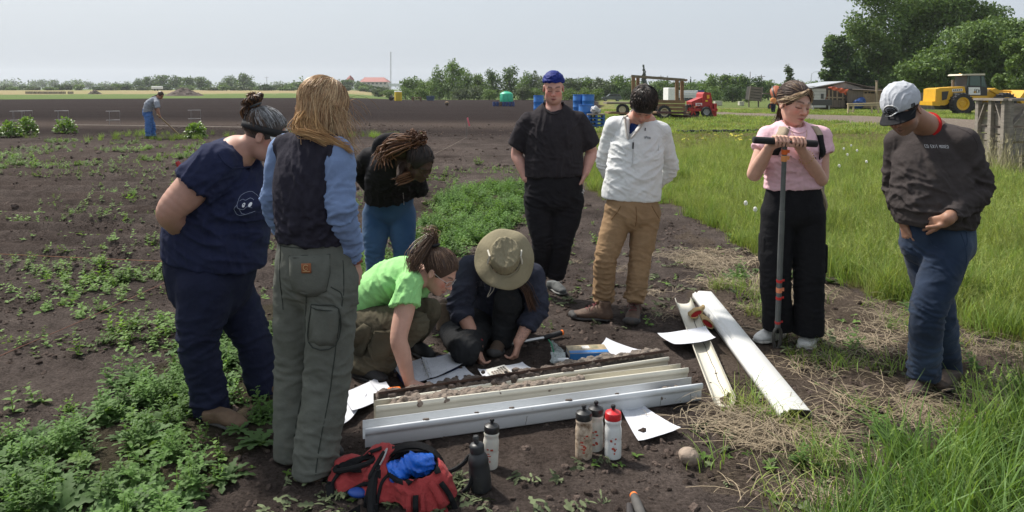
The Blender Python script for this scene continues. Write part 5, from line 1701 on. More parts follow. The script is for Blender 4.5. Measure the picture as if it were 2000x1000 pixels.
def sphere_dirs(n,seed):
 r=np.random.default_rng(seed)
 d=r.normal(size=(n,3))
 return d/np.linalg.norm(d,axis=1)[:,None]
def slerp(a,b,t):
 om=math.acos(max(-1,min(1,float(a@b))))
 if om<1e-4:return np.tile(a,(len(t),1))
 return(np.sin((1-t)*om)[:,None]*a+np.sin(t*om)[:,None]*b)/math.sin(om)
def swept_strands(c,R,s,tie,n,seed,lift=.05,steps=10,facecone=.42,zmin=-.55,wob=.02):
 """hair pulled from everywhere on the scalp to one tie direction"""
 tie=nrm(tie)
 out=[]
 r=np.random.default_rng(seed)
 for d in sphere_dirs(n*3,seed):
  if d@nrm((0,.86,-.5))>facecone or d[2]<zmin:continue
  t=np.linspace(0,1,steps)
  p=slerp(d,tie,t)
  k=1.03+lift*np.sin(t*math.pi)*r.uniform(.2,1)+r.uniform(0,.035)
  q=(CC+p*CR*k[:,None])*s
  q+=wob*.1*np.sin(t*9+r.uniform(0,6))[:,None]*r.normal(size=3)*s
  out.append(c+q@R.T)
  if len(out)>=n:break
 return out
def hair_object(parent,parts,name='hair',rough=.42):
 """parts: list of (verts, faces, colors)"""
 b=0
 Vs,Fs,Cs=[],[],[]
 for v,f,col in parts:
  Vs.append(v);Fs.append(f+b);b+=len(v)
  Cs.append(col if getattr(col,'ndim',1)==2 else np.tile(np.array(col),(len(v),1)))
 return obj(name,np.concatenate(Vs),np.concatenate(Fs),mat('hair_'+str(rough),None,rough,.12,40,vcol=True,spec=.35),parent,True,np.concatenate(Cs))
def tint(cols,n,seed,dv=.35):
 """n colours mixed from a palette with brightness spread"""
 r=np.random.default_rng(seed)
 cols=np.array(cols)
 a=cols[r.integers(0,len(cols),n)]
 return a*r.uniform(1-dv,1+dv,(n,1))
def cloth(name,col,rough=.9,var=.12,**k):
 k.setdefault('bump',.17);k.setdefault('bscale',48.0);k.setdefault('sheen',.0);k.setdefault('spec',.12);k.setdefault('scale',9.0)
 return mat(name,col,rough,var,**k)
class Surf:
 """a finished cloth surface one can lay patches and prints on"""
 def __init__(s,v,Q):
  s.v,s.Q=v,Q
  s.b=BVHTree.FromPolygons([tuple(x)for x in v],[tuple(int(i)for i in q)for q in Q])
 def hit(s,p,d):
  r=s.b.ray_cast(Vector(p),Vector(d))
  return(np.array(r[0]),np.array(r[1]))if r[0]is not None else(None,None)
 def patch(s,name,mat_,parent,poly,org,d,off=.003,thick=.003,n=10):
  """poly: closed list of 3D points near the surface (projected along d); filled by a fan of quads"""
  poly=np.asarray(poly,float)
  cen=poly.mean(0)
  rings=[1.0,.66,.33]
  vv=[]
  dd=nrm(d)
  pts=[]
  for k in rings:
   for p in poly:pts.append(cen+(p-cen)*k)
  pts.append(cen)
  outp=[]
  for p in pts:
   h,nn=s.hit(p-dd*.35,dd)
   outp.append(h-dd*off if h is not None else p)
  m=len(poly)
  outp=np.array(outp)
  f=[]
  for r in range(2):
   for i in range(m):
    f.append((r*m+i,r*m+(i+1)%m,(r+1)*m+(i+1)%m,(r+1)*m+i))
  for i in range(m):f.append((2*m+i,2*m+(i+1)%m,3*m))
  b=len(outp)
  outp=np.vstack([outp,outp[:m]+dd*(off+thick)])
  for i in range(m):f.append((i,b+i,b+(i+1)%m,(i+1)%m))
  return obj(name,outp,f,mat_,parent,False)
 def line(s,pts,d,off=.002):
  out=[]
  dd=nrm(d)
  for p in pts:
   h,nn=s.hit(np.asarray(p)-dd*.35,dd)
   out.append(h-dd*off if h is not None else np.asarray(p,float))
  return out
def garment(name,vol,mat_,parent,specs=(),seed=0.0,base=.0025,bscale=.09,smooth=1,colors=None):
 v,Q=vol.mesh(smooth)
 v=folds(v,Q,list(specs),seed,base,bscale)
 o=obj(name,v,Q,mat_,parent,True,colors(v)if colors else None)
 return o,Surf(v,Q)
def lerp(a,b,t):return np.asarray(a,float)*(1-t)+np.asarray(b,float)*t
def limb_folds(a,b,c,amp=.006,wl_=.035,rad=.11):
 """folds bunched at the bend b of a limb a-b-c, some along the rest"""
 return[(b,nrm(np.asarray(c)-np.asarray(a)),.09,rad,wl_,amp,3.5),(lerp(b,c,.55),np.asarray(c)-np.asarray(b),.12,rad,wl_*1.3,amp*.6,3.5),
 (lerp(a,b,.6),nrm(nrm(np.asarray(b)-np.asarray(a))+V(.5,.2,0)),.12,rad,wl_*1.5,amp*.6,3.5)]
def shoe(parent,heel,toe,upper,sole,style='sneaker',lace=None,w=.05,z0=0.0,name='shoe',h=.005,pitch=0.0,sc=1.0):
 """heel, toe: ground points (x,y)"""
 heel=V(heel[0],heel[1],z0);toe=V(toe[0],toe[1],z0)
 f=nrm(toe-heel);L=.285 if style!='boot' else .30
 up=V(0,0,1)
 if pitch:up=rot_axis(up,np.cross(f,up),0);f=nrm(f+up*pitch);up=nrm(up-f*(f@up))
 x=np.cross(f,up)
 R=np.stack([x,f,up],1)
 T=lambda a,b,c:heel+R@V(a,b,c)*sc
 w=w*sc
 sv=Vol(h)
 sv.tube([T(0,.035,.012),T(0,.11,.012),T(0,.19,.012),T(0,L-.045,.014)],[w*.8,w*.78,w,w*.78],[.016,.014,.014,.013],side=x,k=.01)
 hi={'sneaker':.075,'boot':.125,'low':.07}[style]
 uv=Vol(h)
 uv.tube([T(0,.04,.035),T(0,.11,.04),T(0,.185,.036),T(0,L-.05,.03)],[w*.72,w*.72,w*.88,w*.66],[.034,.038,.032,.022],side=x,k=.02)
 uv.tube([T(0,.055,.045),T(0,.06,hi)],[.044,.041],k=.03,n=3)
 uv.tube([T(0,.07,.075),T(0,.13,.062),T(0,.19,.046)],[.026,.026,.02],k=.02,n=3)
 uv.cut(T(0,0,.012),-up)
 uv.cut(T(0,.05,hi-.005),nrm(up*1-f*.15))
 uo=obj(name,*uv.mesh(1),upper,parent,True)
 obj('sole',*sv.mesh(1),sole,uo,True)
 if style=='boot':
  tv=Vol(h)
  tv.tube([T(-w*.55,L-.055,.026),T(0,L-.037,.03),T(w*.55,L-.055,.026)],[.022,.026,.022],k=.01,n=4)
  obj('toe_cap',*tv.mesh(1),sole,uo,True)
 if lace is not None:
  mb=MB()
  for i in range(5 if style=='boot' else 4):
   t=i/4.0
   y=.105+.08*(1-t);z=.108-.035*(1-t)*1.35-(0 if style=='boot' else .022)
   sgn=1 if i%2 else-1
   mb.tube([T(-.024*sgn,y,z-.004),T(0,y+.008,z+.005),T(.024*sgn,y+.016,z-.006)],.0028,5)
  mb.tube([T(0,.112,.102),T(.03,.125,.10),T(.042,.13,.075)],.0026,5)
  mb.tube([T(0,.112,.102),T(-.03,.12,.10),T(-.045,.14,.07)],.0026,5)
  mb.build('laces',lace,uo,True)
 return uo
SKIN=mat('skin',None,.55,.05,30,bump=.04,bscale=300,vcol=True,sss=.12,spec=.4)
WHITE_TRIM=mat('white_trim',(.72,.72,.72),.7)
BLACK_TRIM=mat('black_trim',(.012,.012,.014),.75,.2)
def skin_obj(parent,vol,hc,hR,hs,skin,lip=(.36,.14,.12),brow=(.05,.03,.02),smooth=1,extra=None,name='body',**kw):
 v,Q=vol.mesh(smooth)
 col=skin_colors(v,hc,hR,hs,skin,lip,brow,**kw)
 if extra:col=extra(v,col)
 o=obj(name,v,Q,SKIN,parent,True,np.clip(col,0,1))
 return o,Surf(v,Q)
FAIR=(.50,.285,.215)
PINKISH=(.52,.28,.225)
TANNED=(.33,.175,.115)
DEEP=(.060,.032,.022)
# ------ person: black shirt and blue headscarf
def person_headscarf():
 Y=5.72
 q=lambda px,py,dy=0.0:P(px,py,Y+dy)
 root=thing('person','person in black T-shirt and blue headscarf, hands in the trouser pockets','person',G(1075,578))
 hc=q(1081,171,-.03);hR=frame((-.03,-1,-.30));hs=.97
 T=lambda a,b,c:hc+hR@(np.array((a,b,c))*hs)
 sL,sR=q(1033,238,.03),q(1129,237,.03)
 eL,eR=q(1010,300,.08),q(1155,297,.08)
 wL,wR=q(1028,349,-.02),q(1143,338,-.02)
 vol=Vol(.0048)
 add_head(vol,hc,hR,hs,jaw=1.18)
 vol.ell(T(0,.028,-.078),(.060,.05,.036),hR,.03)
 vol.tube([T(0,-.012,-.05),q(1081,205,.03),q(1081,222,.03)],[.056,.058,.07],k=.02)
 vol.tube([q(1081,222,.03),q(1081,262,.03)],[.10,.10],[.07,.08],side=V(1,0,0),k=.03)
 for s_,e_,w_,sg in((sL,eL,wL,-1),(sR,eR,wR,1)):
  vol.tube([s_,lerp(s_,e_,.5),e_,lerp(e_,w_,.35),w_],[.055,.057,.048,.047,.030],k=.03)
  vol.tube([q(1081,228,.03),s_],[.06,.05],k=.03)
  d=nrm(V(-.42*sg,.12,-1))
  add_hand(vol,w_,d,V(-sg,0,0),1 if sg<0 else-1,s=.95,thumb=V(.75,-.75,-.25)if sg<0 else V(-.35,-.8,-.6),thumb_curl=.25)
 skin_obj(root,vol,hc,hR,hs,PINKISH,(.30,.09,.085),(.06,.035,.025),blush=.75)
 v=Vol(.008)
 X=V(1,0,0)
 v.tube([q(1081,362),q(1081,335),q(1081,300),q(1081,262),q(1081,232,.02),q(1081,214,.03)],[.226,.230,.222,.212,.175,.085],[.172,.172,.165,.155,.125,.078],side=X,k=.017)
 for s_,e_,sg in((sL,eL,-1),(sR,eR,1)):
  v.tube([q(1081,226,.03),lerp(q(1081,226,.03),s_,.55),s_],[.070,.064,.056],k=.022)
  v.tube([s_,lerp(s_,e_,.45)+V(sg*.01,0,0),lerp(s_,e_,1.1)+V(sg*.012,0,0)],[.078,.088,.088],k=.028,clip=(lerp(s_,e_,.83),nrm(e_-s_+V(sg*.04,0,0))))
 v.ell(q(1081,205,-.02),(.073,.085,.066),k=.01,sub=True)
 v.cut(q(1081,343),V(0.03,0,-1))
 sp=[(q(1081,335),V(1,0,.1),.3,.5,.075,.010,6),(q(1040,262,-.15),V(.8,0,.6),.1,.2,.05,.010,4),(q(1120,260,-.15),V(.8,0,-.6),.1,.2,.05,.010,4),
 (q(1081,320,-.1),V(.2,0,1),.08,.35,.05,.006,4)]
 sh,S=garment('shirt',v,cloth('black_cotton',(.027,.0235,.027)),root,sp,3.0,.004,.07)
 nb=MB()
 pts=S.line([q(1081,205,-.02)+V(.076*math.sin(a),0,-.068*math.cos(a))for a in np.linspace(-1.9,1.9,15)],V(0,1,0),.001)
 nb.tube(pts,.006,6)
 nb.build('neck_band',cloth('black_cotton',None),sh,True)
 t=Vol(.008)
 hL,hR_=q(1053,392),q(1110,392)
 kL,kR=q(1060,470,-.05),q(1098,470,-.05)
 aL,aR=q(1050,548,.05),q(1085,545)
 t.tube([q(1081,325),q(1081,352),q(1081,385)],[.192,.222,.226],[.135,.16,.16],side=X,k=.022)
 for h_,k_,a_ in((hL,kL,aL),(hR_,kR,aR)):
  t.tube([h_,lerp(h_,k_,.5),k_,lerp(k_,a_,.4),a_],[.122,.112,.086,.080,.064],k=.017,clip=(lerp(k_,a_,.97),a_-k_))
 sp=limb_folds(hL,kL,aL,.008)+limb_folds(hR_,kR,aR,.008)+[(q(1081,395,-.1),V(.2,0,1),.1,.4,.05,.007,4)]
 sp+=[(aL,V(0,0,1),.08,.12,.028,.008,4),(aR,V(0,0,1),.08,.12,.028,.008,4)]
 tr,S2=garment('trousers',t,cloth('black_joggers',(.018,.017,.020)),root,sp,8.0,.004)
 mb=MB()
 for dx,dz in((-.008,0),(.008,.004),(0,-.012),(0,.014)):
  p=S2.line([q(1138,374)+V(dx,0,dz)],V(0,1,0),.003)[0]
  mb.box(p,(.012,.003,.011))
 mb.build('logo',WHITE_TRIM,tr)
 grey=mat('grey_sneaker',(.075,.08,.08),.8,.3,30);soleg=mat('grey_sole',(.14,.14,.135),.8,.2,20,dirt=(.05,.035,.028),dirt_amt=.5)
 g=G(1073,562);g2=G(1102,578)
 shoe(root,g,g2,grey,soleg,lace=mat('pale_lace',(.35,.35,.34),.8))
 g=G(1038,566);g2=G(1030,592)
 shoe(root,g,g2,grey,soleg)
 sv=Vol(.005)
 sv.ell(hc+hR@((CC+V(0,-.004,.004))*hs),CR*hs*1.10,hR,.01)
 sv.cut(T(0,.06,.058),hR@V(0,.28,-1))
 sv.ell(T(0,-.095,.0),(.03,.03,.03),hR,.03)
 sv.tube([T(.01,-.1,-.01),T(.03,-.125,-.08)],[.02,.03],[.006,.006],side=hR[:,0],k=.01)
 fs=[(T(0,.05,.075),hR@V(.25,0,1),.05,.2,.018,.006,7),(T(.06,.0,.06),hR@V(0,.3,1),.06,.12,.02,.006,7),(T(-.06,.0,.06),hR@V(0,.3,1),.06,.12,.02,.006,7)]
 garment('headscarf',sv,cloth('blue_scarf',(.012,.022,.16),.6,.2),root,fs,2.2,.0012,.05)
 return root
 # ------ person: white pullover, tan trousers
def person_white_pullover():
 Y=5.2
 q=lambda px,py,dy=0.0:P(px,py,Y+dy)
 root=thing('person','dark haired person in white half-zip pullover and tan trousers, head bowed','person',G(1200,628))
 hc=q(1256,205,-.14);hR=frame((-.10,-.72,-.78),up=(.10,-.6,.8));hs=1.0
 T=lambda a,b,c:hc+hR@(np.array((a,b,c))*hs)
 X=nrm(V(1,.05,-.10))
 sL,sR=q(1199,246,.06),q(1292,257,.06)
 eL,eR=q(1181,315,.16),q(1308,330,.16)
 wL,wR=q(1206,372,.26),q(1268,372,.26)
 vol=Vol(.0045)
 add_head(vol,hc,hR,hs,jaw=1.08)
 nb_=q(1250,238,.05)
 vol.tube([T(0,-.02,-.05),lerp(T(0,-.02,-.05),nb_,.5),nb_],[.056,.056,.07],k=.02)
 vol.tube([nb_,q(1247,280,.05)],[.12,.12],[.08,.08],side=X,k=.03)
 skin_obj(root,vol,hc,hR,hs,(.46,.24,.175),(.36,.13,.11),(.02,.014,.012),blush=.6)
 u=Vol(.006)
 u.tube([q(1244,300,.05),q(1246,262,.035),q(1248,240,.05)],[.11,.11,.085],[.085,.090,.080],side=X,k=.02)
 u.ell(q(1249,230,-.06),(.062,.07,.05),k=.008,sub=True)
 garment('undershirt',u,cloth('blue_cotton',(.014,.03,.115)),root,[],1.0)
 v=Vol(.0075)
 v.tube([q(1232,405,.03),q(1233,380,.02),q(1238,340,.01),q(1243,298,.02),q(1247,262,.04),q(1249,240,.05)],
 [.214,.212,.202,.192,.165,.08],[.150,.150,.142,.138,.12,.072],side=X,k=.03)
 for s_,e_,w_,sg in((sL,eL,wL,-1),(sR,eR,wR,1)):
  v.tube([q(1249,245,.05),lerp(q(1249,245,.05),s_,.55),s_],[.075,.074,.062],k=.022)
  v.tube([s_,lerp(s_,e_,.5),e_,lerp(e_,w_,.5),w_],[.066,.068,.062,.055,.042],k=.019)
 for sg,x0,x1 in((-1,1226,1243),(1,1276,1250)):
  pass
 v.tube([q(1249,250,.05),q(1250,226,.04)],[.083,.078],[.08,.075],side=X,k=.02)
 v.ell(q(1250,220,.03),(.066,.064,.055),k=.006,sub=True)
 top=q(1251,220,-.12);bot=q(1234,273,-.20)
 for k in range(15):
  tt=k/14
  c_=lerp(top,bot,tt);w_=.082*(1-tt)**.85+.003
  v.ell(c_,(w_,.165,.014),k=.004,sub=True)
 v.cut(q(1234,390),V(-.06,0,-1))
 sp=[(q(1205,330,-.12),nrm(V(.5,0,1)),.14,.25,.06,.008,5),(q(1265,340,-.12),nrm(V(-.6,0,1)),.14,.25,.06,.008,5),(q(1232,372,-.12),V(.3,0,1),.06,.35,.05,.006,6),
 (q(1215,285,-.12),nrm(V(.7,0,.7)),.08,.15,.04,.010,4),(q(1285,290,-.1),nrm(V(-.6,0,.8)),.09,.14,.04,.010,4)]
 sp+=limb_folds(sL,eL,wL,.010,.034)+limb_folds(sR,eR,wR,.010,.034)
 wh=cloth('white_fleece',(.66,.665,.66),.95,.05)
 pl,S=garment('pullover',v,wh,root,sp,5.0,.004,.07)
 seam=mat('white_seam',(.52,.52,.52),.9)
 D=V(0,1,0)
 mb=MB()
 mb.tube(S.line([lerp(q(1233,272),q(1229,322),t)for t in np.linspace(0,1,9)],D,.001),.005,6)
 mb.build('zip_placket',seam,pl,True)
 for sg_ in(-1,1):
  pe=[lerp(top,bot,tt)+V(sg_*(.082*(1-tt)**.85+.009),0,0)for tt in np.linspace(.12,1,12)]
  mb=MB();mb.tube(S.line(pe,D,.002),.0075,7);mb.build('collar_edge',mat('beige_lining',(.45,.42,.38),.9),pl,True)
 mb=MB()
 mb.tube(S.line([q(1232,276),q(1231,288)],D,.004),.0055,6)
 mb.build('zip_pull',BLACK_TRIM,pl,True)
 for ln in([(1219,226),(1206,250),(1196,268),(1192,285)],[(1282,244),(1295,256),(1303,262),(1309,265)],[(1283,300),(1285,275),(1298,262),(1311,256)]):
  mb=MB()
  mb.tube(S.line(catmull([q(*p)for p in ln],4),D,.0),.003,5)
  mb.build('seam',wh,pl,True)
 mb=MB()
 mb.tube(S.line([q(1257,249),q(1256,254)],D,.002),.004,5)
 mb.build('zip_tab',BLACK_TRIM,pl,True)
 mb=MB()
 gl=mat('grey_thread',(.22,.23,.25),.8)
 for i,(x0,z0)in enumerate(((1255,267),(1258,266),(1261.5,267.5),(1265,268))):
  for(a,b)in(((-1.1,2.2),(-1.1,-2)),((-1.1,-2),(1,-1.2)),((1,-1.2),(1,2.2)),((-1,0.2),(1,.4)))[:3+i%2]:
   mb.tube(S.line([q(x0+a[0],z0+a[1]),q(x0+b[0],z0+b[1])],D,.0015),.0016,4)
 mb.build('chest_logo',gl,pl)
 t=Vol(.0075)
 hL,hR_=q(1208,420),q(1262,418)
 kL,kR=q(1183,505,-.07),q(1250,505,-.03)
 aL,aR=q(1177,588,-.0),q(1240,586,-.05)
 t.tube([q(1233,372),q(1234,395),q(1235,415)],[.160,.182,.192],[.105,.125,.138],side=X,k=.022)
 for h_,k_,a_ in((hL,kL,aL),(hR_,kR,aR)):
  t.tube([h_,lerp(h_,k_,.5),k_,lerp(k_,a_,.45),a_],[.100,.094,.079,.076,.072],k=.017,clip=(a_,a_-k_+V(0,.05,0)))
 sp=limb_folds(hL,kL,aL,.012,.04)+limb_folds(hR_,kR,aR,.012,.04)
 sp+=[(lerp(kL,aL,.9),aL-kL,.11,.13,.036,.018,4),(lerp(kR,aR,.9),aR-kR,.11,.13,.036,.018,4),(q(1234,425,-.1),nrm(V(.4,0,1)),.08,.3,.05,.010,4)]
 tr,S2=garment('trousers',t,cloth('tan_canvas',(.27,.175,.098),.9,.16,dirt=(.19,.12,.07),dirt_amt=.25,dscale=5),root,sp,12.0,.004)
 dk=cloth('tan_stitch',(.14,.075,.035))
 for ln in([(1208,398),(1200,412),(1190,425)],[(1268,398),(1276,412),(1284,424)],[(1236,398),(1237,420),(1236,436)]):
  mb=MB();mb.tube(S2.line(catmull([q(*p)for p in ln],4),D,.0),.003,5);mb.build('seam',dk,tr,True)
 bu=mat('boot_leather',(.085,.05,.033),.75,.35,18,bump=.25,bscale=60,dirt=(.14,.085,.055),dirt_amt=.45,dscale=14)
 bs=mat('boot_rubber',(.045,.043,.042),.8,.25,20,dirt=(.08,.06,.05),dirt_amt=.5,dscale=20)
 la=mat('red_lace',(.16,.035,.04),.8,.3,60)
 shoe(root,G(1200,627),G(1112,622),bu,bs,'boot',la,sc=1.14)
 shoe(root,G(1243,612),G(1226,650),bu,bs,'boot',la,sc=1.14)
 dark=np.array((.012,.009,.008))
 cap=hair_cap(.005,hc,hR,hs,1.15,facec=(0,.118,-.060),facer=(.078,.075,.085))
 parts=[(cap[0],cap[1],dark)]
 r=np.random.default_rng(4)
 wh_=nrm((0.05,-.45,.9));lines=[]
 for d in sphere_dirs(2600,8):
  if d@nrm((0,.86,-.5))>.62 or d[2]<-.6:continue
  away=nrm(d-wh_*(d@wh_)+r.normal(size=3)*.09)
  ang=r.uniform(.35,1.0)
  tt=np.linspace(0,1,8)
  e=nrm(d*math.cos(ang)+away*math.sin(ang))
  p=slerp(d,e,tt)
  k=1.15+r.uniform(.0,.07)*np.sin(tt*2.6)+r.uniform(-.02,.09)*tt
  lines.append(hc+((CC+p*CR*k[:,None])*hs)@hR.T)
  if len(lines)>1300:break
 v_,f_,c_=strands(lines,np.where(np.arange(len(lines))%5==0,.0026,.0016),tint([(.010,.008,.007),(.02,.014,.011),(.05,.035,.028),(.085,.06,.048)],len(lines),2))
 parts.append((v_,f_,c_))
 hair_object(root,parts)
 return root
 # ------ person: pink T-shirt with the soil auger
def person_pink():
 Y=4.62
 q=lambda px,py,dy=0.0:P(px,py,Y+dy)
 root=thing('person','person in pink T-shirt and wide black trousers resting both hands on a T-handle auger','person',G(1545,680))
 hc=q(1551,202,-.02);hR=frame((.34,-1,-.26),up=(.10,0,1));hs=1.09
 T=lambda a,b,c:hc+hR@(np.array((a,b,c))*hs)
 X=nrm(V(1,.03,0))
 sL,sR=q(1500,266,.02),q(1603,266,.02)
 eL,eR=q(1473,340,-.05),q(1603,350,-.05)
 bL,bR=q(1470,273,-.30),q(1597,281,-.30)
 bd=nrm(bR-bL)
 gL,gR=lerp(bL,bR,.43),lerp(bL,bR,.695)
 vol=Vol(.0036)
 add_head(vol,hc,hR,hs)
 nb_=q(1549,262,.03)
 vol.tube([T(0,-.015,-.05),q(1549,245,.015),nb_],[.053,.051,.066],k=.02)
 vol.tube([nb_,q(1549,300,.03)],[.13,.13],[.07,.07],side=X,k=.03)
 wr=[]
 for s_,e_,g_,sg in((sL,eL,gL,-1),(sR,eR,gR,1)):
  w_=g_+V(sg*.035,.055,-.035)if sg>0 else g_+V(-.045,.05,-.035)
  wr.append(w_)
  vol.tube([s_,lerp(s_,e_,.5),e_,lerp(e_,w_,.35),w_],[.052,.050,.044,.044,.028],k=.03)
  vol.tube([q(1549,268,.03),s_],[.06,.045],k=.03)
  for i in range(4):
   o_=bd*((i-1.5)*.0215)
   kn=g_+o_+V(0,.018,.026)
   vol.tube([w_+o_*.5,kn],[.015,.0118],k=.012,n=2)
   p1=g_+o_+V(0,-.016,.026);p2=g_+o_+V(0,-.030,.001);p3=g_+o_+V(0,-.020,-.022)
   sc=.92 if(i==(0 if sg<0 else 3))else 1
   vol.tube([kn,p1],[.0108*sc,.0102*sc],k=.004,n=1)
   vol.tube([p1,p2],[.0102*sc,.0092*sc],k=.003,n=1)
   vol.tube([p2,p3],[.0092*sc,.0078*sc],k=.003,n=1)
  tb=g_-bd*sg*.045
  vol.tube([w_,lerp(w_,tb,.5)+V(0,0,-.004),tb+V(0,.012,-.012),tb+V(0,-.012,-.02)],[.017,.014,.0115,.0085],k=.010,n=3)
 skin_obj(root,vol,hc,hR,hs,(.56,.325,.245),(.42,.13,.12),(.09,.055,.035),blush=.45)
 pk=cloth('pink_cotton',(.72,.47,.52),.92,.05)
 v=Vol(.0075)
 v.tube([q(1549,385),q(1549,360),q(1549,325,-.01),q(1549,292,-.02),q(1549,266,.02),q(1549,252,.03)],[.185,.178,.170,.178,.155,.075],[.128,.128,.128,.14,.105,.07],side=X,k=.017)
 for s_,e_,sg in((sL,eL,-1),(sR,eR,1)):
  v.tube([q(1549,260,.03),lerp(q(1549,260,.03),s_,.55),s_],[.07,.068,.058],k=.019)
  v.tube([s_,lerp(s_,e_,.4)+V(sg*.008,0,0),lerp(s_,e_,.9)+V(sg*.012,0,0)],[.064,.073,.078],k=.022,clip=(lerp(s_,e_,.45),nrm(e_-s_+V(sg*.10,0,0))))
 v.ell(q(1549,241,-.01),(.062,.075,.05),k=.008,sub=True)
 v.cut(q(1549,368),V(0.02,0,-1))
 sp=[(q(1549,345,-.1),V(.05,0,1),.07,.4,.038,.010,6),(q(1525,315,-.1),nrm(V(.5,0,1)),.07,.15,.035,.010,4),(q(1580,315,-.1),nrm(V(-.5,0,1)),.07,.15,.035,.010,4),(q(1549,362,-.1),V(1,0,.1),.25,.4,.05,.006,5),
 (lerp(sL,eL,.3),nrm(V(1,0,.6)),.08,.1,.03,.007,4),(lerp(sR,eR,.3),nrm(V(-1,0,.6)),.08,.1,.03,.007,4)]
 sh,S=garment('shirt',v,pk,root,sp,4.0,.0035,.06)
 D=V(0,1,0)
 mb=MB();mb.tube(S.line([q(1549,241,-.01)+V(.067*math.sin(a),0,-.054*math.cos(a))for a in np.linspace(-1.7,1.7,15)],D,.0),.006,6);mb.build('neck_band',pk,sh,True)
 mb=MB()
 for i in range(5):
  x0=1507+i*4.4
  mb.tube(S.line([q(x0,303),q(x0+2,300),q(x0+3.6,303)],D,.001),.003,4)
 for k in range(3):mb.tube(S.line([q(1555,288+5*k),q(1560,289+5*k)],D,.001),.003,4)
 mb.build('chest_print',mat('grey_print',(.35,.25,.26),.9),sh)
 mb=MB();mb.tube(S.line(catmull([q(1531,244),q(1535,260),q(1543,270),q(1551,271),q(1560,263),q(1566,250)],4),D,.002),.0014,4);mb.build('necklace',mat('gold',(.5,.33,.14),.35,metal=.8),root)
 w_=wr[1];e_=eR;ax=nrm(e_-w_);c_=lerp(w_,e_,.30)
 u=nrm(np.cross(ax,V(0,0,1)));w2=np.cross(ax,u)
 mb=MB()
 for k in range(14):
  a=k/14*2*math.pi
  p=c_+.043*(math.cos(a)*u+math.sin(a)*w2)
  mb.lathe([(.002,-.004),(.004,0),(.002,.004)],p,6)
 mb.build('bracelet',mat('gold',None),root)
 t=Vol(.0075)
 hL,hR_=q(1519,420),q(1578,420)
 kL,kR=q(1514,540,-.02),q(1580,545,-.02)
 aL,aR=q(1519,643,.05),q(1580,653,-.02)
 t.tube([q(1549,355),q(1549,385),q(1549,412)],[.150,.178,.190],[.098,.122,.132],side=X,k=.022)
 for h_,k_,a_ in((hL,kL,aL),(hR_,kR,aR)):
  t.tube([h_,lerp(h_,k_,.5),k_,lerp(k_,a_,.5),a_],[.106,.102,.094,.092,.092],k=.017,clip=(a_,V(0,0,-1)))
 sp=limb_folds(hL,kL,aL,.010,.045)+limb_folds(hR_,kR,aR,.010,.045)
 tr,S2=garment('trousers',t,cloth('black_canvas',(.014,.014,.016)),root,sp,6.0,.004)
 for(x0,y0,x1,y1)in((1482,455,1493,515),(1604,470,1613,535)):
  poly=[q(x0,y0),q(x1,y0),q(x1,y1),q(x0,y1)]
  pv=Vol(.007);cx=(x0+x1)/2;cy=(y0+y1)/2
  pv.rbox(q(cx,cy,0)+V(.014 if cx<1550 else-.014,0,0),(.022,.06,.095),rad=.018)
  obj('cargo_pocket',*pv.mesh(1),cloth('black_canvas',None),tr,True)
 ws=mat('white_sneaker',(.62,.61,.58),.7,.12,20,dirt=(.2,.16,.12),dirt_amt=.3,dscale=14)
 so=mat('white_sole',(.55,.53,.48),.75,.15,20,dirt=(.16,.12,.09),dirt_amt=.45,dscale=20)
 shoe(root,G(1530,657),G(1490,668),ws,so,lace=WHITE_TRIM,w=.056,sc=1.05)
 shoe(root,G(1588,662),G(1565,692),ws,so,lace=WHITE_TRIM,w=.058,sc=1.05)
 tie=(-.25,-.93,-.35)
 dark=np.array((.035,.019,.014))
 cap=hair_cap(.0045,hc,hR,hs,1.05,facec=(0,.092,-.04),facer=(.076,.078,.106))
 parts=[(cap[0],cap[1],dark)]
 ls=swept_strands(hc,hR,hs,tie,900,5,.05)
 parts.append(strands(ls,.0019,tint([(.035,.018,.014),(.05,.026,.02),(.075,.045,.032),(.16,.11,.07)],len(ls),3)))
 r=np.random.default_rng(9);fr=[]
 for k in range(70):
  sx=-1 if k%2 else 1
  t0=np.linspace(0,1,12)
  lift=r.uniform(0,.012)
  ctrl=np.array([(sx*.003,.078+lift,.088+lift),(sx*.030,.080+lift*.6,.070),(sx*(.062+lift*.5),.058,.034+r.uniform(-.012,.01)),(sx*(.081+lift*.6),.012,.008+r.uniform(-.01,.01)),(sx*.076,-.05,-.010)])+r.normal(size=3)*.004+np.outer(np.array([.3,.8,1,1,.5]),np.array((0,-.35,1)))*r.uniform(-.004,.020)
  fr.append(hc+(catmull(ctrl,3)*hs)@hR.T)
 parts.append(strands(fr,.0014,tint([(.44,.32,.19),(.32,.21,.12),(.55,.43,.28),(.16,.095,.06)],len(fr),4,.25)))
 tl=[]
 for k in range(160):
  o_=r.normal(size=3)*.012
  ctrl=np.array([np.array(tie)*CR+CC+o_*.5,np.array((-.035,-.12,-.06))+o_,np.array((-.045,-.115,-.13))+o_*1.5,np.array((-.03,-.09,-.185))+o_*2.0+r.normal(size=3)*.01])
  tl.append(hc+(catmull(ctrl,4)*hs)@hR.T)
 parts.append(strands(tl,.002,tint([(.035,.018,.014),(.05,.026,.02),(.09,.05,.035)],len(tl),6)))
 hair_object(root,parts)
 er=MB();er.lathe([(.002,-.012),(.005,-.006),(.004,.008),(.001,.012)],T(-.083,.0,-.052),8);er.build('earring',mat('gold',None),root)
 return root,(bL,bR),S
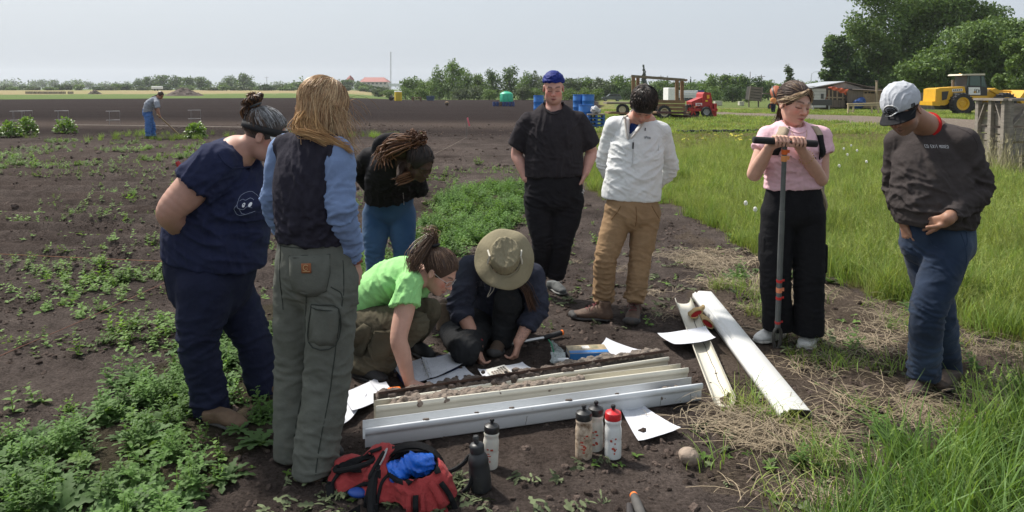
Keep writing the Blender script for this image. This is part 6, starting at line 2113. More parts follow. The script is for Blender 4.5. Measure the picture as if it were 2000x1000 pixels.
 # ------ person: charcoal sweatshirt and cap
def person_cap():
 Y=3.93
 q=lambda px,py,dy=0.0:P(px,py,Y+dy)
 root=thing('person','person in charcoal sweatshirt, jeans and grey cap with black peak, hands in pockets','person',G(1815,772))
 hc=q(1762,213,-.08);hR=frame((-.78,-.62,-.62),up=(-.35,-.1,1));hs=1.04
 T=lambda a,b,c:hc+hR@(np.array((a,b,c))*hs)
 X=nrm(V(.90,-.36,0))
 sF,sN=q(1757,278,.16),q(1882,278,-.05)
 eF,eN=q(1752,365,.22),q(1911,370,-.06)
 wF,wN=q(1765,430,.04),q(1853,426,-.205)
 vol=Vol(.0042)
 add_head(vol,hc,hR,hs,jaw=1.12,nose=1.5)
 nb_=q(1818,252,.07)
 vol.tube([T(0,-.03,-.045),lerp(T(0,-.03,-.04),nb_,.5),nb_],[.062,.062,.075],k=.02)
 vol.tube([nb_,q(1820,300,.09)],[.075,.10],[.06,.06],side=X,k=.02)
 for e_,w_ in((eF,wF),(eN,wN)):
  vol.tube([lerp(e_,w_,.5),w_],[.04,.032],k=.02)
  vol.tube([e_,lerp(e_,w_,.5)],[.04,.04],k=.02);vol.tube([nb_,lerp(nb_,e_,.5),e_],[.05,.05,.04],k=.02)
 add_hand(vol,wN,nrm(V(-.50,.78,-.50)),V(0.6,1,-.2),1,s=1.0,curl=(.25,.3,.3),thumb=nrm(V(-.85,.12,-.25)),thumb_curl=.2)
 add_hand(vol,wF,nrm(V(.15,-.2,-1)),V(1,.1,0),-1,s=1.0)
 skin_obj(root,vol,hc,hR,hs,TANNED,(.22,.10,.08),(.03,.02,.015),blush=.35,beard=(.07,.055,.048))
 ch=cloth('charcoal_fleece',(.052,.044,.043),.95,.25,scale=5)
 v=Vol(.0075)
 v.tube([q(1828,462,.03),q(1828,440,.02),q(1828,405,.0),q(1826,350,.02),q(1822,300,.06),q(1820,268,.08)],[.190,.192,.208,.212,.188,.09],[.160,.160,.165,.155,.13,.085],side=X,k=.022)
 for s_,e_,w_ in((sF,eF,wF),(sN,eN,wN)):
  v.tube([q(1820,268,.08),lerp(q(1820,268,.08),s_,.55),s_],[.085,.085,.074],k=.022)
  v.tube([s_,lerp(s_,e_,.5),e_,lerp(e_,w_,.5),lerp(e_,w_,.94)],[.078,.078,.072,.064,.05],k=.010,clip=(lerp(e_,w_,.93),w_-e_))
 v.ell(q(1812,243,.05),(.070,.070,.050),R=frame(nrm(V(.5,.3,1))),k=.008,sub=True)
 v.cut(q(1828,441,.0),V(-.03,-.0,-1))
 sp=limb_folds(sN,eN,wN,.016,.045,.14)+limb_folds(sF,eF,wF,.012,.045,.14)
 sp+=[(q(1800,410,-.15),nrm(V(.1,0,1)),.10,.5,.055,.012,4),(q(1770,370,-.1),nrm(V(.5,0,1)),.12,.2,.05,.012,4),(q(1850,330,-.2),nrm(V(1,0,.4)),.1,.2,.06,.012,4),(q(1765,300,-.1),V(1,0,.2),.1,.25,.05,.010,5)]
 sw,S=garment('sweatshirt',v,ch,root,sp,7.0,.003,.09)
 D=V(0,1,0)
 mb=MB()
 col_c=q(1813,243,.05)
 Rr=frame(nrm(V(.5,.3,1)))
 ring=[col_c+Rr@V(.074*math.cos(a),-.030,.055*math.sin(a))for a in np.linspace(0,2*math.pi,29)]
 na=nrm(nb_-T(0,-.03,-.045));nc=lerp(T(0,-.03,-.045),nb_,.80);nu=nrm(np.cross(na,V(0,1,0)));nv_=np.cross(na,nu)
 mb=MB();mb.tube([nc+.071*(math.cos(a)*nu+math.sin(a)*nv_)for a in np.linspace(0,2*math.pi,29)],.010,6,False)
 mb.build('red_collar',cloth('red_cotton',(.42,.02,.02)),root,True)
 font_mb=MB()
 seg={'C':[(0,0,1,0),(0,0,0,2),(0,2,1,2)],'O':[(0,0,1,0),(0,0,0,2),(0,2,1,2),(1,0,1,2)],'E':[(0,0,1,0),(0,0,0,2),(0,2,1,2),(0,1,.8,1)],
 'X':[(0,0,1,2),(0,2,1,0)],'I':[(.5,0,.5,2)],'T':[(0,2,1,2),(.5,0,.5,2)],'S':[(0,0,1,0),(1,0,1,1),(0,1,1,1),(0,1,0,2),(0,2,1,2)],'M':[(0,0,0,2),(0,2,.5,1),(.5,1,1,2),(1,2,1,0)],'D':[(0,0,0,2),(0,2,.7,2),(.7,2,1,1.5),(1,1.5,1,.5),(1,.5,.7,0),(.7,0,0,0)],' ':[]}
 x0=1800.0
 for chx in 'CO EXIT MXXED':
  for(a,b,c_,d_)in seg[chx]:
   p=[q(x0+a*1.9,287.2-b*2.7),q(x0+c_*1.9,287.2-d_*2.7)]
   font_mb.tube(S.line(p,D,.001),.0012,4)
  x0+=2.85
 font_mb.build('chest_lettering',mat('pale_print',(.55,.55,.56),.8),sw)
 mb=MB();mb.tube(S.line(catmull([q(1858,248),q(1872,262),q(1880,285),q(1868,300)],4),D,.0),.003,5);mb.build('seam',ch,sw,True)
 t=Vol(.0075)
 hF,hN=q(1802,475,.12),q(1855,478,-.04)
 kF,kN=q(1835,620,.10),q(1812,610,-.10)
 aF,aN=q(1850,726,.22),q(1803,739,-.02)
 t.tube([q(1830,425,.03),q(1830,450,.03),q(1830,475,.04)],[.160,.178,.186],[.128,.142,.146],side=X,k=.022)
 for h_,k_,a_ in((hF,kF,aF),(hN,kN,aN)):
  t.tube([h_,lerp(h_,k_,.5),k_,lerp(k_,a_,.5),a_],[.108,.101,.086,.081,.078],k=.017,clip=(a_,V(0,0,-1)))
 sp=limb_folds(hF,kF,aF,.010,.04)+limb_folds(hN,kN,aN,.012,.04)
 sp+=[(lerp(kN,aN,.88),aN-kN,.1,.13,.035,.014,4),(q(1800,490,-.1),nrm(V(.6,0,1)),.07,.2,.04,.009,4)]
 tr,S2=garment('jeans',t,denim('dark_denim',(.016,.028,.056),(.042,.068,.115)),root,sp,3.3,.004)
 st=cloth('denim_seam',(.03,.045,.08))
 for ln in([(1850,447),(1856,500),(1850,560),(1832,640),(1822,735)],[(1798,455),(1803,470),(1812,478)],[(1862,446),(1858,465),(1845,478)]):
  mb=MB();mb.tube(S2.line(catmull([q(*p)for p in ln],5),D,.0),.003,5);mb.build('seam',st,tr,True)
 bu=mat('brown_shoe',(.06,.043,.034),.8,.3,18,bump=.2,bscale=60,dirt=(.13,.09,.065),dirt_amt=.5,dscale=14)
 bs=mat('boot_rubber',None)
 shoe(root,G(1808,754),G(1778,782),bu,bs,'low',BLACK_TRIM,w=.055)
 shoe(root,G(1866,742),G(1838,762),bu,bs,'low',w=.055)
 cv=Vol(.0045)
 cv.ell(hc+hR@((CC+V(0,0,.008))*hs),CR*hs*V(1.13,1.13,1.10),hR,.01)
 cv.cut(T(0,.05,.028),hR@V(0,.16,-1))
 capm=cloth('pale_grey_cap',(.44,.455,.49),.9,.10)
 sp=[(T(0,.0,.1),hR@V(1,0,.3),.12,.2,.03,.004,3)]
 cp,SC=garment('cap',cv,capm,root,sp,6.0,.002,.05)
 cp['label']='pale grey cap with black peak'
 pts=[]
 n_=21
 for i in range(n_):
  a=(i/(n_-1)-.5)*2.5
  for j in range(5):
   e=j/4
   rx=.084+.004*e;ry=.100
   x=rx*math.sin(a)*1.02;y=ry*math.cos(a)-.01+e*.078*(math.cos(a*.92))**.7
   z=.036+.012*math.cos(a*1.2)-.012-e*(.022)-(x/.085)**2*.016
   pts.append(T(x,y,z))
 pts=np.array(pts)
 F_=[(i*5+j,(i+1)*5+j,(i+1)*5+j+1,i*5+j+1)for i in range(n_-1)for j in range(4)]
 pk=obj('peak',np.vstack([pts,pts-hR[:,2]*.004]),F_+[tuple(k+len(pts)for k in f[::-1])for f in F_]+[(i*5+4,i*5+4+len(pts),(i+1)*5+4+len(pts),(i+1)*5+4)for i in range(n_-1)],cloth('black_peak',(.013,.013,.015),.8),cp,True)
 fwd=nrm(hR@V(0,-1,-.35))
 mb=MB();em=MB()
 oc=lambda a,b:T(a,.125,.066+b)+0
 strokes=[[(-.030,-.006),(-.018,.012),(.006,.020),(.026,.012)],[(.026,.012),(.030,-.004),(.018,-.018),(.0,-.023)],[(-.024,-.006),(-.006,.006),(.016,.006)],[(-.020,-.014),(-.004,-.003),(.018,-.003)],[(-.012,-.02),(.002,-.010),(.014,-.010)],[(-.030,-.006),(-.026,-.016),(-.016,-.012)]]
 for stt in strokes:
  em.tube(SC.line(catmull([oc(*p)for p in stt],4),fwd,.002),.0034,5)
 ol=SC.line([oc(.034*math.cos(a)-.001,.026*math.sin(a)-.001)for a in np.linspace(0,2*math.pi,25)],fwd,.0005)
 mb.tube(ol,.0028,5,False)
 mb.build('emblem_border',WHITE_TRIM,cp);em.build('emblem',BLACK_TRIM,cp)
 mb=MB()
 dside=nrm(hR@V(1,-.2,-.1));dside=-nrm(hR@V(-1,-.15,.05))*-1
 dl=nrm(hR@V(1,0,-.15))
 for stt in([(.022,.058),(.040,.064)],[(.040,.064),(.042,.052)],[(.042,.052),(.024,.046)],[(.024,.046),(.022,.058)],[(.030,.060),(.028,.049)],[(.036,.061),(.035,.051)]):
  mb.tube(SC.line([T(-.2,a,b)for a,b in stt],dl,.002),.0018,4)
 mb.build('side_mark',BLACK_TRIM,cp)
 mb=MB()
 for sx in(-1,1):
  mb.tube([T(sx*.080,-.012,.012),T(sx*.081,.03,.010),T(sx*.072,.072,.004)],.0028,5)
 mb.build('glasses_arm',BLACK_TRIM,root,True)
 lv=Vol(.004)
 for sx in(-1,1):lv.tube([T(sx*.060,.078,-.002),T(sx*.035,.096,-.003),T(sx*.012,.101,-.001)],[.010,.018,.013],[.003,.003,.003],side=hR[:,2],k=.003)
 obj('sunglasses',*lv.mesh(1),mat('dark_lens',(.008,.008,.009),.15),root,True)
 cap=hair_cap(.005,hc,hR,hs,1.02,facec=(0,.092,-.035),facer=(.076,.083,.108))
 hair_object(root,[(cap[0],cap[1],np.array((.03,.022,.018)))])
 return root
def denim(name,dark,light):
 if name in MATS:return MATS[name]
 m=mat(name,dark,.9,.2,6,bump=.15,bscale=500,sheen=.1,spec=.2)
 N,L=m.node_tree.nodes,m.node_tree.links
 b=N['Principled BSDF']
 src=b.inputs['Base Color'].links[0].from_socket
 nz=N.new('ShaderNodeTexNoise');nz.inputs['Scale'].default_value=2.6;nz.inputs['Detail'].default_value=3
 tc=N.new('ShaderNodeTexCoord');L.new(tc.outputs['Object'],nz.inputs['Vector'])
 mr=N.new('ShaderNodeMapRange');mr.inputs['From Min'].default_value=.45;mr.inputs['From Max'].default_value=.72
 L.new(nz.outputs['Fac'],mr.inputs['Value'])
 mx=N.new('ShaderNodeMixRGB');mx.inputs[2].default_value=(*light,1)
 L.new(mr.outputs[0],mx.inputs[0]);L.new(src,mx.inputs[1]);L.new(mx.outputs[0],b.inputs['Base Color'])
 return m
 # ------ person: long fair hair, seen from behind
def person_blonde():
 Y=3.12
 q=lambda px,py,dy=0.0:P(px,py,Y+dy)
 root=thing('person','person with long fair hair, dark vest and blue sleeves, seen from behind','person',G(612,930))
 hc=q(630,212,.06);hR=frame((.62,.76,-.42),up=(.12,0,1));hs=1.04
 T=lambda a,b,c:hc+hR@(np.array((a,b,c))*hs)
 X=nrm(V(.94,-.34,0))
 sL,sR=q(553,290,.10),q(662,298,-.06)
 eL,eR=q(537,400,.14),q(668,412,-.10)
 wL,wR=q(570,480,.26),q(690,508,.02)
 vol=Vol(.0045)
 add_head(vol,hc,hR,hs)
 nb_=q(612,268,.02)
 vol.tube([T(0,-.02,-.05),lerp(T(0,-.02,-.05),nb_,.55),nb_],[.054,.052,.065],k=.02)
 vol.tube([nb_,q(612,320,.03)],[.06,.09],[.05,.06],side=X,k=.02)
 for e_,w_ in((eL,wL),(eR,wR)):
  vol.tube([nb_-V(0,0,.05),lerp(nb_,e_,.5),e_],[.04,.04,.035],k=.02)
  vol.tube([e_,lerp(e_,w_,.5),w_],[.035,.036,.030],k=.02)
 add_hand(vol,wR,nrm(V(.20,.25,-1)),V(-1,.3,0),-1,s=.95)
 add_hand(vol,wL,nrm(V(.2,.3,-1)),V(1,.3,0),1,s=.95)
 skin_obj(root,vol,hc,hR,hs,FAIR,blush=.5)
 bl=cloth('sky_blue_jersey',(.185,.255,.42),.92,.08)
 v=Vol(.0075)
 for s_,e_,w_,r in((sL,eL,wL,1),(sR,eR,wR,1)):
  v.tube([lerp(q(612,285,.02),s_,.4),s_,lerp(s_,e_,.5),e_,lerp(e_,w_,.5),w_],[.05,.060,.064,.060,.055,.040],k=.017,clip=(w_,w_-e_))
 v.tube([q(612,290,.02),q(612,400,.02)],[.12,.12],[.08,.08],side=X,k=.017)
 sp=limb_folds(sL,eL,wL,.010,.04)+limb_folds(sR,eR,wR,.014,.045)+[(lerp(eR,wR,.75),wR-eR,.07,.09,.028,.012,4)]
 garment('shirt',v,bl,root,sp,2.0,.004,.07)
 v=Vol(.0075)
 v.tube([q(610,505),q(608,470),q(608,420),q(609,360,.01),q(612,310,.02),q(614,278,.03)],[.158,.160,.168,.178,.165,.085],[.118,.118,.120,.125,.105,.072],side=X,k=.017)
 for s_ in(sL,sR):
  v.tube([q(613,283,.03),lerp(q(613,283,.03),s_,.6),lerp(s_,q(613,283,.03),.08)],[.068,.068,.062],k=.022)
 v.cut(lerp(sR,q(613,290,.02),-.10),X*1.0+V(.1,0,.0),(sR,.17));v.cut(lerp(sL,q(613,290,.02),-.10),-X,(sL,.17))
 v.tube([q(611,284,.03),q(611,266,.03)],[.078,.072],[.07,.065],side=X,k=.02)
 v.ell(q(612,255,.04),(.058,.058,.05),k=.006,sub=True)
 v.tube([q(611,272,.03)+V(.070*math.cos(a),.066*math.sin(a),.012*math.sin(a))for a in np.linspace(-.4,3.5+2.4,14)],.020,k=.012)
 v.cut(q(608,474),nrm(V(-.03,0,-1)))
 sp=[(q(590,350,-.12),nrm(V(1,0,.25)),.10,.35,.05,.012,7),(q(630,380,-.12),nrm(V(1,0,-.3)),.12,.35,.055,.012,7),(q(575,450,-.1),nrm(V(.3,0,1)),.10,.2,.045,.010,4),(q(640,450,-.1),nrm(V(-.4,0,1)),.10,.2,.045,.010,4)]
 garment('vest',v,cloth('blackish_vest',(.027,.025,.036),.9),root,sp,9.0,.004,.08)
 gm=cloth('grey_green_canvas',(.122,.126,.108),.92,.16,dirt=(.15,.14,.115),dirt_amt=.3,dscale=5)
 t=Vol(.0075)
 hL,hR_=q(585,545,.06),q(650,555,-.02)
 kL,kR=q(580,715,.10),q(640,735,-.02)
 aL,aR=q(574,890,.06),q(612,922,-.09)
 t.tube([q(612,455,.02),q(614,478,.02),q(616,520,.02),q(617,550,.03)],[.156,.163,.180,.180],[.120,.128,.142,.135],side=X,k=.022)
 for h_,k_,a_ in((hL,kL,aL),(hR_,kR,aR)):
  t.tube([h_,lerp(h_,k_,.5),k_,lerp(k_,a_,.5),a_],[.108,.106,.098,.094,.090],k=.017,clip=(a_,V(.02,0,-1)))
 sp=limb_folds(hL,kL,aL,.012,.05)+limb_folds(hR_,kR,aR,.014,.05)
 sp+=[(lerp(kR,aR,.8),aR-kR,.12,.14,.05,.014,4),(lerp(hR_,kR,.2),nrm(V(.5,0,1)),.08,.2,.045,.012,4)]
 tr,S=garment('trousers',t,gm,root,sp,5.5,.005)
 D=V(0,1,0)
 pk=S.patch('back_pocket',gm,tr,[q(578,490),q(613,487),q(656,486),q(657,520),q(652,552),q(632,563),q(610,566),q(586,556),q(580,530)],None,D,.006)
 lp=S.patch('leather_patch',mat('leather_patch',(.30,.10,.035),.7),tr,[q(605,501),q(614,500.6),q(623,500.2),q(624,509),q(624.4,518),q(614,518.6),q(605.6,519),q(605.4,510)],None,D,.010)
 mb=MB()
 mb.tube([p-D*.012 for p in S.line([q(614.5+5.2*math.cos(a),508-5*math.sin(a))for a in np.linspace(.7,5.0,9)],D,.0)],.0017,4)
 mb.tube([p-D*.012 for p in S.line([q(613,509),q(617,508),q(617.5,512)],D,.0)],.0013,4)
 mb.tube([p-D*.012 for p in S.line([q(608,515.5),q(622,515)],D,.0)],.0013,4)
 mb.build('patch_mark',mat('cream_thread',(.5,.33,.16),.8),tr)
 S.patch('tool_pocket',gm,tr,[q(622,580),q(648,582),q(675,585),q(674,620),q(668,656),q(640,655),q(615,652),q(618,615)],None,D,.007)
 st=cloth('grey_stitch',(.045,.05,.043))
 for ln in([(556,470),(555,540),(558,600)],[(613,560),(606,600),(600,680),(590,760),(576,850)],[(678,500),(682,560),(668,660),(655,760),(640,850),(636,920)],
 [(578,490),(580,530),(586,556),(610,566),(632,563),(652,552),(657,520),(656,486),(613,487),(578,490)],[(580,493),(618,491),(655,490)],[(622,580),(675,585),(668,656),(615,652),(622,580)],[(619,585),(672,590)],[(660,545),(676,556),(681,568)],[(540,476),(600,474),(690,474)]):
  mb=MB();pts=catmull([q(*p)for p in ln],4)if len(ln)<9 else[q(*p)for p in ln]
  mb.tube([p-D*(.006 if len(ln)in(5,9,2)and ln[0][0]in(578,580,622,619)else 0)for p in S.line(pts,D,.0)],.0026,5);mb.build('seam',st,tr,True)
 bu=mat('brown_work_boot',(.085,.055,.035),.75,.3,18,bump=.25,bscale=60,dirt=(.06,.045,.035),dirt_amt=.45,dscale=10)
 bs=mat('boot_rubber',None)
 shoe(root,G(606,950),G(668,868),bu,bs,'boot',w=.054)
 shoe(root,G(564,905),G(586,850),bu,bs,'boot',w=.054)
 pal=[(.50,.32,.18),(.58,.39,.22),(.40,.24,.13),(.68,.50,.30),(.33,.19,.10)]
 cap=hair_cap(.005,hc,hR,hs,1.07,facec=(0,.11,-.04),facer=(.07,.07,.09),cutz=-.09)
 parts=[(cap[0],cap[1],np.array((.33,.195,.105)))]
 r=np.random.default_rng(21);lines=[];cols=[]
 top=nrm((0,.1,1))
 down=V(0,0,-1)
 for d in sphere_dirs(9000,31):
  if d[2]<-.1 or d@nrm((0,.9,-.4))>.5:continue
  tt=np.linspace(0,1,7)
  out=nrm(V(d[0],d[1],0)+r.normal(size=3)*.12)
  e=nrm(out*.98+V(0,0,-.28))
  p=slerp(d,e,tt)
  k=1.06+r.uniform(0,.10)+.03*np.sin(tt*3)
  w=hc+((CC+p*CR*k[:,None])*hs)@hR.T
  last=w[-1];L=r.uniform(.08,.22)if out@V(0,-1,0)>-.6 else r.uniform(.03,.12)
  c0=q(616,262,.02)
  tow=nrm(lerp(c0,last,.55)-last)*.30
  n_=7
  cur=[last]
  dirv=nrm(w[-1]-w[-2])
  wind=V(.20,-.05,.03)*r.uniform(-.05,1.4)
  for j in range(n_):
   dirv=nrm(dirv*.62+(V(0,0,-1)+tow+wind+r.normal(size=3)*.13)*.45)
   nx=cur[-1]+dirv*(L+.03)/n_*1.6
   cur.append(nx)
  lines.append(np.vstack([w,np.array(cur[1:])]))
  base=np.array(pal[r.integers(0,len(pal))])*r.uniform(.7,1.25)
  g=np.linspace(.85,1.25,len(lines[-1]))[:,None]*base
  cols.append(g)
  if len(lines)>=2300:break
 for k in range(90):
  st_=T(*(r.uniform(-.03,.075),r.uniform(-.06,.08),r.uniform(-.02,.08)))
  cur=[st_]
  dirv=nrm(V(.6,-.1,-.3)+r.normal(size=3)*.4)
  for j in range(10):
   dirv=nrm(dirv+(V(.10,0,-.42)+r.normal(size=3)*.25)*.5)
   cur.append(cur[-1]+dirv*r.uniform(.014,.022))
  lines.append(np.array(cur));cols.append(np.tile(np.array(pal[r.integers(0,5)])*1.1,(11,1)))
 for k in range(420):
  u0=r.uniform(-.25,1)
  a_=lerp(q(592,255,-.04),q(640,262,-.05),u0)+r.normal(size=3)*.008
  ctrl=np.array([T(r.uniform(-.06,.05),-.085,r.uniform(-.05,.03)),a_+V(-.015,-.02,.008),a_+V(.05,-.045,-.012-.02*u0),a_+V(.12,-.05,-.045-.03*u0+r.normal()*.012)])
  ln=catmull(ctrl,4)
  lines.append(ln);cols.append(np.tile(np.array(((.62,.40,.19),(.52,.31,.14),(.42,.24,.11))[r.integers(0,3)]),(len(ln),1))*r.uniform(.8,1.2))
 for k in range(230):
  o_=r.normal(size=3)*.010
  ctrl=np.array([T(r.uniform(.045,.08),r.uniform(-.05,.05),r.uniform(-.02,.06)),q(662,245,-.02)+o_,q(672,275,-.03)+o_*1.3,q(678+r.uniform(-12,14),300+r.uniform(-14,26),-.03)+o_*1.6])
  ln=catmull(ctrl,4);lines.append(ln);cols.append(np.tile(np.array(pal[r.integers(0,5)]),(len(ln),1))*r.uniform(.8,1.2))
 rr=np.concatenate([np.full(len(lines)-740,.0013),np.full(90,.0008),np.full(420,.0015),np.full(230,.0012)])
 parts.append(strands(lines,rr,cols))
 hair_object(root,parts,rough=.48)
 wb=MB()
 wb.tube([wR+V(.033*math.cos(a),.033*math.sin(a),-.012+.008*math.cos(a))for a in np.linspace(0,6.28,15)],.008,6,False)
 wb.build('wrist_band',mat('rust_band',(.17,.05,.02),.7,.4,60),root,True)
 return root
 # ------ person: navy T-shirt, visor
def person_visor():
 Y=3.74
 q=lambda px,py,dy=0.0:P(px,py,Y+dy)
 root=thing('person','person in navy T-shirt and navy trousers with visor and grey topknot, arms behind the back','person',G(462,810))
 hc=q(518,262,-.02);hR=frame((.95,.12,-.40),up=(.3,0,1));hs=1.05
 T=lambda a,b,c:hc+hR@(np.array((a,b,c))*hs)
 X=V(.12,1,0)
 sN,sF=q(418,322,-.20),q(470,318,.20)
 eN,eF=q(334,412,-.27),q(380,418,.30)
 wN,wF=q(362,462,-.08),q(370,466,.10)
 vol=Vol(.0048)
 add_head(vol,hc,hR,hs,jaw=1.1)
 vol.ell(T(0,.025,-.088),(.05,.05,.035),hR,.03)
 nb_=q(462,300,.0)
 vol.tube([T(0,-.02,-.045),lerp(T(0,-.02,-.045),nb_,.5),nb_],[.062,.062,.08],k=.02)
 vol.tube([nb_,q(440,360,0)],[.13,.14],[.09,.1],side=X,k=.03)
 for s_,e_,w_,sg in((sN,eN,wN,-1),(sF,eF,wF,1)):
  vol.tube([s_,lerp(s_,e_,.55),e_,lerp(e_,w_,.45),w_],[.078,.084,.066,.060,.036],k=.04)
  vol.tube([nb_,s_],[.07,.07],k=.03)
  add_hand(vol,w_,nrm(V(.1,-sg*.6,-.5)),V(-1,0,-.2),-sg,s=.95,curl=(.5,.6,.5))
 skin_obj(root,vol,hc,hR,hs,(.47,.26,.195),blush=.5)
 nv=cloth('navy_cotton',(.022,.0265,.060),.92,.12)
 v=Vol(.0085)
 v.tube([q(418,530,0),q(421,490,0),q(425,445,0),q(432,395,0),q(438,345,0),q(450,308,0)],[.215,.235,.245,.235,.215,.12],[.250,.262,.262,.235,.185,.10],side=X,k=.022)
 v.ell(q(488,400,-.04),(.10,.17,.11),k=.033)
 for s_,e_ in((sN,eN),(sF,eF)):
  v.tube([q(448,312,0),lerp(q(448,312,0),s_,.55),s_],[.10,.10,.092],k=.028)
  v.tube([s_,lerp(s_,e_,.45),lerp(s_,e_,.95)],[.105,.114,.112],k=.028,clip=(lerp(s_,e_,.50),e_-s_+V(0.03,0,.05)))
 v.ell(q(478,288,0),(.09,.085,.075),k=.01,sub=True)
 v.ell(q(496,315,-.05),(.05,.07,.05),k=.02,sub=True)
 v.cut(q(420,510,0),nrm(V(-.14,0,-1)))
 sp=[(q(470,440,-.25),nrm(V(.3,0,1)),.14,.35,.07,.014,5),(q(400,470,-.25),nrm(V(.5,0,1)),.15,.3,.07,.013,5),(q(455,370,-.25),nrm(V(-.6,0,1)),.14,.25,.06,.014,5),(lerp(sN,eN,.35),nrm(V(1,0,-.3)),.1,.2,.05,.010,4),(q(420,500,-.2),V(1,0,.1),.3,.4,.06,.008,5)]
 sh,S=garment('shirt',v,nv,root,sp,4.4,.005,.1)
 D=V(0,1,0)
 wl_=mat('pale_line',(.32,.36,.45),.8)
 mb=MB()
 for ln in([(493,388),(495,374),(503,367),(513,368),(521,378)],[(493,388),(488,396),(491,405),(497,407),(506,406),(513,404),(520,402)],[(493,388),(497,394),(505,396),(511,391),(518,394)],[(496,381),(501,378),(506,380),(512,377),(518,381)],[(498,396),(500,403),(506,405)]):
  mb.tube(S.line(catmull([q(a,b)for a,b in ln],4),D,.001),.0011,4)
 mb.build('chest_drawing',wl_,sh)
 mb=MB()
 for ex in(505,514.5):
  pts=S.line([q(ex+2.6*math.cos(a),388-3.9*math.sin(a))for a in np.linspace(0,2*math.pi,12,endpoint=False)],D,.002)
  mb.add(pts,[tuple(range(12))])
 mb.build('chest_eyes',WHITE_TRIM,sh)
 mb=MB();mb.tube(S.line(catmull([q(468,292),q(478,305),q(488,318),q(500,332)],4),D,.0),.005,6);mb.build('neck_band',nv,sh,True)
 t=Vol(.0085)
 hN,hF=q(402,560,-.13),q(438,552,.13)
 kN,kF=q(388,668,-.17),q(492,655,.10)
 aN,aF=q(414,806,-.12),q(518,765,.12)
 t.tube([q(414,480,0),q(412,515,0),q(412,550,0)],[.20,.21,.20],[.222,.228,.21],side=X,k=.028)
 for h_,k_,a_ in((hN,kN,aN),(hF,kF,aF)):
  t.tube([h_,lerp(h_,k_,.5),k_,lerp(k_,a_,.5),a_],[.138,.120,.094,.088,.086],k=.018,clip=(a_,V(.05,0,-1)))
 sp=limb_folds(hN,kN,aN,.013,.05,.16)+limb_folds(hF,kF,aF,.012,.05,.16)+[(lerp(kN,aN,.8),aN-kN,.12,.14,.04,.014,4)]
 tr,S2=garment('trousers',t,cloth('navy_denim',(.017,.020,.042),.9,.15),root,sp,2.6,.005)
 st=cloth('navy_stitch',(.008,.009,.018))
 mb=MB();mb.tube(S2.line(catmull([q(330,495),q(345,560),q(352,640),q(360,720),q(378,790)],5),D,.0),.003,5);mb.build('seam',st,tr,True)
 tb=mat('tan_boot',(.13,.08,.048),.8,.3,18,bump=.2,bscale=60);bs=mat('boot_rubber',None)
 shoe(root,G(400,822),G(468,838),tb,bs,'low',w=.052)
 shoe(root,G(502,775),G(568,772),tb,bs,'low',w=.052)
 tie=(0,-.68,.74)
 cap=hair_cap(.005,hc,hR,hs,1.05,cutz=-.085)
 parts=[(cap[0],cap[1],np.array((.06,.05,.045)))]
 ls=swept_strands(hc,hR,hs,tie,1100,15,.045)
 cs=[]
 r=np.random.default_rng(8)
 for l in ls:
  loc=((l[0]-hc)@hR)
  grey=(loc[2]>.03)
  cs.append(np.array(((.20,.20,.20),(.33,.33,.34),(.09,.085,.085))[r.integers(0,3)]if grey else((.07,.04,.025),(.11,.065,.04),(.05,.03,.02))[r.integers(0,3)])*r.uniform(.7,1.2))
 parts.append(strands(ls,.0019,cs))
 kn=T(*(CC+nrm(tie)*CR*1.08));kd=nrm(hR@nrm(tie)+V(-.15,0,.25))
 tl,tc=[],[]
 for k in range(260):
  a0=r.uniform(0,6.28);n1=nrm(np.cross(kd,V(math.cos(a0),math.sin(a0),.3)))
  ctrl=np.array([kn+n1*.012,kn+kd*.022+n1*.034,kn+kd*.045+n1*.046+r.normal(size=3)*.008,kn+kd*.062+n1*.020,kn+kd*r.uniform(.045,.085)+n1*r.uniform(-.03,.03)])
  if k%5==0:ctrl=np.array([kn,kn-hR[:,1]*.03+n1*.02+V(0,0,.01),kn-hR[:,1]*.055+n1*.03-V(0,0,.03),kn-hR[:,1]*.05+n1*.02-V(0,0,.07),kn-hR[:,1]*.03+n1*.02-V(0,0,.10)])
  tl.append(catmull(ctrl,4));tc.append(np.array(((.13,.065,.03),(.07,.035,.02),(.25,.13,.06),(.045,.028,.02))[r.integers(0,4)])*r.uniform(.7,1.2))
 parts.append(strands(tl,.0021,tc))
 for k in range(20):
  pass
 hair_object(root,parts)
 mb=MB();mb.tube([kn+kd*.016+.026*(math.cos(a)*nrm(np.cross(kd,V(0,1,0)))+math.sin(a)*V(0,1,0))for a in np.linspace(0,6.28,17)],.008,6,False)
 mb.build('hair_tie',mat('teal_grey_tie',(.08,.095,.10),.6),root,True)
 band=[]
 n_=40
 vv,ff=[],[]
 for i in range(n_):
  a=2*math.pi*i/n_
  for z in(-.016,.016):
   for rr in(1.075,1.105):
    vv.append(T(CR[0]*rr*math.sin(a),-.012+CR[1]*rr*math.cos(a),.028+z-.012*math.cos(a)*-1))
 for i in range(n_):
  j=(i+1)%n_
  ff+=[(i*4+1,j*4+1,j*4+3,i*4+3),(i*4,i*4+2,j*4+2,j*4),(i*4+2,i*4+3,j*4+3,j*4+2),(i*4,j*4,j*4+1,i*4+1)]
 vo=obj('visor_band',np.array(vv),ff,BLACK_TRIM,root,False)
 pts,F_=[],[]
 for i in range(15):
  a=(i/14-.5)*2.3
  for j in range(4):
   e=j/3
   pts.append(T(.085*math.sin(a)*1.05,.092*math.cos(a)+e*.075*math.cos(a*.9),.022-e*.035-.012*math.sin(a)**2))
 F_=[(i*4+j,(i+1)*4+j,(i+1)*4+j+1,i*4+j+1)for i in range(14)for j in range(3)]
 pts=np.array(pts)
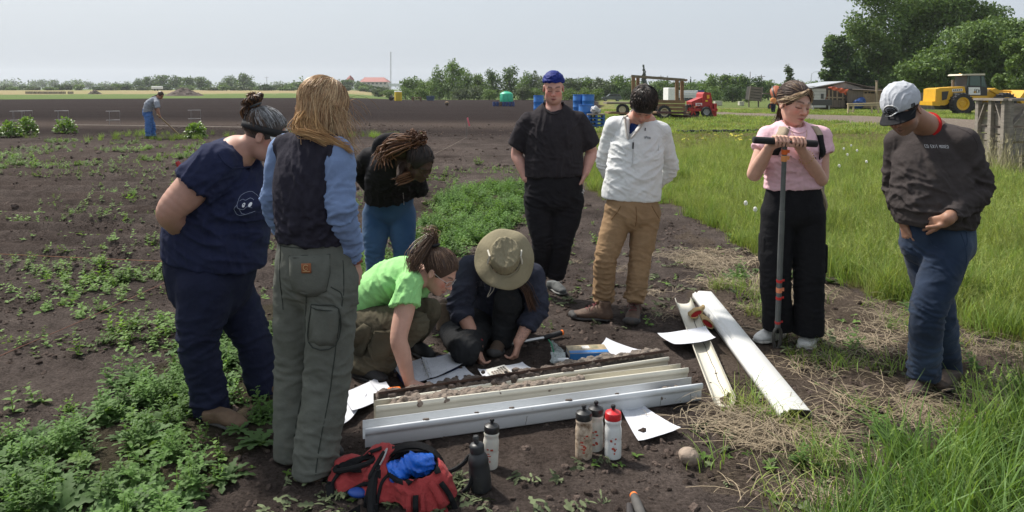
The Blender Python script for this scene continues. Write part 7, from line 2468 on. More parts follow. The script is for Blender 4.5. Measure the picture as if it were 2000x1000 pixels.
 obj('visor_peak',np.vstack([pts,pts-hR[:,2]*.003]),F_+[tuple(k+len(pts)for k in f[::-1])for f in F_],mat('white_plastic',(.6,.62,.64),.5),vo,True)
 mb=MB();mb.tube([q(357,335,.16),q(350,322,.16),q(346,316,.16)],[.016,.014,.011],8);mb.build('red_tool_handle',mat('red_plastic',(.45,.02,.02),.4),root,True)
 return root
 # ------ person: bending, black hoodie and long braids
def person_braids():
 Y=5.3
 q=lambda px,py,dy=0.0:P(px,py,Y+dy)
 root=thing('person','person with brown braids in black hooded jacket and blue jeans bending forward','person',G(760,600))
 hc=q(820,318,-.42);hR=frame((.62,-.55,-.62),up=(.3,-.5,.8));hs=1.0
 T=lambda a,b,c:hc+hR@(np.array((a,b,c))*hs)
 X=nrm(V(.80,.40,-.05))
 sL,sR=q(722,308,-.12),q(806,330,-.16)
 eL,eR=q(698,330,.16),q(818,372,.08)
 wL,wR=q(732,375,.34),q(790,390,.30)
 vol=Vol(.005)
 add_head(vol,hc,hR,hs)
 nb_=q(782,312,-.26)
 vol.tube([T(0,-.02,-.05),nb_],[.060,.075],k=.03,n=3)
 vol.tube([nb_,q(770,350,-.08)],[.11,.11],[.08,.08],side=X,k=.03)
 skin_obj(root,vol,hc,hR,hs,DEEP,(.075,.028,.025),(.008,.006,.005),blush=.1)
 bk=cloth('black_softshell',(.016,.015,.017),.8)
 v=Vol(.0085)
 v.tube([q(762,410,.18),q(762,392,.14),q(764,362,.02),q(768,336,-.12),q(776,318,-.22),q(784,308,-.28)],[.180,.185,.19,.190,.16,.08],[.145,.15,.15,.14,.11,.07],side=X,k=.022)
 for s_,e_,w_ in((sL,eL,wL),(sR,eR,wR)):
  v.tube([q(780,312,-.22),lerp(q(780,312,-.22),s_,.6),s_],[.075,.075,.068],k=.022)
  v.tube([s_,lerp(s_,e_,.5),e_,lerp(e_,w_,.5),w_],[.072,.072,.066,.06,.05],k=.022)
 v.tube([q(733,300,-.16),q(745,278,-.20),q(772,272,-.20),q(795,290,-.2)],[.035,.05,.045,.03],k=.022)
 sp=limb_folds(sL,eL,wL,.010)+[(q(770,365,-.1),nrm(V(.3,0,1)),.1,.3,.05,.012,4),(q(765,395,.0),V(1,.3,0),.25,.4,.06,.010,5)]
 v.cut(q(766,398,.0),nrm(V(.12,.25,-1)))
 jk,S=garment('jacket',v,bk,root,sp,2.0,.004)
 t=Vol(.008)
 hL,hR_=q(734,420,.22),q(786,418,.24)
 kL,kR=q(732,495,.14),q(787,495,.16)
 aL,aR=q(735,582,.22),q(785,584,.24)
 t.tube([q(762,385,.2),q(760,405,.22)],[.175,.18],[.14,.14],side=V(1,.1,0),k=.022)
 for h_,k_,a_ in((hL,kL,aL),(hR_,kR,aR)):
  t.tube([h_,lerp(h_,k_,.5),k_,lerp(k_,a_,.5),a_],[.102,.098,.072,.068,.055],k=.02,clip=(a_,V(0,0,-1)))
 sp=limb_folds(hL,kL,aL,.007)+limb_folds(hR_,kR,aR,.007)
 tr,S2=garment('jeans',t,denim('mid_denim',(.028,.072,.155),(.06,.12,.22)),root,sp,5.0,.003)
 dk=mat('dark_shoe',(.03,.03,.032),.7)
 shoe(root,G(738,592),G(752,618),dk,mat('boot_rubber',None));shoe(root,G(786,592),G(802,616),dk,mat('boot_rubber',None))
 dark=np.array((.014,.009,.007))
 cap=hair_cap(.005,hc,hR,hs,1.06)
 parts=[(cap[0],cap[1],dark)]
 hv_=Vol(.006);hv_.tube([T(-.03,-.075,.05),q(785,296,-.36),q(764,296,-.40)],[.045,.050,.035],k=.02);hv_.tube([T(-.06,-.05,.0),q(790,325,-.36),q(780,345,-.42)],[.035,.04,.022],k=.02)
 hm_=hv_.mesh(1);parts.append((hm_[0],hm_[1],np.array((.035,.018,.011))))
 tie=nrm((-.25,-.55,.80))
 ls=swept_strands(hc,hR,hs,tie,150,25,.03,steps=12)
 parts.append(strands(ls,.0052,tint([(.013,.008,.007),(.020,.012,.009),(.03,.017,.012)],len(ls),5),6))
 r=np.random.default_rng(6);kn=T(*(CC+tie*CR*1.05))
 tl,tc=[],[]
 pal=[(.09,.04,.02),(.13,.058,.028),(.06,.027,.015),(.17,.08,.04)]
 for k in range(230):
  o_=r.normal(size=3)
  if k<90:
   n1=nrm(o_)
   ctrl=np.array([kn,kn+n1*.055+V(-.01,0,.02),kn+n1*.070+V(-.03,-.01,.02)+r.normal(size=3)*.012,kn+n1*.035+V(-.03,-.02,.0),kn+V(-.02,0,-.01)])
  elif k<185:
   e=q(752,300,-.42)+o_*.026
   ctrl=np.array([kn,kn+V(-.045,-.03,.012)+o_*.012,lerp(kn,e,.7)+V(-.02,-.02,.025)+o_*.012,e,e+V(.0,-.01,-.035)+o_*.012])
  else:
   e=q(775,352,-.46)+o_*.014
   ctrl=np.array([kn+V(-.02,0,0),T(-.085,-.03,.03)+o_*.006,T(-.08,-.01,-.05)+o_*.01,lerp(T(-.07,.0,-.08),e,.5)+o_*.008,e])
  ln=catmull(ctrl,5)
  tt=np.linspace(0,1,len(ln))
  ln=ln+.0022*np.sin(tt*40+r.uniform(0,6))[:,None]*nrm(r.normal(size=3))
  tl.append(ln);tc.append(np.array(pal[r.integers(0,4)])*r.uniform(.75,1.3))
 parts.append(strands(tl,.0042,tc,6))
 hair_object(root,parts,rough=.6)
 er=MB();er.lathe([(.001,-.004),(.004,0),(.001,.004)],T(-.087,.0,-.04),8);er.build('earring',mat('silver',(.6,.6,.6),.3,metal=.9),root)
 mb=MB();mb.tube(S.line([q(792,372,0),q(789,400,0)],V(0,1,0),.004),.003,5);mb.build('zip',mat('silver',None),root)
 return root
 # ------ person: crouching in green T-shirt
def person_green():
 Y=4.25
 q=lambda px,py,dy=0.0:P(px,py,Y+dy)
 root=thing('person','crouching person in light green T-shirt and glasses with brown ponytail, one hand on the soil','person',G(745,740))
 hc=q(858,530,-.10);hR=frame((.80,-.34,-.62),up=(.55,-.1,.85));hs=1.03
 T=lambda a,b,c:hc+hR@(np.array((a,b,c))*hs)
 X=nrm(V(.10,1,.10))
 sN,sF=q(800,556,-.20),q(822,545,.14)
 eN,eF=q(779,660,-.34),q(790,625,.26)
 wN=q(801,742,-.44)
 wN=G(800,748,.055)
 wF=q(800,640,.22)
 vol=Vol(.004)
 add_head(vol,hc,hR,hs)
 nb_=q(822,535,-.04)
 vol.tube([T(0,-.02,-.045),lerp(T(0,-.02,-.045),nb_,.5),nb_],[.052,.050,.064],k=.02)
 vol.tube([nb_,q(790,560,0)],[.11,.12],[.07,.07],side=X,k=.03)
 for s_,e_,w_ in((sN,eN,wN),(sF,eF,wF)):
  vol.tube([s_,lerp(s_,e_,.5),e_,lerp(e_,w_,.35),w_],[.058,.056,.047,.045,.029],k=.03)
  vol.tube([nb_,s_],[.06,.05],k=.03)
 add_hand(vol,wN,nrm(V(.95,-.25,-.22)),V(.05,0,-1),-1,s=.95,curl=(.75,1.1,.7),thumb=V(.7,-.6,-.35))
 add_hand(vol,wF,nrm(V(.3,.3,-.8)),V(0,0,-1),1,s=.95,curl=(.4,.6,.4))
 skin_obj(root,vol,hc,hR,hs,FAIR,(.38,.14,.12),(.05,.03,.02),blush=.55)
 gn=cloth('lime_cotton',(.30,.62,.235),.92,.06)
 v=Vol(.0075)
 v.tube([q(700,612,.05),q(712,590,.05),q(738,563,.04),q(768,545,.02),q(800,536,.0),q(826,535,-.03)],[.165,.165,.165,.17,.155,.085],[.115,.12,.118,.115,.095,.06],side=X,k=.017)
 for s_,e_ in((sN,eN),(sF,eF)):
  v.tube([q(812,538,-.03),lerp(q(812,538,-.03),s_,.6),s_],[.068,.068,.062],k=.022)
  v.tube([s_,lerp(s_,e_,.35),lerp(s_,e_,.85)],[.072,.082,.084],k=.022,clip=(lerp(s_,e_,.42),e_-s_+V(.05,0,0)))
 v.ell(q(838,540,-.05),(.065,.07,.065),k=.008,sub=True)
 v.cut(q(703,602,.05),nrm(V(-.85,0,-.45)))
 sp=[(q(760,575,-.1),nrm(V(1,0,.6)),.14,.3,.05,.009,4),(lerp(sN,eN,.2),nrm(V(1,0,-.2)),.08,.15,.04,.010,4),(q(800,600,-.1),nrm(V(1,0,.2)),.06,.2,.04,.010,5)]
 sh,S=garment('shirt',v,gn,root,sp,3.0,.0035,.08)
 ol=cloth('olive_canvas',(.092,.080,.055),.92,.2,dirt=(.12,.10,.07),dirt_amt=.3,dscale=6)
 t=Vol(.008)
 hN,hF=q(712,634,-.06),q(722,622,.14)
 kN,kF=q(812,634,-.20),q(838,606,.10)
 aN,aF=q(706,712,-.10),q(808,655,.30)
 t.tube([q(694,606,.05),q(704,628,.04),q(715,648,.03)],[.165,.175,.16],[.11,.12,.11],side=X,k=.028)
 t.tube([hN,lerp(hN,kN,.55),kN],[.115,.105,.074],k=.017)
 t.tube([kN,lerp(kN,aN,.45)+V(-.02,0,-.02),aN],[.074,.088,.085],k=.017)
 t.tube([hF,lerp(hF,kF,.55),kF],[.112,.098,.072],k=.017)
 t.tube([kF,lerp(kF,aF,.5),aF],[.072,.08,.07],k=.017)
 t.ell(q(728,710,-.14),(.13,.10,.075),k=.028)
 sp=limb_folds(hN,kN,aN,.013,.045)+[(q(735,690,-.2),nrm(V(.4,0,1)),.1,.3,.045,.018,4),(q(760,655,-.25),nrm(V(1,0,.5)),.12,.2,.05,.012,4)]+limb_folds(hF,kF,aF,.010,.045)
 tr,S2=garment('trousers',t,ol,root,sp,6.0,.005)
 D=V(0,1,0)
 S2.patch('cargo_pocket',ol,tr,[q(700,630),q(722,612),q(738,618),q(733,645),q(722,670),q(705,672),q(690,665),q(693,645)],None,D,.012)
 S2.patch('cargo_pocket',ol,tr,[q(745,622),q(775,618),q(790,625),q(780,655),q(768,672),q(745,674),q(735,668),q(738,640)],None,D,.010)
 bk=mat('black_shoe',(.014,.014,.015),.7,.3,20)
 shoe(root,G(690,733)[:2],G(640,742)[:2]*0+G(752,752)[:2],bk,mat('boot_rubber',None),'low')
 shoe(root,q(795,660,.28)[:2],q(840,665,.12)[:2],bk,mat('boot_rubber',None),'low')
 tie=nrm((.0,-.80,.55))
 cap=hair_cap(.0045,hc,hR,hs,1.05)
 parts=[(cap[0],cap[1],np.array((.055,.03,.02)))]
 ls=swept_strands(hc,hR,hs,tie,1000,35,.03)
 pal=[(.055,.030,.020),(.075,.042,.028),(.11,.065,.042),(.16,.10,.065)]
 parts.append(strands(ls,.0018,tint(pal,len(ls),7,.25)))
 r=np.random.default_rng(12);kn=T(*(CC+tie*CR*1.06));tl=[]
 out=hR@tie
 for k in range(330):
  o_=r.normal(size=3)
  e=q(805,525,-.18)+o_*.018
  ctrl=np.array([kn+o_*.006,kn+out*.035+V(0,0,.025)+o_*.010,kn+out*.058+V(-.01,0,-.005)+o_*.013,lerp(kn+out*.06,e,.6)+o_*.014+V(-.015,0,0),e+V(0,0,r.uniform(-.02,.03))])
  if k%9==0:ctrl=np.array([kn,kn+out*.03+V(0,0,.03)+o_*.012,kn+out*.05+V(-.0,0,.045)+o_*.02,kn+out*.075+V(-.03,0,.03)+o_*.02,kn+out*.085+V(-.04,0,.0)+o_*.02])
  tl.append(catmull(ctrl,4))
 parts.append(strands(tl,.0018,tint(pal+[(.22,.14,.08)],len(tl),8,.3)))
 hair_object(root,parts)
 mb=MB();u_=nrm(np.cross(out,V(0,0,1)));w_=np.cross(out,u_)
 mb.tube([kn+out*.012+.026*(math.cos(a)*u_+math.sin(a)*w_)for a in np.linspace(0,6.28,17)],.008,6,False)
 mb.build('hair_tie',BLACK_TRIM,root,True)
 mb=MB()
 for sx in(-1,1):
  ring=[T(sx*(.031+.025*math.cos(a)*abs(math.cos(a))**-.3 if abs(math.cos(a))>.01 else sx*0+.031),.099-.010*abs(.031+.022*math.cos(a))/.05,-.004+.019*math.sin(a)*(abs(math.sin(a))+1e-3)**-.3)if False else T(sx*(.031+.024*np.sign(math.cos(a))*abs(math.cos(a))**.6),.102-.012*(.031+.022*math.cos(a))/.05,-.006+.019*np.sign(math.sin(a))*abs(math.sin(a))**.6)for a in np.linspace(0,2*math.pi,21)]
  mb.tube(ring,.0018,5,False)
  mb.tube([T(sx*.055,.092,.002),T(sx*.074,.05,.002),T(sx*.079,-.005,.002)],.0018,5)
 mb.tube([T(-.008,.102,.0),T(0,.106,.002),T(.008,.102,.0)],.0018,5)
 mb.build('glasses',mat('pale_frame',(.45,.42,.40),.35,metal=.3),root,True)
 return root
 # ------ person: kneeling in bucket hat
def person_hat():
 Y=4.55
 q=lambda px,py,dy=0.0:P(px,py,Y+dy)
 root=thing('person','kneeling person in khaki sun hat and navy sweatshirt holding the colour card','person',G(950,700))
 hc=q(985,510,-.14);hR=frame((.02,-.55,-.92),up=(.06,-.85,.5));hs=1.03
 T=lambda a,b,c:hc+hR@(np.array((a,b,c))*hs)
 X=nrm(V(1,.02,-.10))
 sL,sR=q(918,524,.08),q(1040,540,.06)
 eL,eR=q(898,600,-.02),q(1047,605,.0)
 wL,wR=q(934,676,-.20),q(1012,668,-.14)
 vol=Vol(.0036)
 add_head(vol,hc,hR,hs)
 nb_=q(984,515,.06)
 vol.tube([T(0,-.02,-.05),nb_],[.054,.066],k=.02,n=3)
 vol.tube([nb_,q(984,560,.1)],[.12,.12],[.08,.08],side=X,k=.03)
 for s_,e_,w_ in((sL,eL,wL),(sR,eR,wR)):
  vol.tube([s_,e_,lerp(e_,w_,.35),w_],[.05,.044,.044,.030],k=.03)
  vol.tube([nb_,s_],[.06,.05],k=.03)
 cl,cr=G(949,722,.025),G(996,718,.025)
 per_l=[(.25,.45,.3),(.45,.6,.4),(.6,.7,.5),(.75,.8,.5)]
 add_hand(vol,wL,nrm(V(.10,-.30,-.95)),nrm(V(.75,.15,-.2)),-1,s=.97,per=per_l,thumb=nrm(V(.42,-.20,-.85)),thumb_curl=.1)
 add_hand(vol,wR,nrm(V(-.18,-.30,-.92)),nrm(V(-.75,.15,-.2)),1,s=.97,per=per_l,thumb=nrm(V(-.42,-.15,-.85)),thumb_curl=.1)
 def tattoo(v_,col):
  ax=nrm(wR-eR);t_=(v_-eR)@ax;L_=np.linalg.norm(wR-eR)
  rad=np.linalg.norm((v_-eR)-t_[:,None]*ax,axis=1)
  m=(t_>L_*.62)&(t_<L_*.97)&(rad<.07)
  n_=np.abs(perlin(v_/.012))
  k=np.clip(1-n_/.12,0,1)*m
  return col*(1-.72*k[:,None])+np.array((.03,.035,.045))*.72*k[:,None]
 skin_obj(root,vol,hc,hR,hs,(.45,.25,.185),blush=.5,extra=tattoo)
 nv=cloth('navy_fleece',(.032,.035,.052),.95,.2)
 v=Vol(.0075)
 v.tube([q(975,655,.34),q(976,620,.30),q(980,575,.20),q(982,545,.12),q(984,522,.08)],[.18,.185,.195,.185,.10],[.14,.145,.145,.12,.075],side=X,k=.022)
 for s_,e_,w_,en in((sL,eL,wL,.35),(sR,eR,wR,.60)):
  v.tube([nb_,lerp(nb_,s_,.6),s_],[.075,.080,.074],k=.022)
  v.tube([s_,lerp(s_,e_,.5),e_,lerp(e_,w_,.35),lerp(e_,w_,.8)],[.080,.082,.074,.066,.055],k=.022,clip=(lerp(e_,w_,en),w_-e_))
 sp=limb_folds(sL,eL,wL,.014,.042,.13)+limb_folds(sR,eR,wR,.014,.042,.13)+[(q(980,560,.0),V(1,0,.3),.15,.25,.05,.010,4)]
 sw,S=garment('sweatshirt',v,nv,root,sp,8.0,.005,.08)
 D=V(0,1,0)
 mb=MB()
 for i in range(4):
  x0=930+i*5.2
  mb.tube(S.line([q(x0,551),q(x0,562),q(x0+3,562),q(x0+3,551),q(x0,551)],D,.001),.0015,4)
 mb.build('chest_lettering',mat('dim_print',(.11,.11,.13),.9),sw)
 dk=cloth('charcoal_canvas',(.020,.021,.023),.92,.2,dirt=(.05,.042,.035),dirt_amt=.3,dscale=6)
 t=Vol(.0075)
 hL,hR_=q(938,625,.24),q(1000,635,.28)
 kL=G(908,694,.085)+V(0,.06,0);aL=q(872,640,.30)
 kR=q(992,588,-.02);aR=q(981,662,.0)
 t.tube([q(974,630,.34),q(974,655,.32)],[.185,.185],[.15,.15],side=X,k=.022)
 t.tube([hL,lerp(hL,kL,.5),kL],[.112,.102,.080],k=.017)
 t.tube([kL,lerp(kL,aL,.5),aL],[.080,.078,.062],k=.017)
 t.tube([hR_,lerp(hR_,kR,.55)+V(0,0,.0),kR],[.112,.102,.086],k=.017)
 t.tube([kR,lerp(kR,aR,.5)+V(0,.02,0),aR],[.086,.082,.07],k=.017)
 sp=limb_folds(hR_,kR,aR,.010,.04)+limb_folds(hL,kL,aL,.010,.04)
 garment('trousers',t,dk,root,sp,2.0,.004)
 bb=mat('brown_work_boot',None);bs=mat('boot_rubber',None)
 shoe(root,q(986,668,.10)[:2],q(972,690,-.06)[:2],bb,bs,'boot')
 sv=Vol(.005)
 bA,bB=q(870,640,.22),q(868,592,.26)
 sv.tube([bA,lerp(bA,bB,.5),bB],[.045,.045,.036],[.04,.035,.03],side=V(1,0,0),k=.02)
 bo=obj('shoe',*sv.mesh(1),bb,root,True)
 sv=Vol(.005)
 off=V(-.012,-.035,0)
 sv.tube([bA+off,lerp(bA,bB,.5)+off,bB+off],[.044,.040,.040],[.012,.011,.012],side=V(1,0,0),k=.01)
 obj('sole',*sv.mesh(1),mat('tan_sole',(.12,.085,.06),.85,.3,40),bo,True)
 hm=cloth('khaki_hat',(.235,.205,.135),.9,.08)
 hv=Vol(.0045)
 up=hR[:,2]
 b0=T(0,-.012,.040);b1=T(0,-.016,.118)
 hv.tube([b0,lerp(b0,b1,.6),b1],[.094,.090,.074],[.110,.104,.086],side=hR[:,0],k=.01,n=4)
 hv.cut(T(0,-.016,.128),up);hv.cut(T(0,0,.036),-up)
 fs=[(T(0,-.016,.125),hR@V(1,.4,0),.08,.2,.03,.005,3),(T(0,.02,.08),hR@V(1,0,.2),.12,.2,.035,.004,5)]
 ht,SH=garment('hat',hv,hm,root,fs,3.0,.002,.05)
 ht['label']='khaki sun hat with wide soft brim'
 pts=[];n_=48;m_=7
 for i in range(n_):
  a=2*math.pi*i/n_
  wv=.012*math.sin(2*a+.6)+.008*math.sin(3*a+1.0)+.004*math.sin(7*a)
  for j in range(m_):
   e=j/(m_-1)
   rx=.094+.082*e;ry=.110+.078*e
   pts.append(T(rx*math.sin(a),-.012+ry*math.cos(a),.044-.026*e-.018*e*e+wv*e*1.6))
 pts=np.array(pts)
 F_=[(i*m_+j,((i+1)%n_)*m_+j,((i+1)%n_)*m_+j+1,i*m_+j+1)for i in range(n_)for j in range(m_-1)]
 F2=[tuple(k+len(pts)for k in f[::-1])for f in F_]+[(i*m_+m_-1,((i+1)%n_)*m_+m_-1,((i+1)%n_)*m_+m_-1+len(pts),i*m_+m_-1+len(pts))for i in range(n_)]
 obj('brim',np.vstack([pts,pts-up*.004]),F_+F2,hm,ht,True)
 mb=MB()
 for sx in(-1,1):
  mb.tube([T(sx*.099,.030,.046),T(sx*.098,.026,.075),T(sx*.088,.005,.104),T(sx*.098,-.045,.062)],.0055,6)
 mb.build('hat_webbing',mat('pale_webbing',(.52,.49,.42),.9),ht,True)
 mb=MB()
 mb.tube([T(0,.112,.042),T(.04,.105,.040),T(.08,.07,.041),T(.103,.0,.042)],.003,5);mb.tube([T(0,.112,.042),T(-.04,.105,.040),T(-.08,.07,.041),T(-.103,.0,.042)],.003,5)
 mb.build('hat_seam',hm,ht,True)
 mb=MB()
 mb.tube(catmull([q(1008,545,-.16),q(985,553,-.20),q(962,550,-.22),q(958,566,-.22),q(952,580,-.22),q(963,568,-.22),q(968,552,-.22)],4),.0028,5)
 mb.build('chin_cord',mat('grey_cord',(.22,.20,.17),.9),root,True)
 r=np.random.default_rng(2);tl=[]
 for k in range(90):
  o_=r.normal(size=3)*.012
  tl.append(catmull(np.array([T(.07,-.02,-.02)+o_,q(1022,556,-.16)+o_,q(1034,580,-.16)+o_,q(1042,602,-.14)+o_*1.3]),4))
 hair_object(root,[strands(tl,.0022,tint([(.05,.025,.016),(.08,.04,.025)],len(tl),2))])
 ax=nrm(wL-eL);c_=lerp(eL,wL,.93);u_=nrm(np.cross(ax,V(0,0,1)));w_=np.cross(ax,u_)
 mb=MB();mb.tube([c_+.036*(math.cos(a)*u_+math.sin(a)*w_)for a in np.linspace(0,6.28,19)],.006,6,False);mb.build('bracelet',mat('red_cord',(.25,.015,.02),.8),root,True)
 return root
 # ------ person: far off, hoeing
def person_hoe():
 g0=G(294,270);Y=g0[1]
 q=lambda px,py,dy=0.0:P(px,py,Y+dy)
 root=thing('person','far person in grey T-shirt and blue jeans bent over a long hoe','person',g0)
 hc=q(313.5,186,-.05);hR=frame((.75,-.25,-.6));hs=1.05
 vol=Vol(.010)
 add_head(vol,hc,hR,hs)
 nb_=q(305,192)
 vol.tube([hc,nb_],[.055,.06],k=.03,n=2)
 sN,sF=q(306,201,-.16),q(306,200,.16)
 gN,gF=q(312,228,-.12),q(308,222,.06)
 for s_,e_,w_ in((sN,q(309,216,-.2),gN),(sF,q(305,214,.2),gF)):
  vol.tube([nb_,s_],[.06,.05],k=.03,n=2)
  vol.tube([s_,e_,w_],[.05,.043,.032],k=.02)
  vol.ell(w_,(.045,.04,.05),k=.02)
 skin_obj(root,vol,hc,hR,hs,(.36,.19,.13))
 v=Vol(.012)
 X=V(.1,1,0)
 v.tube([q(289,220),q(290,212),q(294,202),q(301,195)],[.20,.205,.215,.14],[.13,.14,.14,.09],side=X,k=.022)
 for s_,e_ in((sN,q(309,216,-.2)),(sF,q(305,214,.2))):
  v.tube([nb_,s_],[.08,.08],k=.022,n=2);v.tube([s_,lerp(s_,e_,.9)],[.085,.085],k=.022,n=3);v.cut(lerp(s_,e_,.7),e_-s_,(lerp(s_,e_,1),.14))
 v.cut(q(289,219),nrm(V(.25,0,-1)))
 garment('shirt',v,cloth('grey_marl',(.30,.32,.36),.95),root,[(q(295,208),V(.4,0,1),.2,.4,.08,.02,4)],1.0,.008,.12)
 t=Vol(.012)
 t.tube([q(288,215),q(288,222)],[.18,.185],[.13,.14],side=X,k=.028)
 for h_,k_,a_ in((q(289,228,-.09),q(290,246,-.12),q(289.5,266,-.12)),(q(291,227,.09),q(297,246,.08),q(298.5,266,.08))):
  t.tube([h_,k_,a_],[.115,.10,.095],k=.017);t.cut(a_,V(0,0,-1),(a_,.14))
  shoe(root,(a_[0]-.08,a_[1]),(a_[0]+.2,a_[1]-.06),BLACK_TRIM,BLACK_TRIM,h=.012)
 garment('jeans',t,denim('light_denim',(.05,.125,.33),(.09,.18,.40)),root,[(q(293,245),V(.2,0,1),.5,.4,.09,.02,4)],2.0,.008)
 cap=hair_cap(.01,hc,hR,hs,1.06)
 r=np.random.default_rng(1);tl=[catmull(np.array([hc+V(-.08,0,.03),q(303,187.5)+r.normal(size=3)*.015,q(296.5,189.5,-.05)+r.normal(size=3)*.015]),3)for _ in range(30)]
 hair_object(root,[(cap[0],cap[1],np.array((.05,.03,.02))),strands(tl,.008,tint([(.06,.035,.022)],len(tl),1))])
 hoe=thing('garden_hoe','long wooden handled hoe held by the far person','hoe',G(350,263))
 tip=G(350,263,.03)
 a=gN+(gN-tip)*.12
 mb=MB();mb.tube([a,tip],.022,8);mb.build('handle',mat('pale_wood',(.50,.36,.22),.7),hoe,True)
 mb=MB();mb.box(tip+V(.03,-.02,0),(.16,.02,.09),rz=.4);mb.build('blade',mat('dark_steel',(.06,.055,.05),.6,metal=.5),hoe)
 return root
def small_person(label,px,py,top,parts,crouch=False):
 """a distant figure a few pixels tall: continuous body with clothes"""
 g0=G(px,py);Y=g0[1]
 k=FPX/Y
 root=thing('person',label,'person',g0)
 H=(py-top)/k
 sc=H/1.72 if not crouch else H/1.0
 b=g0
 skin,shirt,pants=parts
 Z=lambda x,y,z:b+V(x,y,z)*sc
 vol=Vol(.02)
 if not crouch:
  hc=Z(0,0,1.60);add_head(vol,hc,frame((-.3,-1,-.2)),1.05*sc)
  vol.tube([Z(0,0,1.5),Z(0,0,1.40)],[.055,.07],k=.03,n=2)
  for sx in(-1,1):vol.tube([Z(sx*.19,0,1.38),Z(sx*.24,-.04,1.10),Z(sx*.18,-.18,.95)],[.05,.045,.05],k=.03)
  vol.tube([Z(-.2,0,1.38),Z(.2,0,1.38)],[.06,.06],k=.03)
  skin_obj(root,vol,hc,frame((-.3,-1,-.2)),1.05*sc,skin)
  v=Vol(.022);v.tube([Z(0,0,.92),Z(0,0,1.15),Z(0,0,1.35),Z(0,0,1.44)],[.19,.19,.20,.10],[.14,.14,.13,.08],side=V(1,0,0),k=.04)
  for sx in(-1,1):v.tube([Z(sx*.17,0,1.38),Z(sx*.23,-.02,1.2)],[.08,.08],k=.04,n=2)
  garment('shirt',v,shirt,root,[],1.0,.01,.15)
  t=Vol(.022);t.tube([Z(0,0,.98),Z(0,0,.86)],[.18,.19],[.13,.14],side=V(1,0,0),k=.05,n=2)
  for sx,st in((-1,.10),(1,-.12)):
   t.tube([Z(sx*.09,0,.85),Z(sx*.10,st*.6-.04,.46),Z(sx*.10+st*.4,st,.05)],[.115,.09,.08],k=.017)
   shoe(root,Z(sx*.10+st*.4,st+.06,0),Z(sx*.10+st*.4-.1,st-.2,0),BLACK_TRIM,BLACK_TRIM,h=.02)
  garment('trousers',t,pants,root,[],2.0,.01,.15)
 else:
  hc=Z(.05,-.15,.86);R_=frame((.4,-1,-.5));add_head(vol,hc,R_,1.05*sc)
  vol.tube([Z(.04,-.1,.78),Z(.02,-.03,.68)],[.06,.07],k=.03,n=2)
  for sx in(-1,1):vol.tube([Z(sx*.19,-.02,.66),Z(sx*.25,-.16,.44),Z(sx*.14+.1,-.36,.25)],[.055,.05,.045],k=.03)
  vol.tube([Z(-.2,-.02,.66),Z(.2,-.02,.66)],[.06,.06],k=.03)
  skin_obj(root,vol,hc,R_,1.05*sc,skin)
  v=Vol(.022);v.tube([Z(0,.12,.22),Z(0,.08,.45),Z(.02,0,.66),Z(.02,-.03,.72)],[.19,.20,.20,.1],[.15,.15,.13,.08],side=V(1,0,0),k=.04)
  garment('shirt',v,shirt,root,[],1.0,.01,.15)
  t=Vol(.022)
  for sx in(-1,1):
   t.tube([Z(sx*.1,.12,.2),Z(sx*.2,-.25,.36),Z(sx*.16,.02,.08)],[.12,.09,.09],k=.017)
  garment('trousers',t,pants,root,[],2.0,.01,.15)
 cap=hair_cap(.02,hc,frame((0,-1,-.3)),1.05*sc,1.07)
 hair_object(root,[(cap[0],cap[1],np.array((.04,.028,.02)))])
 return root
HS=person_headscarf()
WP=person_white_pullover()
PK,AUGER_BAR,PK_SURF=person_pink()
CP=person_cap()
BL=person_blonde()
VS_=person_visor()
BR=person_braids()
GN_=person_green()
HT=person_hat()
HO=person_hoe()
small_person('tiny far person in tan shirt crouching on the dark soil',873,205,198,((.3,.17,.11),cloth('tan_shirt',(.30,.22,.14)),cloth('dark_trs',(.03,.03,.035))),True)
small_person('far worker in orange vest and navy trousers walking by the cable drum',1510,218,188,((.3,.17,.11),cloth('orange_vest',(.62,.26,.10)),cloth('navy_trs',(.016,.02,.035))))
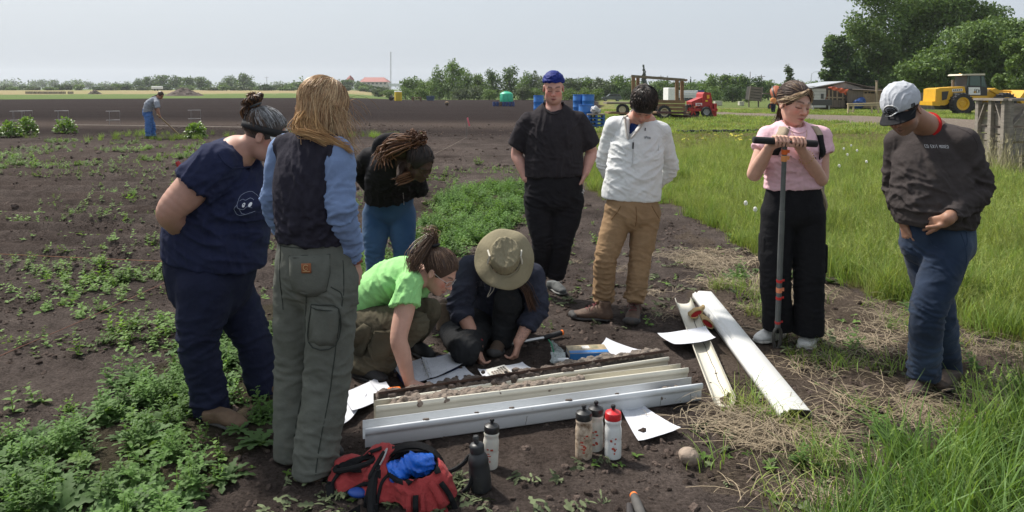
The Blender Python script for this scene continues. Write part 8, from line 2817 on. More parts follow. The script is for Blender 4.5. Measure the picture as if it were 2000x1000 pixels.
# ====== THINGS ROUND THE SOIL CORES
GUT=mat('gutter_white',(.62,.64,.66),.38,.05,6,dirt=(.30,.26,.20),dirt_amt=.18,dscale=7)
GUTC=mat('gutter_cream',(.62,.59,.50),.42,.06,6,dirt=(.34,.28,.21),dirt_amt=.10,dscale=8)
KPROF=[(.022,.094),(.010,.100),(.0,.098),(.0,.078),(.006,.070),(.014,.064),(.016,.054),(.016,.008),(.024,.0),(.112,.0),(.118,.006),(.118,.088),(.114,.092)]
def channel(name,label,A,B,prof,m,up=(0,0,1),th=.0025,cat='gutter',group='white gutters',sag=0.0):
 """open gutter: profile (across, up) swept from A to B (front-bottom corner), wall thickness th"""
 A=np.asarray(A,float);B=np.asarray(B,float)
 f=nrm(B-A);w=nrm(np.cross(np.asarray(up,float),f));u=np.cross(f,w)
 n_=24;k=len(prof)
 pr=np.array(prof)
 t=np.gradient(pr,axis=0);t /= np.linalg.norm(t,axis=1)[:,None]
 inn=pr+np.stack([-t[:,1],t[:,0]],1)*-th if False else pr+np.stack([-t[:,1],t[:,0]],1)*th
 vv=[]
 for i in range(n_+1):
  s_=i/n_
  c=lerp_(A,B,s_)-V(0,0,1)*sag*math.sin(math.pi*s_)
  for P_ in(pr,inn):
   for a,b in P_:vv.append(c+w*a+u*b)
 ff=[]
 K=2*k
 for i in range(n_):
  for j in range(k-1):
   ff.append((i*K+j,i*K+j+1,(i+1)*K+j+1,(i+1)*K+j))
   ff.append((i*K+k+j+1,i*K+k+j,(i+1)*K+k+j,(i+1)*K+k+j+1))
  for j in(0,k-1):ff.append((i*K+j,i*K+k+j,(i+1)*K+k+j,(i+1)*K+j))
 for e in(0,n_):
  for j in range(k-1):ff.append((e*K+j,e*K+j+1,e*K+k+j+1,e*K+k+j))
 root=thing(name,label,cat,lerp_(A,B,.5),group)
 obj('channel',np.array(vv),ff,m,root,False)
 return root,(A,f,w,u,np.linalg.norm(B-A))
gA1,gB1=G(714,881),G(1373,786)
g1,F1=channel('gutter','nearest white gutter of the three lying side by side',gA1,gB1,KPROF,GUT)
wv=F1[2]
gA2=V(-.653,3.475,.006);gB2=V(.967,3.965,.006)
g2,F2=channel('gutter','middle white gutter of the three, holding a little soil',gA2,gB2,[(a*.78,b)for a,b in KPROF],GUTC)
gA3=V(-.667,3.585,.006);gB3=V(.905,4.175,.006)
g3,F3=channel('gutter','rear white gutter of the three, filled with a long soil core',gA3,gB3,[(a*.95,b*.82)for a,b in KPROF],GUTC)
mb=MB();A_,f_,w_,u_,L_=F2
c=A_+f_*L_*.545+u_*.085-w_*.002
mb.add([c+f_*(-.035)+u_*-.012,c+f_*.035+u_*-.010,c+f_*.035+u_*.0165+w_*.024,c+f_*(-.035)+u_*.0165+w_*.024],[(0,1,2,3)])
mb.build('tape',mat('brown_tape',(.36,.31,.25),.6),g2)
mb=MB();A_,f_,w_,u_,L_=F1
for t0,sx in((.44,.006),(.965,-.004),(.86,.003)):
 c=A_+f_*L_*t0+w_*.0125
 mb.tube([c+u_*.010,c+u_*.03+f_*sx,c+u_*.052+f_*sx*1.6],.0009,4)
mb.build('crack',mat('crack_dark',(.10,.09,.08),.8),g1)
def soil_core(name,label,F,t0,t1,wid,hgt,seed,lumps,off=.06,m=None,base=.022):
 A_,f_,w_,u_,L_=F
 v=Vol(.0065)
 r=np.random.default_rng(seed)
 p=[A_+f_*L_*t+w_*(off+r.normal()*.004)+u_*(base+hgt*.25*r.uniform(.6,1.2))for t in np.linspace(t0,t1,14)]
 v.tube(p,[wid*r.uniform(.75,1.05)for _ in p],[hgt*r.uniform(.6,1.0)for _ in p],side=w_,k=.01)
 for i in range(lumps):
  t=r.uniform(t0,t1)
  s_=r.uniform(.008,.024)
  c=A_+f_*L_*t+w_*(off+r.normal()*wid*.55)+u_*(base+.004+hgt*.8+r.uniform(-.014,.010))
  v.ell(c,np.array((1.2,.9,.8))*s_*r.uniform(.7,1.2,3),k=.004)
 vv,qq=v.mesh(1)
 nn=vnormals(vv,qq)
 vv=vv+nn*(.006*perlin(vv/.022+seed)+.004*perlin(vv/.009+seed))[:,None]
 o=obj(name,vv,qq,m or mat('core_soil',(.105,.080,.066),.95,.45,22,bump=.6,bscale=90),None,True)
 tag(o,label,'soil')
 return o
soil_core('soil_core','long crumbly soil core in the rear gutter',F3,.02,.75,.042,.036,3,420,off=.058,base=.048)
soil_core('soil_core','pale lumpy end of the soil core at the right of the rear gutter',F3,.60,.985,.030,.045,5,260,off=.080,base=.050,m=mat('core_soil_pale',(.17,.14,.115),.95,.4,22,bump=.6,bscale=90))
soil_core('soil_core','thin crumbled soil in the middle gutter',F2,.05,.64,.028,.030,7,300,off=.050,base=.058,m=mat('core_soil_dry',(.20,.16,.13),.95,.45,26,bump=.6,bscale=90))
soil_core('soil_core','small grey clod at the right end of the nearest gutter',F1,.86,.96,.028,.030,9,30,off=.06,m=mat('core_soil_pale',None))
for i,(t,ss)in enumerate(((.16,.008),(.30,.006),(.40,.007),(.57,.009),(.72,.006))):
 A_,f_,w_,u_,L_=F1
 v=Vol(.003);c=A_+f_*L_*t+w_*.016+u_*.101
 v.ell(c,(ss*2,ss,ss*.7),k=.004);v.ell(c+f_*ss*1.3,(ss,ss,ss*.6),k=.004)
 o=obj('soil_crumb',*v.mesh(1),mat('core_soil',None),None,True);tag(o,f'dark soil crumb on the lip of the nearest gutter, {ORD[i]} from the left','soil','soil crumbs on the gutter lip')
A_,f_,w_,u_,L_=F3
pa,pb=A_+f_*.01+w_*.030+u_*.094,A_+f_*(L_*1.01)+w_*.032+u_*.098
channel('split_pipe','long rust brown half pipe lying on the rear gutter',pa,pb,[(.0,.016),(-.002,.006),(.004,.0),(.012,-.002),(.022,.0)],mat('rust_pipe',(.060,.034,.028),.65,.3,12),cat='pipe',group='',th=.004)
ga,gb=V(*(G(1437,796)[:2]),.0),V(*(G(1349,606)[:2]),.045)
ROUND=[(.0,.052),(.002,.030),(.010,.012),(.026,.002),(.05,-.001),(.078,.0),(.098,.006),(.112,.022),(.116,.046)]
g4,F4=channel('gutter','narrow cream gutter lying open side up under the gloves',ga,gb,ROUND[::1],GUTC,sag=.0)
F4w=F4[2]
mb=MB()
rr=np.random.default_rng(4);pts=[]
A_,f_,w_,u_,L_=F4
side=1 if w_[0]>0 else-1
for t in np.linspace(.08,.85,16):pts.append(A_+f_*L_*t+w_*(.030+rr.normal()*.003)+u_*.006)
mb.tube(pts,.0022,4);mb.build('crack',mat('crack_dark',None),g4)
gc,gd=V(*(G(1586,826)[:2]),.012),V(*(G(1392,590)[:2]),.03)
FLAT=[(.0,.0),(.006,.042),(.014,.050),(.104,.054),(.112,.050),(.117,.040),(.127,.040),(.131,.046),(.137,.046),(.141,.036),(.151,.034),(.153,.0)]
g5,F5=channel('gutter','long white gutter lying face down at the far right',gc,gd,FLAT,mat('gutter_white2',(.62,.62,.60),.38,.04,5,dirt=(.40,.36,.28),dirt_amt=.15,dscale=6))
def paper_mat(name,ink=.30,lines=26.0,base=(.56,.57,.61)):
 if name in MATS:return MATS[name]
 m=bpy.data.materials.new(name);m.use_nodes=True
 N,L=m.node_tree.nodes,m.node_tree.links
 b=N['Principled BSDF'];b.inputs['Roughness'].default_value=.75;b.inputs['Specular IOR Level'].default_value=.25
 uv=N.new('ShaderNodeUVMap')
 sep=N.new('ShaderNodeSeparateXYZ');L.new(uv.outputs[0],sep.inputs[0])
 mul=N.new('ShaderNodeMath');mul.operation='MULTIPLY';mul.inputs[1].default_value=lines;L.new(sep.outputs['Y'],mul.inputs[0])
 fr=N.new('ShaderNodeMath');fr.operation='FRACT';L.new(mul.outputs[0],fr.inputs[0])
 lt=N.new('ShaderNodeMath');lt.operation='LESS_THAN';lt.inputs[1].default_value=.42;L.new(fr.outputs[0],lt.inputs[0])
 mp=N.new('ShaderNodeMapping');mp.inputs['Scale'].default_value=(60,lines*1.0,1);L.new(uv.outputs[0],mp.inputs[0])
 nz=N.new('ShaderNodeTexNoise');nz.inputs['Scale'].default_value=1.0;nz.inputs['Detail'].default_value=3;L.new(mp.outputs[0],nz.inputs['Vector'])
 g1_=N.new('ShaderNodeMath');g1_.operation='GREATER_THAN';g1_.inputs[1].default_value=.47;L.new(nz.outputs['Fac'],g1_.inputs[0])
 n2_=N.new('ShaderNodeTexNoise');n2_.inputs['Scale'].default_value=4.0;L.new(uv.outputs[0],n2_.inputs['Vector'])
 g2_=N.new('ShaderNodeMath');g2_.operation='GREATER_THAN';g2_.inputs[1].default_value=.46;L.new(n2_.outputs['Fac'],g2_.inputs[0])
 a1=N.new('ShaderNodeMath');a1.operation='MULTIPLY';L.new(lt.outputs[0],a1.inputs[0]);L.new(g1_.outputs[0],a1.inputs[1])
 a2=N.new('ShaderNodeMath');a2.operation='MULTIPLY';L.new(a1.outputs[0],a2.inputs[0]);L.new(g2_.outputs[0],a2.inputs[1])
 a3=N.new('ShaderNodeMath');a3.operation='MULTIPLY';a3.inputs[1].default_value=ink;L.new(a2.outputs[0],a3.inputs[0])
 mx=N.new('ShaderNodeMixRGB');mx.inputs[1].default_value=(*base,1);mx.inputs[2].default_value=(.14,.15,.20,1);L.new(a3.outputs[0],mx.inputs[0])
 L.new(mx.outputs[0],b.inputs['Base Color'])
 MATS[name]=m
 return m
def sheet(name,label,corners,m,curl=.006,z=(0.02,0.02,0.02,0.02),parent=None,cat='paper',n_=10,seed=0,th=.0012):
 """corners: 4 photo pixels in order round the sheet"""
 c=[G(px,py,zz)for(px,py),zz in zip(corners,z)]
 vv,uvs=[],[]
 for i in range(n_+1):
  for j in range(n_+1):
   s_,t=i/n_,j/n_
   p=(c[0]*(1-s_)+c[1]*s_)*(1-t)+(c[3]*(1-s_)+c[2]*s_)*t
   p=p+V(0,0,curl*(math.sin(s_*4+seed)*math.cos(t*3+seed*2)+1.2*(abs(s_-.5)*2)**3*(abs(t-.5)*2)**3*2))
   vv.append(p);uvs.append((s_,1-t))
 vv=np.array(vv);K=len(vv)
 ff=[(i*(n_+1)+j,(i+1)*(n_+1)+j,(i+1)*(n_+1)+j+1,i*(n_+1)+j+1)for i in range(n_)for j in range(n_)]
 me=bpy.data.meshes.new(name)
 vb=vv-V(0,0,th)
 me.from_pydata([tuple(p)for p in vv]+[tuple(p)for p in vb],[],ff+[tuple(x+K for x in f[::-1])for f in ff])
 u=me.uv_layers.new(name='UVMap')
 for l in me.loops:u.data[l.index].uv=uvs[l.vertex_index%K]
 me.polygons.foreach_set('use_smooth',np.ones(len(me.polygons),dtype=bool))
 me.materials.append(m);me.update()
 o=place(name,me,parent)
 if parent is None:tag(o,label,cat)
 return o
PM=paper_mat('printed_paper');PB=paper_mat('blank_paper',.10);PG=paper_mat('dense_paper',.34,30)
sheet('paper_sheet','lower pale sheet sticking out at the left under the other sheet',[(667,774),(716,772),(690,815),(656,838)],PB,.004,seed=1,z=(.02,.022,.02,.015))
sheet('paper_sheet','printed sheet beside the orange tape measure',[(669,768),(735,741),(757,772),(688,806)],PM,.004,z=(.03,.03,.028,.03),seed=2)
sheet('paper_sheet','small sheet tucked between the printed sheet and the tape measure',[(722,745),(754,748),(768,764),(742,768)],PB,.003,z=(.033,.033,.03,.033),seed=3)
sheet('paper_sheet','ruled sheet lying between binder and gutter',[(833,746),(906,716),(939,741),(850,762)],PG,.004,z=(.015,.012,.012,.015),seed=4)
sheet('paper_sheet','sheet at the left under the colour card',[(933,722),(962,719),(972,740),(951,745)],PB,.002,z=(.014,)*4,seed=5)
sheet('paper_sheet','bluish form right of the colour card',[(985,716),(1020,709),(1057,727),(1000,739)],PG,.004,z=(.014,.02,.014,.014),seed=6)
sheet('paper_sheet','sheet behind the book by the rear gutter',[(1184,662),(1253,686),(1236,708),(1166,680)],PM,.004,z=(.05,.03,.03,.03),seed=7)
sheet('paper_sheet','sheet resting across the narrow gutter below the gloves',[(1284,652),(1378,640),(1398,661),(1318,676)],PM,.004,z=(.045,.075,.085,.07),seed=8)
sheet('paper_sheet','sheet half under the nearest gutter right of the bottles',[(1212,800),(1258,796),(1330,838),(1247,864)],PM,.004,z=(.008,.008,.040,.014),seed=9)
def binder():
 root=thing('ring_binder','open ring binder with printed pages between the crouching people','binder',G(835,735))
 cv=mat('navy_cover',(.03,.04,.14),.5)
 sheet('cover','',[(762,714),(880,690),(909,716),(790,752)],cv,.001,z=(.012,)*4,parent=root,th=.004)
 sheet('page','',[(766,713),(822,703),(838,741),(792,748)],PG,.004,z=(.022,.024,.026,.02),parent=root,seed=2)
 sheet('page','',[(824,703),(880,690),(906,713),(839,741)],PG,.006,z=(.026,.028,.03,.028),parent=root,seed=5)
 a,b=G(826,704,.03),G(838,739,.03)
 st=mat('silver',(.6,.6,.6),.3,metal=.9)
 mb=MB();mb.tube([a,b],.004,6);mb.build('spine_bar',st,root)
 f=nrm(b-a);w=nrm(np.cross(f,V(0,0,1)))
 for t in(.12,.24,.5,.62,.86):
  c=lerp_(a,b,t);mb=MB();mb.tube([c+w*.018*math.cos(x)+V(0,0,.018*math.sin(x))for x in np.linspace(0,math.pi,10)],.0016,5);mb.build('ring',st,root)
binder()
def card():
 root=thing('colour_card','white soil colour card with rows of brown chips held by two hands','card',G(975,727))
 cs=[(949,722),(985,712),(1005,731),(966,742)]
 sheet('board','',cs,mat('card_white',(.55,.54,.50),.7),.0,z=(.03,.03,.024,.024),parent=root,th=.002)
 c=[G(px,py,zz+.0025)for(px,py),zz in zip(cs,(.03,.03,.024,.024))]
 for i in range(5):
  for j in range(6):
   if i==0 and j<3:continue
   pts=[]
   for di,dj in((0,0),(1,0),(1,1),(0,1)):
    t=.10+(i+.12+.72*di)*.155;s_=.12+(j+.1+.74*dj)*.135
    pts.append((c[0]*(1-s_)+c[1]*s_)*(1-t)+(c[3]*(1-s_)+c[2]*s_)*t)
   b=.03+.085*i+.012*(5-j)
   mb=MB();mb.add(pts,[(0,1,2,3)]);mb.build('chip',mat(f'chip{i}{j}',(b,b*.80,b*.62),.7),root)
card()
def small_things():
 t=thing('tape_measure','orange tape measure beside the printed sheet','tape measure',G(770,768))
 c=G(770,768,.03);R=np.stack([nrm(V(1,.25,0)),nrm(V(-.25,1,0)),V(0,0,1)],1)
 v=Vol(.003);v.rbox(c,(.036,.026,.027),R,.010,.005);v.ell(c+R@V(.0,-.026,0),(.020,.006,.020),R,.004)
 obj('case',*v.mesh(1),mat('orange_plastic',(.78,.17,.02),.4),t,True)
 mb=MB();mb.box(c+R@V(-.040,-.004,-.018),(.012,.018,.004),R=R);mb.build('tape_tip',mat('silver',None),t)
 b=thing('field_guide','thick paperback field guide with blue edge behind the soil core','book',G(1150,700))
 p=[G(1113,706),G(1190,703),G(1193,688),G(1117,690)]
 fx=nrm(p[1]-p[0]);fy=nrm(np.cross(V(0,0,1),fx));L=np.linalg.norm(p[1]-p[0]);R=np.stack([fx,fy,V(0,0,1)],1)
 cen=(p[0]+p[1])/2+fy*.07
 mb=MB();mb.box(cen+V(0,0,.028),(L*.98,.135,.030),R=R);mb.build('pages',mat('page_edge',(.62,.60,.55),.8),b)
 mb=MB();mb.box(cen+V(0,0,.0455),(L,.14,.004),R=R);mb.build('cover',mat('cover_photo',(.34,.27,.17),.4,.55,16),b)
 mb=MB();mb.box(cen+V(0,0,.0485)-fy*.045,(L*.98,.040,.0015),R=R);mb.build('cover_band',mat('cover_blue',(.03,.16,.42),.4),b)
 mb=MB();mb.box(cen-fy*.071+V(0,0,.028),(L,.004,.036),R=R);mb.build('spine',mat('cover_blue',None),b)
 for k in range(3):mb=MB();mb.box(cen+fx*(-.06+.055*k)+V(0,0,.0480)+fy*.03,(.045,.05,.0012),R=R);mb.build('cover_picture',mat(f'cover_pic{k}',((.45,.36,.22),(.60,.58,.55),(.24,.22,.14))[k],.4,.5,40),b)
 mb=MB();mb.box(cen+V(0,0,.008),(L*1.01,.142,.010),R=R);mb.build('back_cover',mat('cover_navy',(.02,.03,.07),.5),b)
 g=thing('zip_bag','clear zip bag with green seal beside the field guide','plastic bag',G(1092,705))
 a0,a1,a2,a3=G(1082,709,.01),G(1112,706,.01),G(1098,690,.035),P(1072,664,G(1080,706)[1])
 v=Vol(.005)
 v.tube([lerp_(a0,a1,.35),lerp_(a2,a3,.35)-V(0,0,.02)],[.055,.045],[.014,.008],side=nrm(a1-a0),k=.01)
 v.tube([lerp_(a2,a3,.3)-V(0,0,.01),a3+V(.012,0,-.005)],[.045,.016],[.008,.003],side=nrm(V(.9,0,-.6)),k=.01)
 vv,qq=v.mesh(1);vv=folds(vv,qq,[(a2,V(.5,0,1),.1,.2,.02,.008,3)],2.0,.003,.03)
 obj('pouch',vv,qq,glassy('clear_plastic',(.62,.68,.68),.2,.38),g,True)
 mb=MB();mb.tube([a3+V(-.002,-.006,.004),lerp_(a3,a2,.35)+V(-.012,-.01,.006),lerp_(a3,a2,.75)+V(-.03,-.012,-.015)],.0038,6);mb.build('seal',mat('green_seal',(.02,.24,.12),.4),g)
 v=Vol(.003);q=lerp_(a0,a1,.55)+V(0,.0,.012);v.tube([q-V(.02,0,0),q+V(.03,0,.002)],[.014,.012],k=.005,n=2);obj('bottle_inside',*v.mesh(1),mat('white_plastic',None),g,True)
 vi=thing('glass_vial','tiny clear vial with white cap before the field guide','vial',G(1137,713))
 q=G(1137,713);q=F3[0]+F3[1]*(F3[4]*.715)+F3[2]*.155
 q[2]=0.0
 mb=MB();mb.lathe([(.013,.0),(.0145,.004),(.0145,.055),(.009,.066),(.008,.070)],q,14);mb.build('glass',glassy('vial_glass',(.7,.72,.70),.1,.45),vi,True)
 mb=MB();mb.lathe([(.0095,.068),(.0095,.090),(.008,.092)],q,14);mb.build('cap',mat('white_plastic',None),vi,True)
 pr=thing('soil_probe','soil probe with bright steel rod and black grip behind the kneeling person','soil probe',G(1060,668))
 a,b,c_=G(965,640,.05),G(1062,664,.035),G(1096,650,.04)
 a=G(992,668,.03);b=G(1062,660,.03)
 mb=MB();mb.tube([G(995,672,.02),b],.011,10);mb.build('rod',mat('steel',(.55,.55,.54),.3,metal=.8),pr,True)
 mb=MB();mb.tube([b,c_],[.016,.017],12);mb.build('grip',BLACK_TRIM,pr,True)
 mb=MB();mb.lathe([(.0175,0),(.0175,.012)],c_,12,axis=nrm(c_-b));mb.build('end_ring',mat('orange_plastic',None),pr)
 import bmesh
 bm=bmesh.new();bmesh.ops.create_icosphere(bm,subdivisions=4,radius=1)
 for v in bm.verts:
  n_=.18*mnoise.noise(v.co*.9+Vector((3,1,2)))+.06*mnoise.noise(v.co*2.6)
  v.co*=1+n_;v.co.x*=.047;v.co.y*=.045;v.co.z*=.038
  v.co+=Vector(G(1347,905))+Vector((0,0,.03))
 me=bpy.data.meshes.new('rock');bm.to_mesh(me);bm.free()
 me.polygons.foreach_set('use_smooth',np.ones(len(me.polygons),dtype=bool))
 me.materials.append(mat('rock',(.27,.21,.165),.85,.25,20,bump=.3,bscale=60,dirt=(.12,.085,.065),dirt_amt=.4,dscale=12))
 o=place('rock',me);tag(o,'fist sized rounded tan stone lying on bare soil','rock')
 h=thing('tool_handle','grey rubber tool handle with orange end at the bottom edge','tool',G(1245,990))
 a,b=G(1238,968,.022),G(1262,1030,.022)
 mb=MB();mb.tube([a,lerp_(a,b,.25),b,b+(b-a)],[.015,.019,.020,.020],12);mb.build('grip',mat('grey_rubber',(.07,.066,.062),.8,.3,20),h,True)
 mb=MB();mb.lathe([(.0158,-.006),(.016,.003)],a,14,axis=nrm(a-b));mb.build('orange_cap',mat('orange_plastic',None),h)
 h2=thing('trowel_tip','dark metal tip beside the grey tool handle','tool',G(1228,1000))
 v=Vol(.004);v.tube([G(1229,985,.02),G(1234,1030,.02)],[.012,.022],[.008,.012],side=V(1,0,0),k=.01);obj('tip',*v.mesh(1),mat('dark_iron',None),h2,True)
 v=Vol(.004);v.tube([G(1234,1030,.02),G(1240,1075,.02)],[.010,.010],k=.01);obj('shank',*v.mesh(1),mat('dark_iron',None),h2,True)
small_things()
def glove(label,c,d,up,seed):
 root=thing('work_glove',label,'glove',c,'leather gloves in the gutter')
 d=nrm(d);s_=nrm(np.cross(d,up));u=np.cross(s_,d)
 v=Vol(.0042)
 v.tube([c,c+d*.05,c+d*.10],[.046,.044,.048],[.022,.019,.018],side=s_,k=.01)
 for i in range(4):v.tube([c+d*.09+s_*(-.033+.022*i),c+d*(.15+.012*(i in(1,2)))+s_*(-.037+.025*i)-u*.012,c+d*(.175+.014*(i in(1,2)))+s_*(-.036+.024*i)-u*.03],[.0125,.0125,.010],k=.005,n=3)
 v.tube([c+d*.05+s_*.035,c+d*.09+s_*.066,c+d*.12+s_*.070],[.014,.013,.011],k=.01,n=3)
 v.ell(c-d*.006,(.044,.020,.03),np.stack([s_,u,d],1),.004,True)
 vv,qq=v.mesh(1);vv=folds(vv,qq,[(c+d*.06,d,.08,.1,.018,.005,3)],seed,.003,.03)
 obj('glove_shell',vv,qq,mat('tan_leather',(.42,.29,.13),.8,.25,20,dirt=(.25,.16,.08),dirt_amt=.4),root,True)
 n_=20;ring=[c-d*.004+s_*.045*math.cos(a)+u*.021*math.sin(a)for a in np.linspace(0,6.283,n_)]
 mb=MB();mb.tube(ring,.005,6,False);mb.build('cuff_edge',mat('tan_leather',None),root,True)
 mb=MB();mb.add([c+d*.004+s_*.041*math.cos(a)+u*.018*math.sin(a)for a in np.linspace(0,6.283,18,endpoint=False)],[tuple(range(18))]);mb.build('red_lining',mat('red_lining',(.42,.02,.022),.85),root)
 return root
gl_c=G(1368,622,.11)
glove('left leather glove with open red cuff in the narrow gutter',P(1360,613,4.98),nrm(V(.12,1.0,-.12)),nrm(V(-.55,-.1,1)),2.0)
glove('right leather glove with open red cuff in the narrow gutter',P(1382,632,4.88),nrm(V(.10,1.0,.02)),nrm(V(.6,-.1,.8)),5.0)
def bottle(px,py,top,label,bodym,lidm,lean=(0,0),mud=None):
 g=G(px,py);k=FPX/g[1];H=(py-top)/k
 root=thing('squeeze_bottle',label,'bottle',g,'squeeze bottles before the gutters')
 ax=nrm(V(lean[0],lean[1],1));s_=H/.235
 pf=lambda L:[(a*s_,b*s_)for a,b in L]
 mb=MB();mb.lathe(pf([(.032,.0),(.036,.003),(.0375,.012),(.0375,.075),(.036,.082),(.0375,.09),(.0375,.128),(.035,.140),(.0335,.148),(.0345,.156),(.0365,.163),(.036,.170),(.033,.174)]),g,28,axis=ax);mb.build('body',bodym,root,True)
 mb=MB();mb.lathe(pf([(.034,.172),(.0365,.174),(.0365,.196),(.034,.203),(.022,.209),(.013,.212),(.012,.214)]),g,28,axis=ax);ld=mb.build('lid',lidm,root,True)
 mb=MB();mb.lathe(pf([(.0075,.211),(.0075,.223),(.0105,.225),(.0105,.233),(.008,.236)]),g,16,axis=ax);mb.build('nozzle',BLACK_TRIM,ld,True)
 mb=MB()
 a_=np.cross(ax,V(0,1,0));a_=nrm(a_)
 rl=np.random.default_rng(px)
 for j in range(9):
  an=-1.95+rl.uniform(0,.7);zz=rl.uniform(.03,.115)*s_
  p=g+ax*zz+.0381*s_*(math.cos(an)*V(1,0,0)+math.sin(an)*V(0,1,0))
  mb.box(p,(rl.uniform(.004,.014)*s_,.001,rl.uniform(.003,.010)*s_),rz=an+math.pi/2)
 mb.build('printed_logo',mat('red_logo',(.42,.07,.04),.6,.4,60),root)
FROST=mat('frosted_plastic',(.60,.575,.51),.4,.08,12,dirt=(.34,.27,.19),dirt_amt=.25,dscale=16,sss=.1)
MUDDY=mat('muddy_plastic',(.52,.42,.32),.5,.2,14,dirt=(.13,.075,.04),dirt_amt=.62,dscale=30)
WHT_B=mat('white_bottle',(.66,.67,.66),.35,.05,12,dirt=(.30,.26,.20),dirt_amt=.30,dscale=26)
LIDK=mat('black_lid',(.018,.018,.019),.4,.2,20,dirt=(.09,.075,.065),dirt_amt=.3,dscale=30)
bottle(957,912,813,'clear bottle with black lid standing beside the black bottle',FROST,LIDK,(.045,0))
bottle(1140,893,786,'mud smeared bottle with black lid, left of the three',MUDDY,LIDK)
bottle(1161,879,779,'clear bottle with black lid behind the muddy one',FROST,LIDK,(.03,0))
bottle(1197,892,786,'white bottle with red lid, right of the three',WHT_B,mat('red_lid',(.52,.02,.025),.35,.2,20,dirt=(.2,.03,.03),dirt_amt=.3,dscale=30))
def black_bottle():
 g=G(940,955);s_=.228/.235
 root=thing('sports_bottle','dusty black bottle leaning beside the red backpack','bottle',g)
 ax=nrm(V(-.10,0,1));bk=mat('dusty_black',(.020,.021,.023),.45,.3,20,dirt=(.08,.075,.07),dirt_amt=.35,dscale=18)
 pf=lambda L:[(a*s_,b*s_)for a,b in L]
 mb=MB();mb.lathe(pf([(.040,0),(.045,.004),(.046,.02),(.045,.09),(.042,.105),(.0425,.112),(.043,.12),(.040,.14),(.030,.158),(.024,.164)]),g,28,axis=ax);mb.build('body',bk,root,True)
 mb=MB();mb.lathe(pf([(.028,.160),(.031,.163),(.031,.188),(.028,.194),(.016,.20)]),g,28,axis=ax);l=mb.build('lid',bk,root,True)
 mb=MB();mb.lathe(pf([(.011,.198),(.010,.212),(.013,.215),(.013,.226),(.010,.23)]),g,16,axis=ax);mb.build('nozzle',bk,l,True)
black_bottle()
def auger():
 bL,bR=AUGER_BAR
 tip=G(1517,682,.0)
 root=thing('soil_auger','soil auger with black T handle and grey pipe shaft','auger',tip)
 top=lerp(bL,bR,.495)
 mb=MB();mb.tube([lerp(bL,bR,.30),lerp(bL,bR,.70)],.0105,10);mb.build('crossbar',mat('auger_pipe',(.085,.09,.09),.55,.3,12,metal=.3),root,True)
 for a,b in((0.0,.345),(.66,1.0)):
  pa,pb=lerp(bL,bR,a),lerp(bL,bR,b);d=nrm(pb-pa);L=np.linalg.norm(pb-pa)
  mb=MB();mb.lathe([(.012,0),(.0195,.004),(.021,.012),(.021,L-.012),(.0195,L-.004),(.012,L)],pa,18,axis=d);mb.build('grip',mat('black_foam',(.016,.016,.017),.85,.2,30),root,True)
 neck=lerp(top,tip,.885)
 pm=mat('grey_pipe_shaft',(.125,.135,.135),.5,.25,14,metal=.25)
 mb=MB();mb.tube([top,lerp(top,neck,.38)],.0145,12);mb.build('shaft',pm,root,True)
 mb=MB();mb.tube([lerp(top,neck,.36),neck],.0170,12);mb.build('shaft_lower',pm,root,True)
 f=nrm(tip-top);s_=nrm(V(1,.2,0)-f*(V(1,.2,0)@f))
 for sx in(-1,1):
  mb=MB();mb.tube(catmull([neck,neck+f*.03+s_*sx*.022,lerp(neck,tip,.55)+s_*sx*.024,lerp(neck,tip,.9)+s_*sx*.014,tip],4),[.010]*13+[.008]*3+[.005],8);mb.build('prong',mat('worn_iron',(.10,.095,.085),.55,metal=.4),root,True)
 for t,c,h in((.045,(.70,.13,.02),.03),(.075,(.72,.30,.10),.035),(.655,(.55,.02,.02),.022),(.70,(.75,.24,.12),.035),(.74,(.55,.02,.02),.022),(.862,(.45,.03,.03),.02)):
  p=lerp(top,tip,t)
  mb=MB();mb.lathe([(.0160,-h/2),(.0182,-h/2+.003),(.0182,h/2-.003),(.0160,h/2)],p,14,axis=-f);mb.box(p+s_*.022,(.022,.003,h*.6));mb.build('tape_band',mat('tape'+str(t),c,.5),root)
auger()
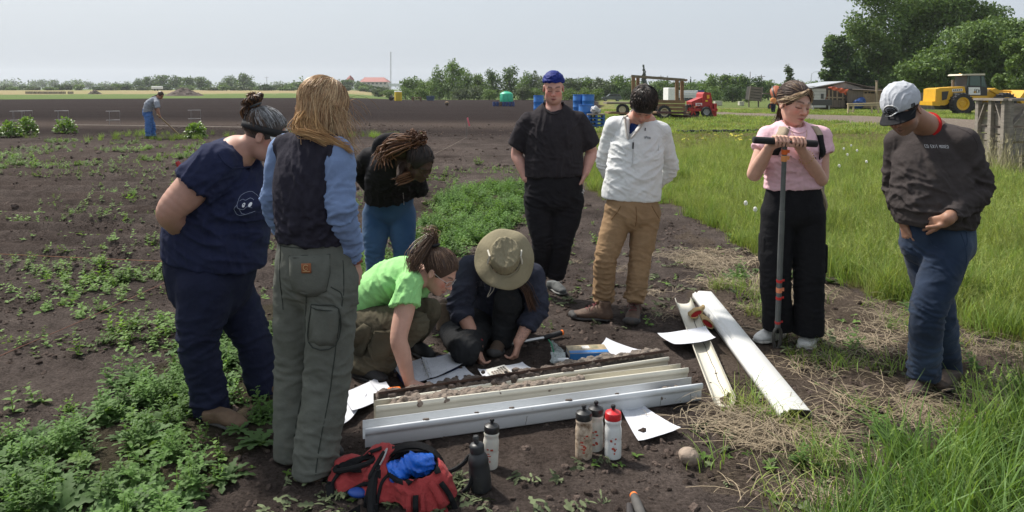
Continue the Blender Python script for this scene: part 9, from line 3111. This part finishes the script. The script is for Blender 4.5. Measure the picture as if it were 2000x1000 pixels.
def worn_pack():
 Y=4.62
 q=lambda px,py,dy=0.0:P(px,py,Y+dy)
 root=thing('backpack','small tan backpack with black straps worn over the pink T-shirt','backpack',q(1560,390,.2))
 v=Vol(.008);v.rbox(q(1556,320,.24),(.165,.08,.24),rad=.06);v.rbox(q(1588,350,.19),(.06,.07,.14),rad=.04,k=.03)
 obj('pack_body',*v.mesh(1),cloth('tan_pack',(.30,.25,.19),.9,.1),root,True)
 D=V(0,1,0)
 for side_,pts,wd in((-1,[(1526,246),(1518,258),(1510,270),(1503,284),(1498,300)],.026),(1,[(1588,246),(1592,262),(1592,285),(1592,308)],.026)):
  ln=catmull([q(*p)for p in pts],5)
  for nm,a,b,m_ in(('strap',0,.42,cloth('tan_strap',(.38,.31,.23))),('strap_pad',.36,1.0,cloth('black_strap',(.012,.012,.013)))):
   n_=len(ln);seg=ln[int(a*(n_-1)):int(b*(n_-1))+1]
   L_,R_=PK_SURF.line([p+V(-wd,0,0)for p in seg],D,.008 if nm=='strap' else .013),PK_SURF.line([p+V(wd,0,0)for p in seg],D,.008 if nm=='strap' else .013)
   mid_=[(x+y)/2-D*.003 for x,y in zip(L_,R_)]
   vv=np.array([x for t in zip(L_,mid_,R_)for x in t]);K=len(vv)
   ff=[(3*i+j,3*i+j+1,3*i+j+4,3*i+j+3)for i in range(len(seg)-1)for j in range(2)]
   vb=vv+D*.010
   edge=[(3*i,3*i+3,3*i+3+K,3*i+K)for i in range(len(seg)-1)]+[(3*i+2,3*i+2+K,3*i+5+K,3*i+5)for i in range(len(seg)-1)]
   obj(nm,np.vstack([vv,vb]),ff+[tuple(x+K for x in f[::-1])for f in ff]+edge,m_,root,True)
 mb=MB();mb.tube(catmull([q(1592,308,-.13),q(1594,330,-.10),q(1600,365,.0),q(1606,380,.12)],4),.006,6);mb.build('webbing',cloth('black_strap',None),root,True)
 mb=MB();mb.tube(catmull([q(1600,370,.10),q(1608,388,.10),q(1610,405,.14),q(1602,425,.2)],4),.02,8);mb.build('hip_belt',cloth('tan_strap',None),root,True)
worn_pack()
def red_pack():
 root=thing('backpack','open red and black backpack with blue cloth inside, lying in the foreground','backpack',G(770,985))
 red=cloth('red_nylon',(.33,.045,.045),.75,.2,scale=14,bump=.3,bscale=120,sheen=.05);blk=cloth('black_nylon',(.014,.014,.015),.7);lin=cloth('dark_lining',(.009,.009,.010),.8)
 d0=2.86
 q=lambda px,py,dy=0.0:P(px,py,d0+dy)
 yaw=nrm(V(1,-.22,0));back=nrm(V(.22,1,0));up=V(0,0,1)
 R=np.stack([yaw,back,up],1)
 v=Vol(.006)
 v.tube([q(838,1010,-.02),q(824,958,.02),q(808,922,.06)],[.118,.128,.108],[.12,.12,.085],side=yaw,k=.02)
 v.tube([q(760,1000,.02),q(752,950,.06),q(748,905,.10)],[.07,.09,.085],[.10,.11,.08],side=yaw,k=.03)
 v.tube([q(690,1000,.06),q(684,955,.10),q(690,915,.13)],[.085,.095,.085],[.10,.09,.055],side=yaw,k=.03)
 v.cut(V(0,0,.012),V(0,0,-1))
 v.ell(q(806,905,.03),(.105,.085,.070),R,.010,True)
 v.ell(q(694,905,.07),(.085,.045,.030),R@np.array([[.93,0,-.36],[0,1,0],[.36,0,.93]]),.008,True)
 v.ell(q(700,958,-.03),(.07,.05,.022),R@np.array([[.93,0,-.36],[0,1,0],[.36,0,.93]]),.008,True)
 sp=[(q(830,960),V(.4,0,1),.2,.4,.035,.012,3),(q(690,960),V(.3,0,1),.2,.4,.03,.012,4),(q(770,960),V(1,0,.2),.15,.4,.04,.010,4)]
 b,S=garment('shell',v,red,root,[(a[0],a[1],a[2],a[3],a[4]*1.3,a[5]*.45,a[6])for a in sp],4.0,.0025,.06)
 D=V(0,1,0)
 dn=nrm(V(0,.75,-.66))
 n_=22;vv=[]
 for i in range(n_):
  a=math.pi*i/(n_-1)
  for j in range(5):
   t=j/4
   vv.append(q(805-66*math.cos(a)*(1-.10*t),925-60*math.sin(a)*(1-.22*t),.115-.06*t))
 ff=[(i*5+j,(i+1)*5+j,(i+1)*5+j+1,i*5+j+1)for i in range(n_-1)for j in range(4)]
 vv=np.array(vv);K=len(vv)
 obj('flap',np.vstack([vv,vv+V(0,.008,.004)]),ff+[tuple(x+K for x in f[::-1])for f in ff],lin,root,True)
 for c_,rr in((q(806,920,.045),(.088,.06,.048)),(q(694,910,.08),(.075,.035,.022))):
  v2=Vol(.006);v2.ell(c_,rr,R,.01);v2.cut(c_+V(0,0,-.004),V(0,-.3,1));obj('lining',*v2.mesh(1),lin,root,True)
 v3=Vol(.005)
 v3.ell(q(780,918,.03),(.058,.045,.032),R,.02);v3.ell(q(822,908,.04),(.05,.04,.045),R,.02);v3.tube([q(770,935,.0),q(800,905,.02),q(838,900,.04)],[.022,.03,.022],k=.03);v3.tube([q(796,915,.01),q(797,893,.02)],[.022,.012],[.012,.006],side=yaw,k=.01)
 vb,qb=v3.mesh(1);vb=folds(vb,qb,[(q(800,912),V(1,0,.5),.1,.2,.03,.010,4),(q(800,912),V(.3,0,1),.1,.2,.03,.007,4)],3.0,.002,.03)
 bo=obj('blue_cloth',vb,qb,mat('blue_sheet',(.012,.13,.60),.35,.3,20,bump=.3,bscale=60),None,True);tag(bo,'shiny blue cloth stuffed into the open red backpack','cloth')
 v4=Vol(.006);v4.ell(q(700,962,-.0),(.045,.03,.016),R,.01);b2=obj('blue_cloth',*v4.mesh(1),mat('blue_sheet_dark',(.012,.06,.30),.5,.3,20),None,True);tag(b2,'strip of blue cloth in the left pocket of the red backpack','cloth')
 for c_,rx,ry,tl in((q(806,914,.03),.100,.078,.30),(q(694,906,.075),.088,.040,.36)):
  mb=MB();mb.tube([c_+R@V(rx*math.cos(a),ry*math.sin(a),(.022 if rx>.09 else 0)*math.sin(a)+tl*.0*math.cos(a)+(.03*math.cos(a)if rx<.09 else-.008*math.cos(a)))for a in np.linspace(0,6.283,31)],.011,7,False);mb.build('opening_rim',blk,root,True)
 for pts_,r0 in(([q(728,1008,-.10),q(726,965,-.05),q(734,925,.01),q(752,893,.07),q(770,880,.11)],.020),([q(655,1008,-.02),q(648,975,.0),q(644,945,.03)],.018)):
  mb=MB();mb.tube(catmull(pts_,5),r0,8);mb.build('gusset',blk,root,True)
 Z=mat('zip_teeth',(.10,.10,.10),.5,.4,80)
 def strip(nm,pts,wd,m_,off=.005,lift=dn):
  ln=catmull(pts,6)
  t=np.gradient(ln,axis=0);s_=np.cross(t,V(0,-.6,.8));s_ /= np.linalg.norm(s_,axis=1)[:,None]
  L_=S.line(list(ln-s_*wd),lift,off);R_=S.line(list(ln+s_*wd),lift,off)
  L_=[x if np.linalg.norm(x-y)<.12 else y for x,y in zip(L_,ln)];R_=[x if np.linalg.norm(x-y)<.12 else y for x,y in zip(R_,ln)]
  vv=np.array([x for t_ in zip(L_,R_)for x in t_]);K=len(vv)
  ff=[(2*i,2*i+1,2*i+3,2*i+2)for i in range(len(ln)-1)]
  vb_=vv+lift*.006
  ed=[(2*i,2*i+2,2*i+2+K,2*i+K)for i in range(len(ln)-1)]+[(2*i+1,2*i+1+K,2*i+3+K,2*i+3)for i in range(len(ln)-1)]
  return obj(nm,np.vstack([vv,vb_]),ff+[tuple(x+K for x in f[::-1])for f in ff]+ed,m_,root,True)
 strip('zip',[q(712,1004,-.06),q(715,965,-.05),q(724,930,0),q(742,900,.05),q(752,884,.07)],.007,blk,.008)
 strip('zip',[q(735,1004,-.08),q(738,970,-.06),q(748,940,-.02),q(770,922,.0),q(800,922,.0)],.006,blk,.006)
 strip('zip',[q(640,946,.02),q(668,915,.06),q(710,893,.09),q(748,880,.10)],.008,blk,.010)
 strip('zip',[q(648,985,-.02),q(668,968,.0),q(700,950,.02),q(722,948,.02)],.007,blk,.008)
 strip('strap',[q(795,945,-.07),q(822,925,-.03),q(850,918,.02),q(858,930,.0)],.012,blk,.016)
 strip('strap',[q(812,968,-.10),q(812,990,-.11),q(814,1010,-.12)],.011,blk,.014)
 strip('strap_red',[q(798,968,-.10),q(798,990,-.11),q(798,1010,-.12)],.010,red,.016);strip('strap_red',[q(826,966,-.10),q(827,990,-.11),q(828,1010,-.12)],.008,red,.016)
 strip('strap',[q(862,945,-.04),q(880,970,-.05),q(892,1004,-.06)],.011,blk,.012)
 strip('strap_red',[q(842,948,-.04),q(858,972,-.06),q(870,1004,-.08)],.014,red,.014)
 mb=MB();mb.tube(catmull([q(735,905,.04),q(748,888,.05),q(756,876,.07),q(750,893,.03),q(742,908,.02)],5),.0035,6);mb.build('cord',mat('grey_cord2',(.35,.33,.32),.7),root,True)
 for px,py,dy in((740,918,-.02),(734,985,-.09),(642,941,.02)):
  mb=MB();c_=q(px,py,dy);mb.tube([c_,c_+V(.004,-.006,-.03)],[.008,.005],8);mb.build('zip_pull',blk,root,True)
 mb=MB();mb.tube(catmull([q(862,925,.06),q(885,918,.08),q(905,905,.09),q(918,890,.10),q(926,905,.06),q(918,945,.04),q(905,960,.04)],5),.009,6);mb.build('loose_strap',blk,root,True)
 obj('side_patch',np.array([q(678,1000,-.105),q(704,985,-.10),q(704,1010,-.10),q(680,1012,-.105)]),[(0,1,2,3)],blk,root)
red_pack()
# ------ haze over the whole land
def haze():
 m=bpy.data.materials.new('haze');m.use_nodes=True
 N,L=m.node_tree.nodes,m.node_tree.links
 for n_ in list(N):
  if n_.type=='BSDF_PRINCIPLED':N.remove(n_)
 pv=N.new('ShaderNodeVolumePrincipled')
 pv.inputs['Color'].default_value=(.93,.96,1.0,1)
 pv.inputs['Density'].default_value=.00020
 pv.inputs['Anisotropy'].default_value=.2
 L.new(pv.outputs[0],N['Material Output'].inputs['Volume'])
 mb=MB();mb.box((0,0,33),(5400,5400,74));o=mb.build('haze',m,None)
 tag(o,'pale haze hanging over the fields','haze',kind='stuff')
haze()
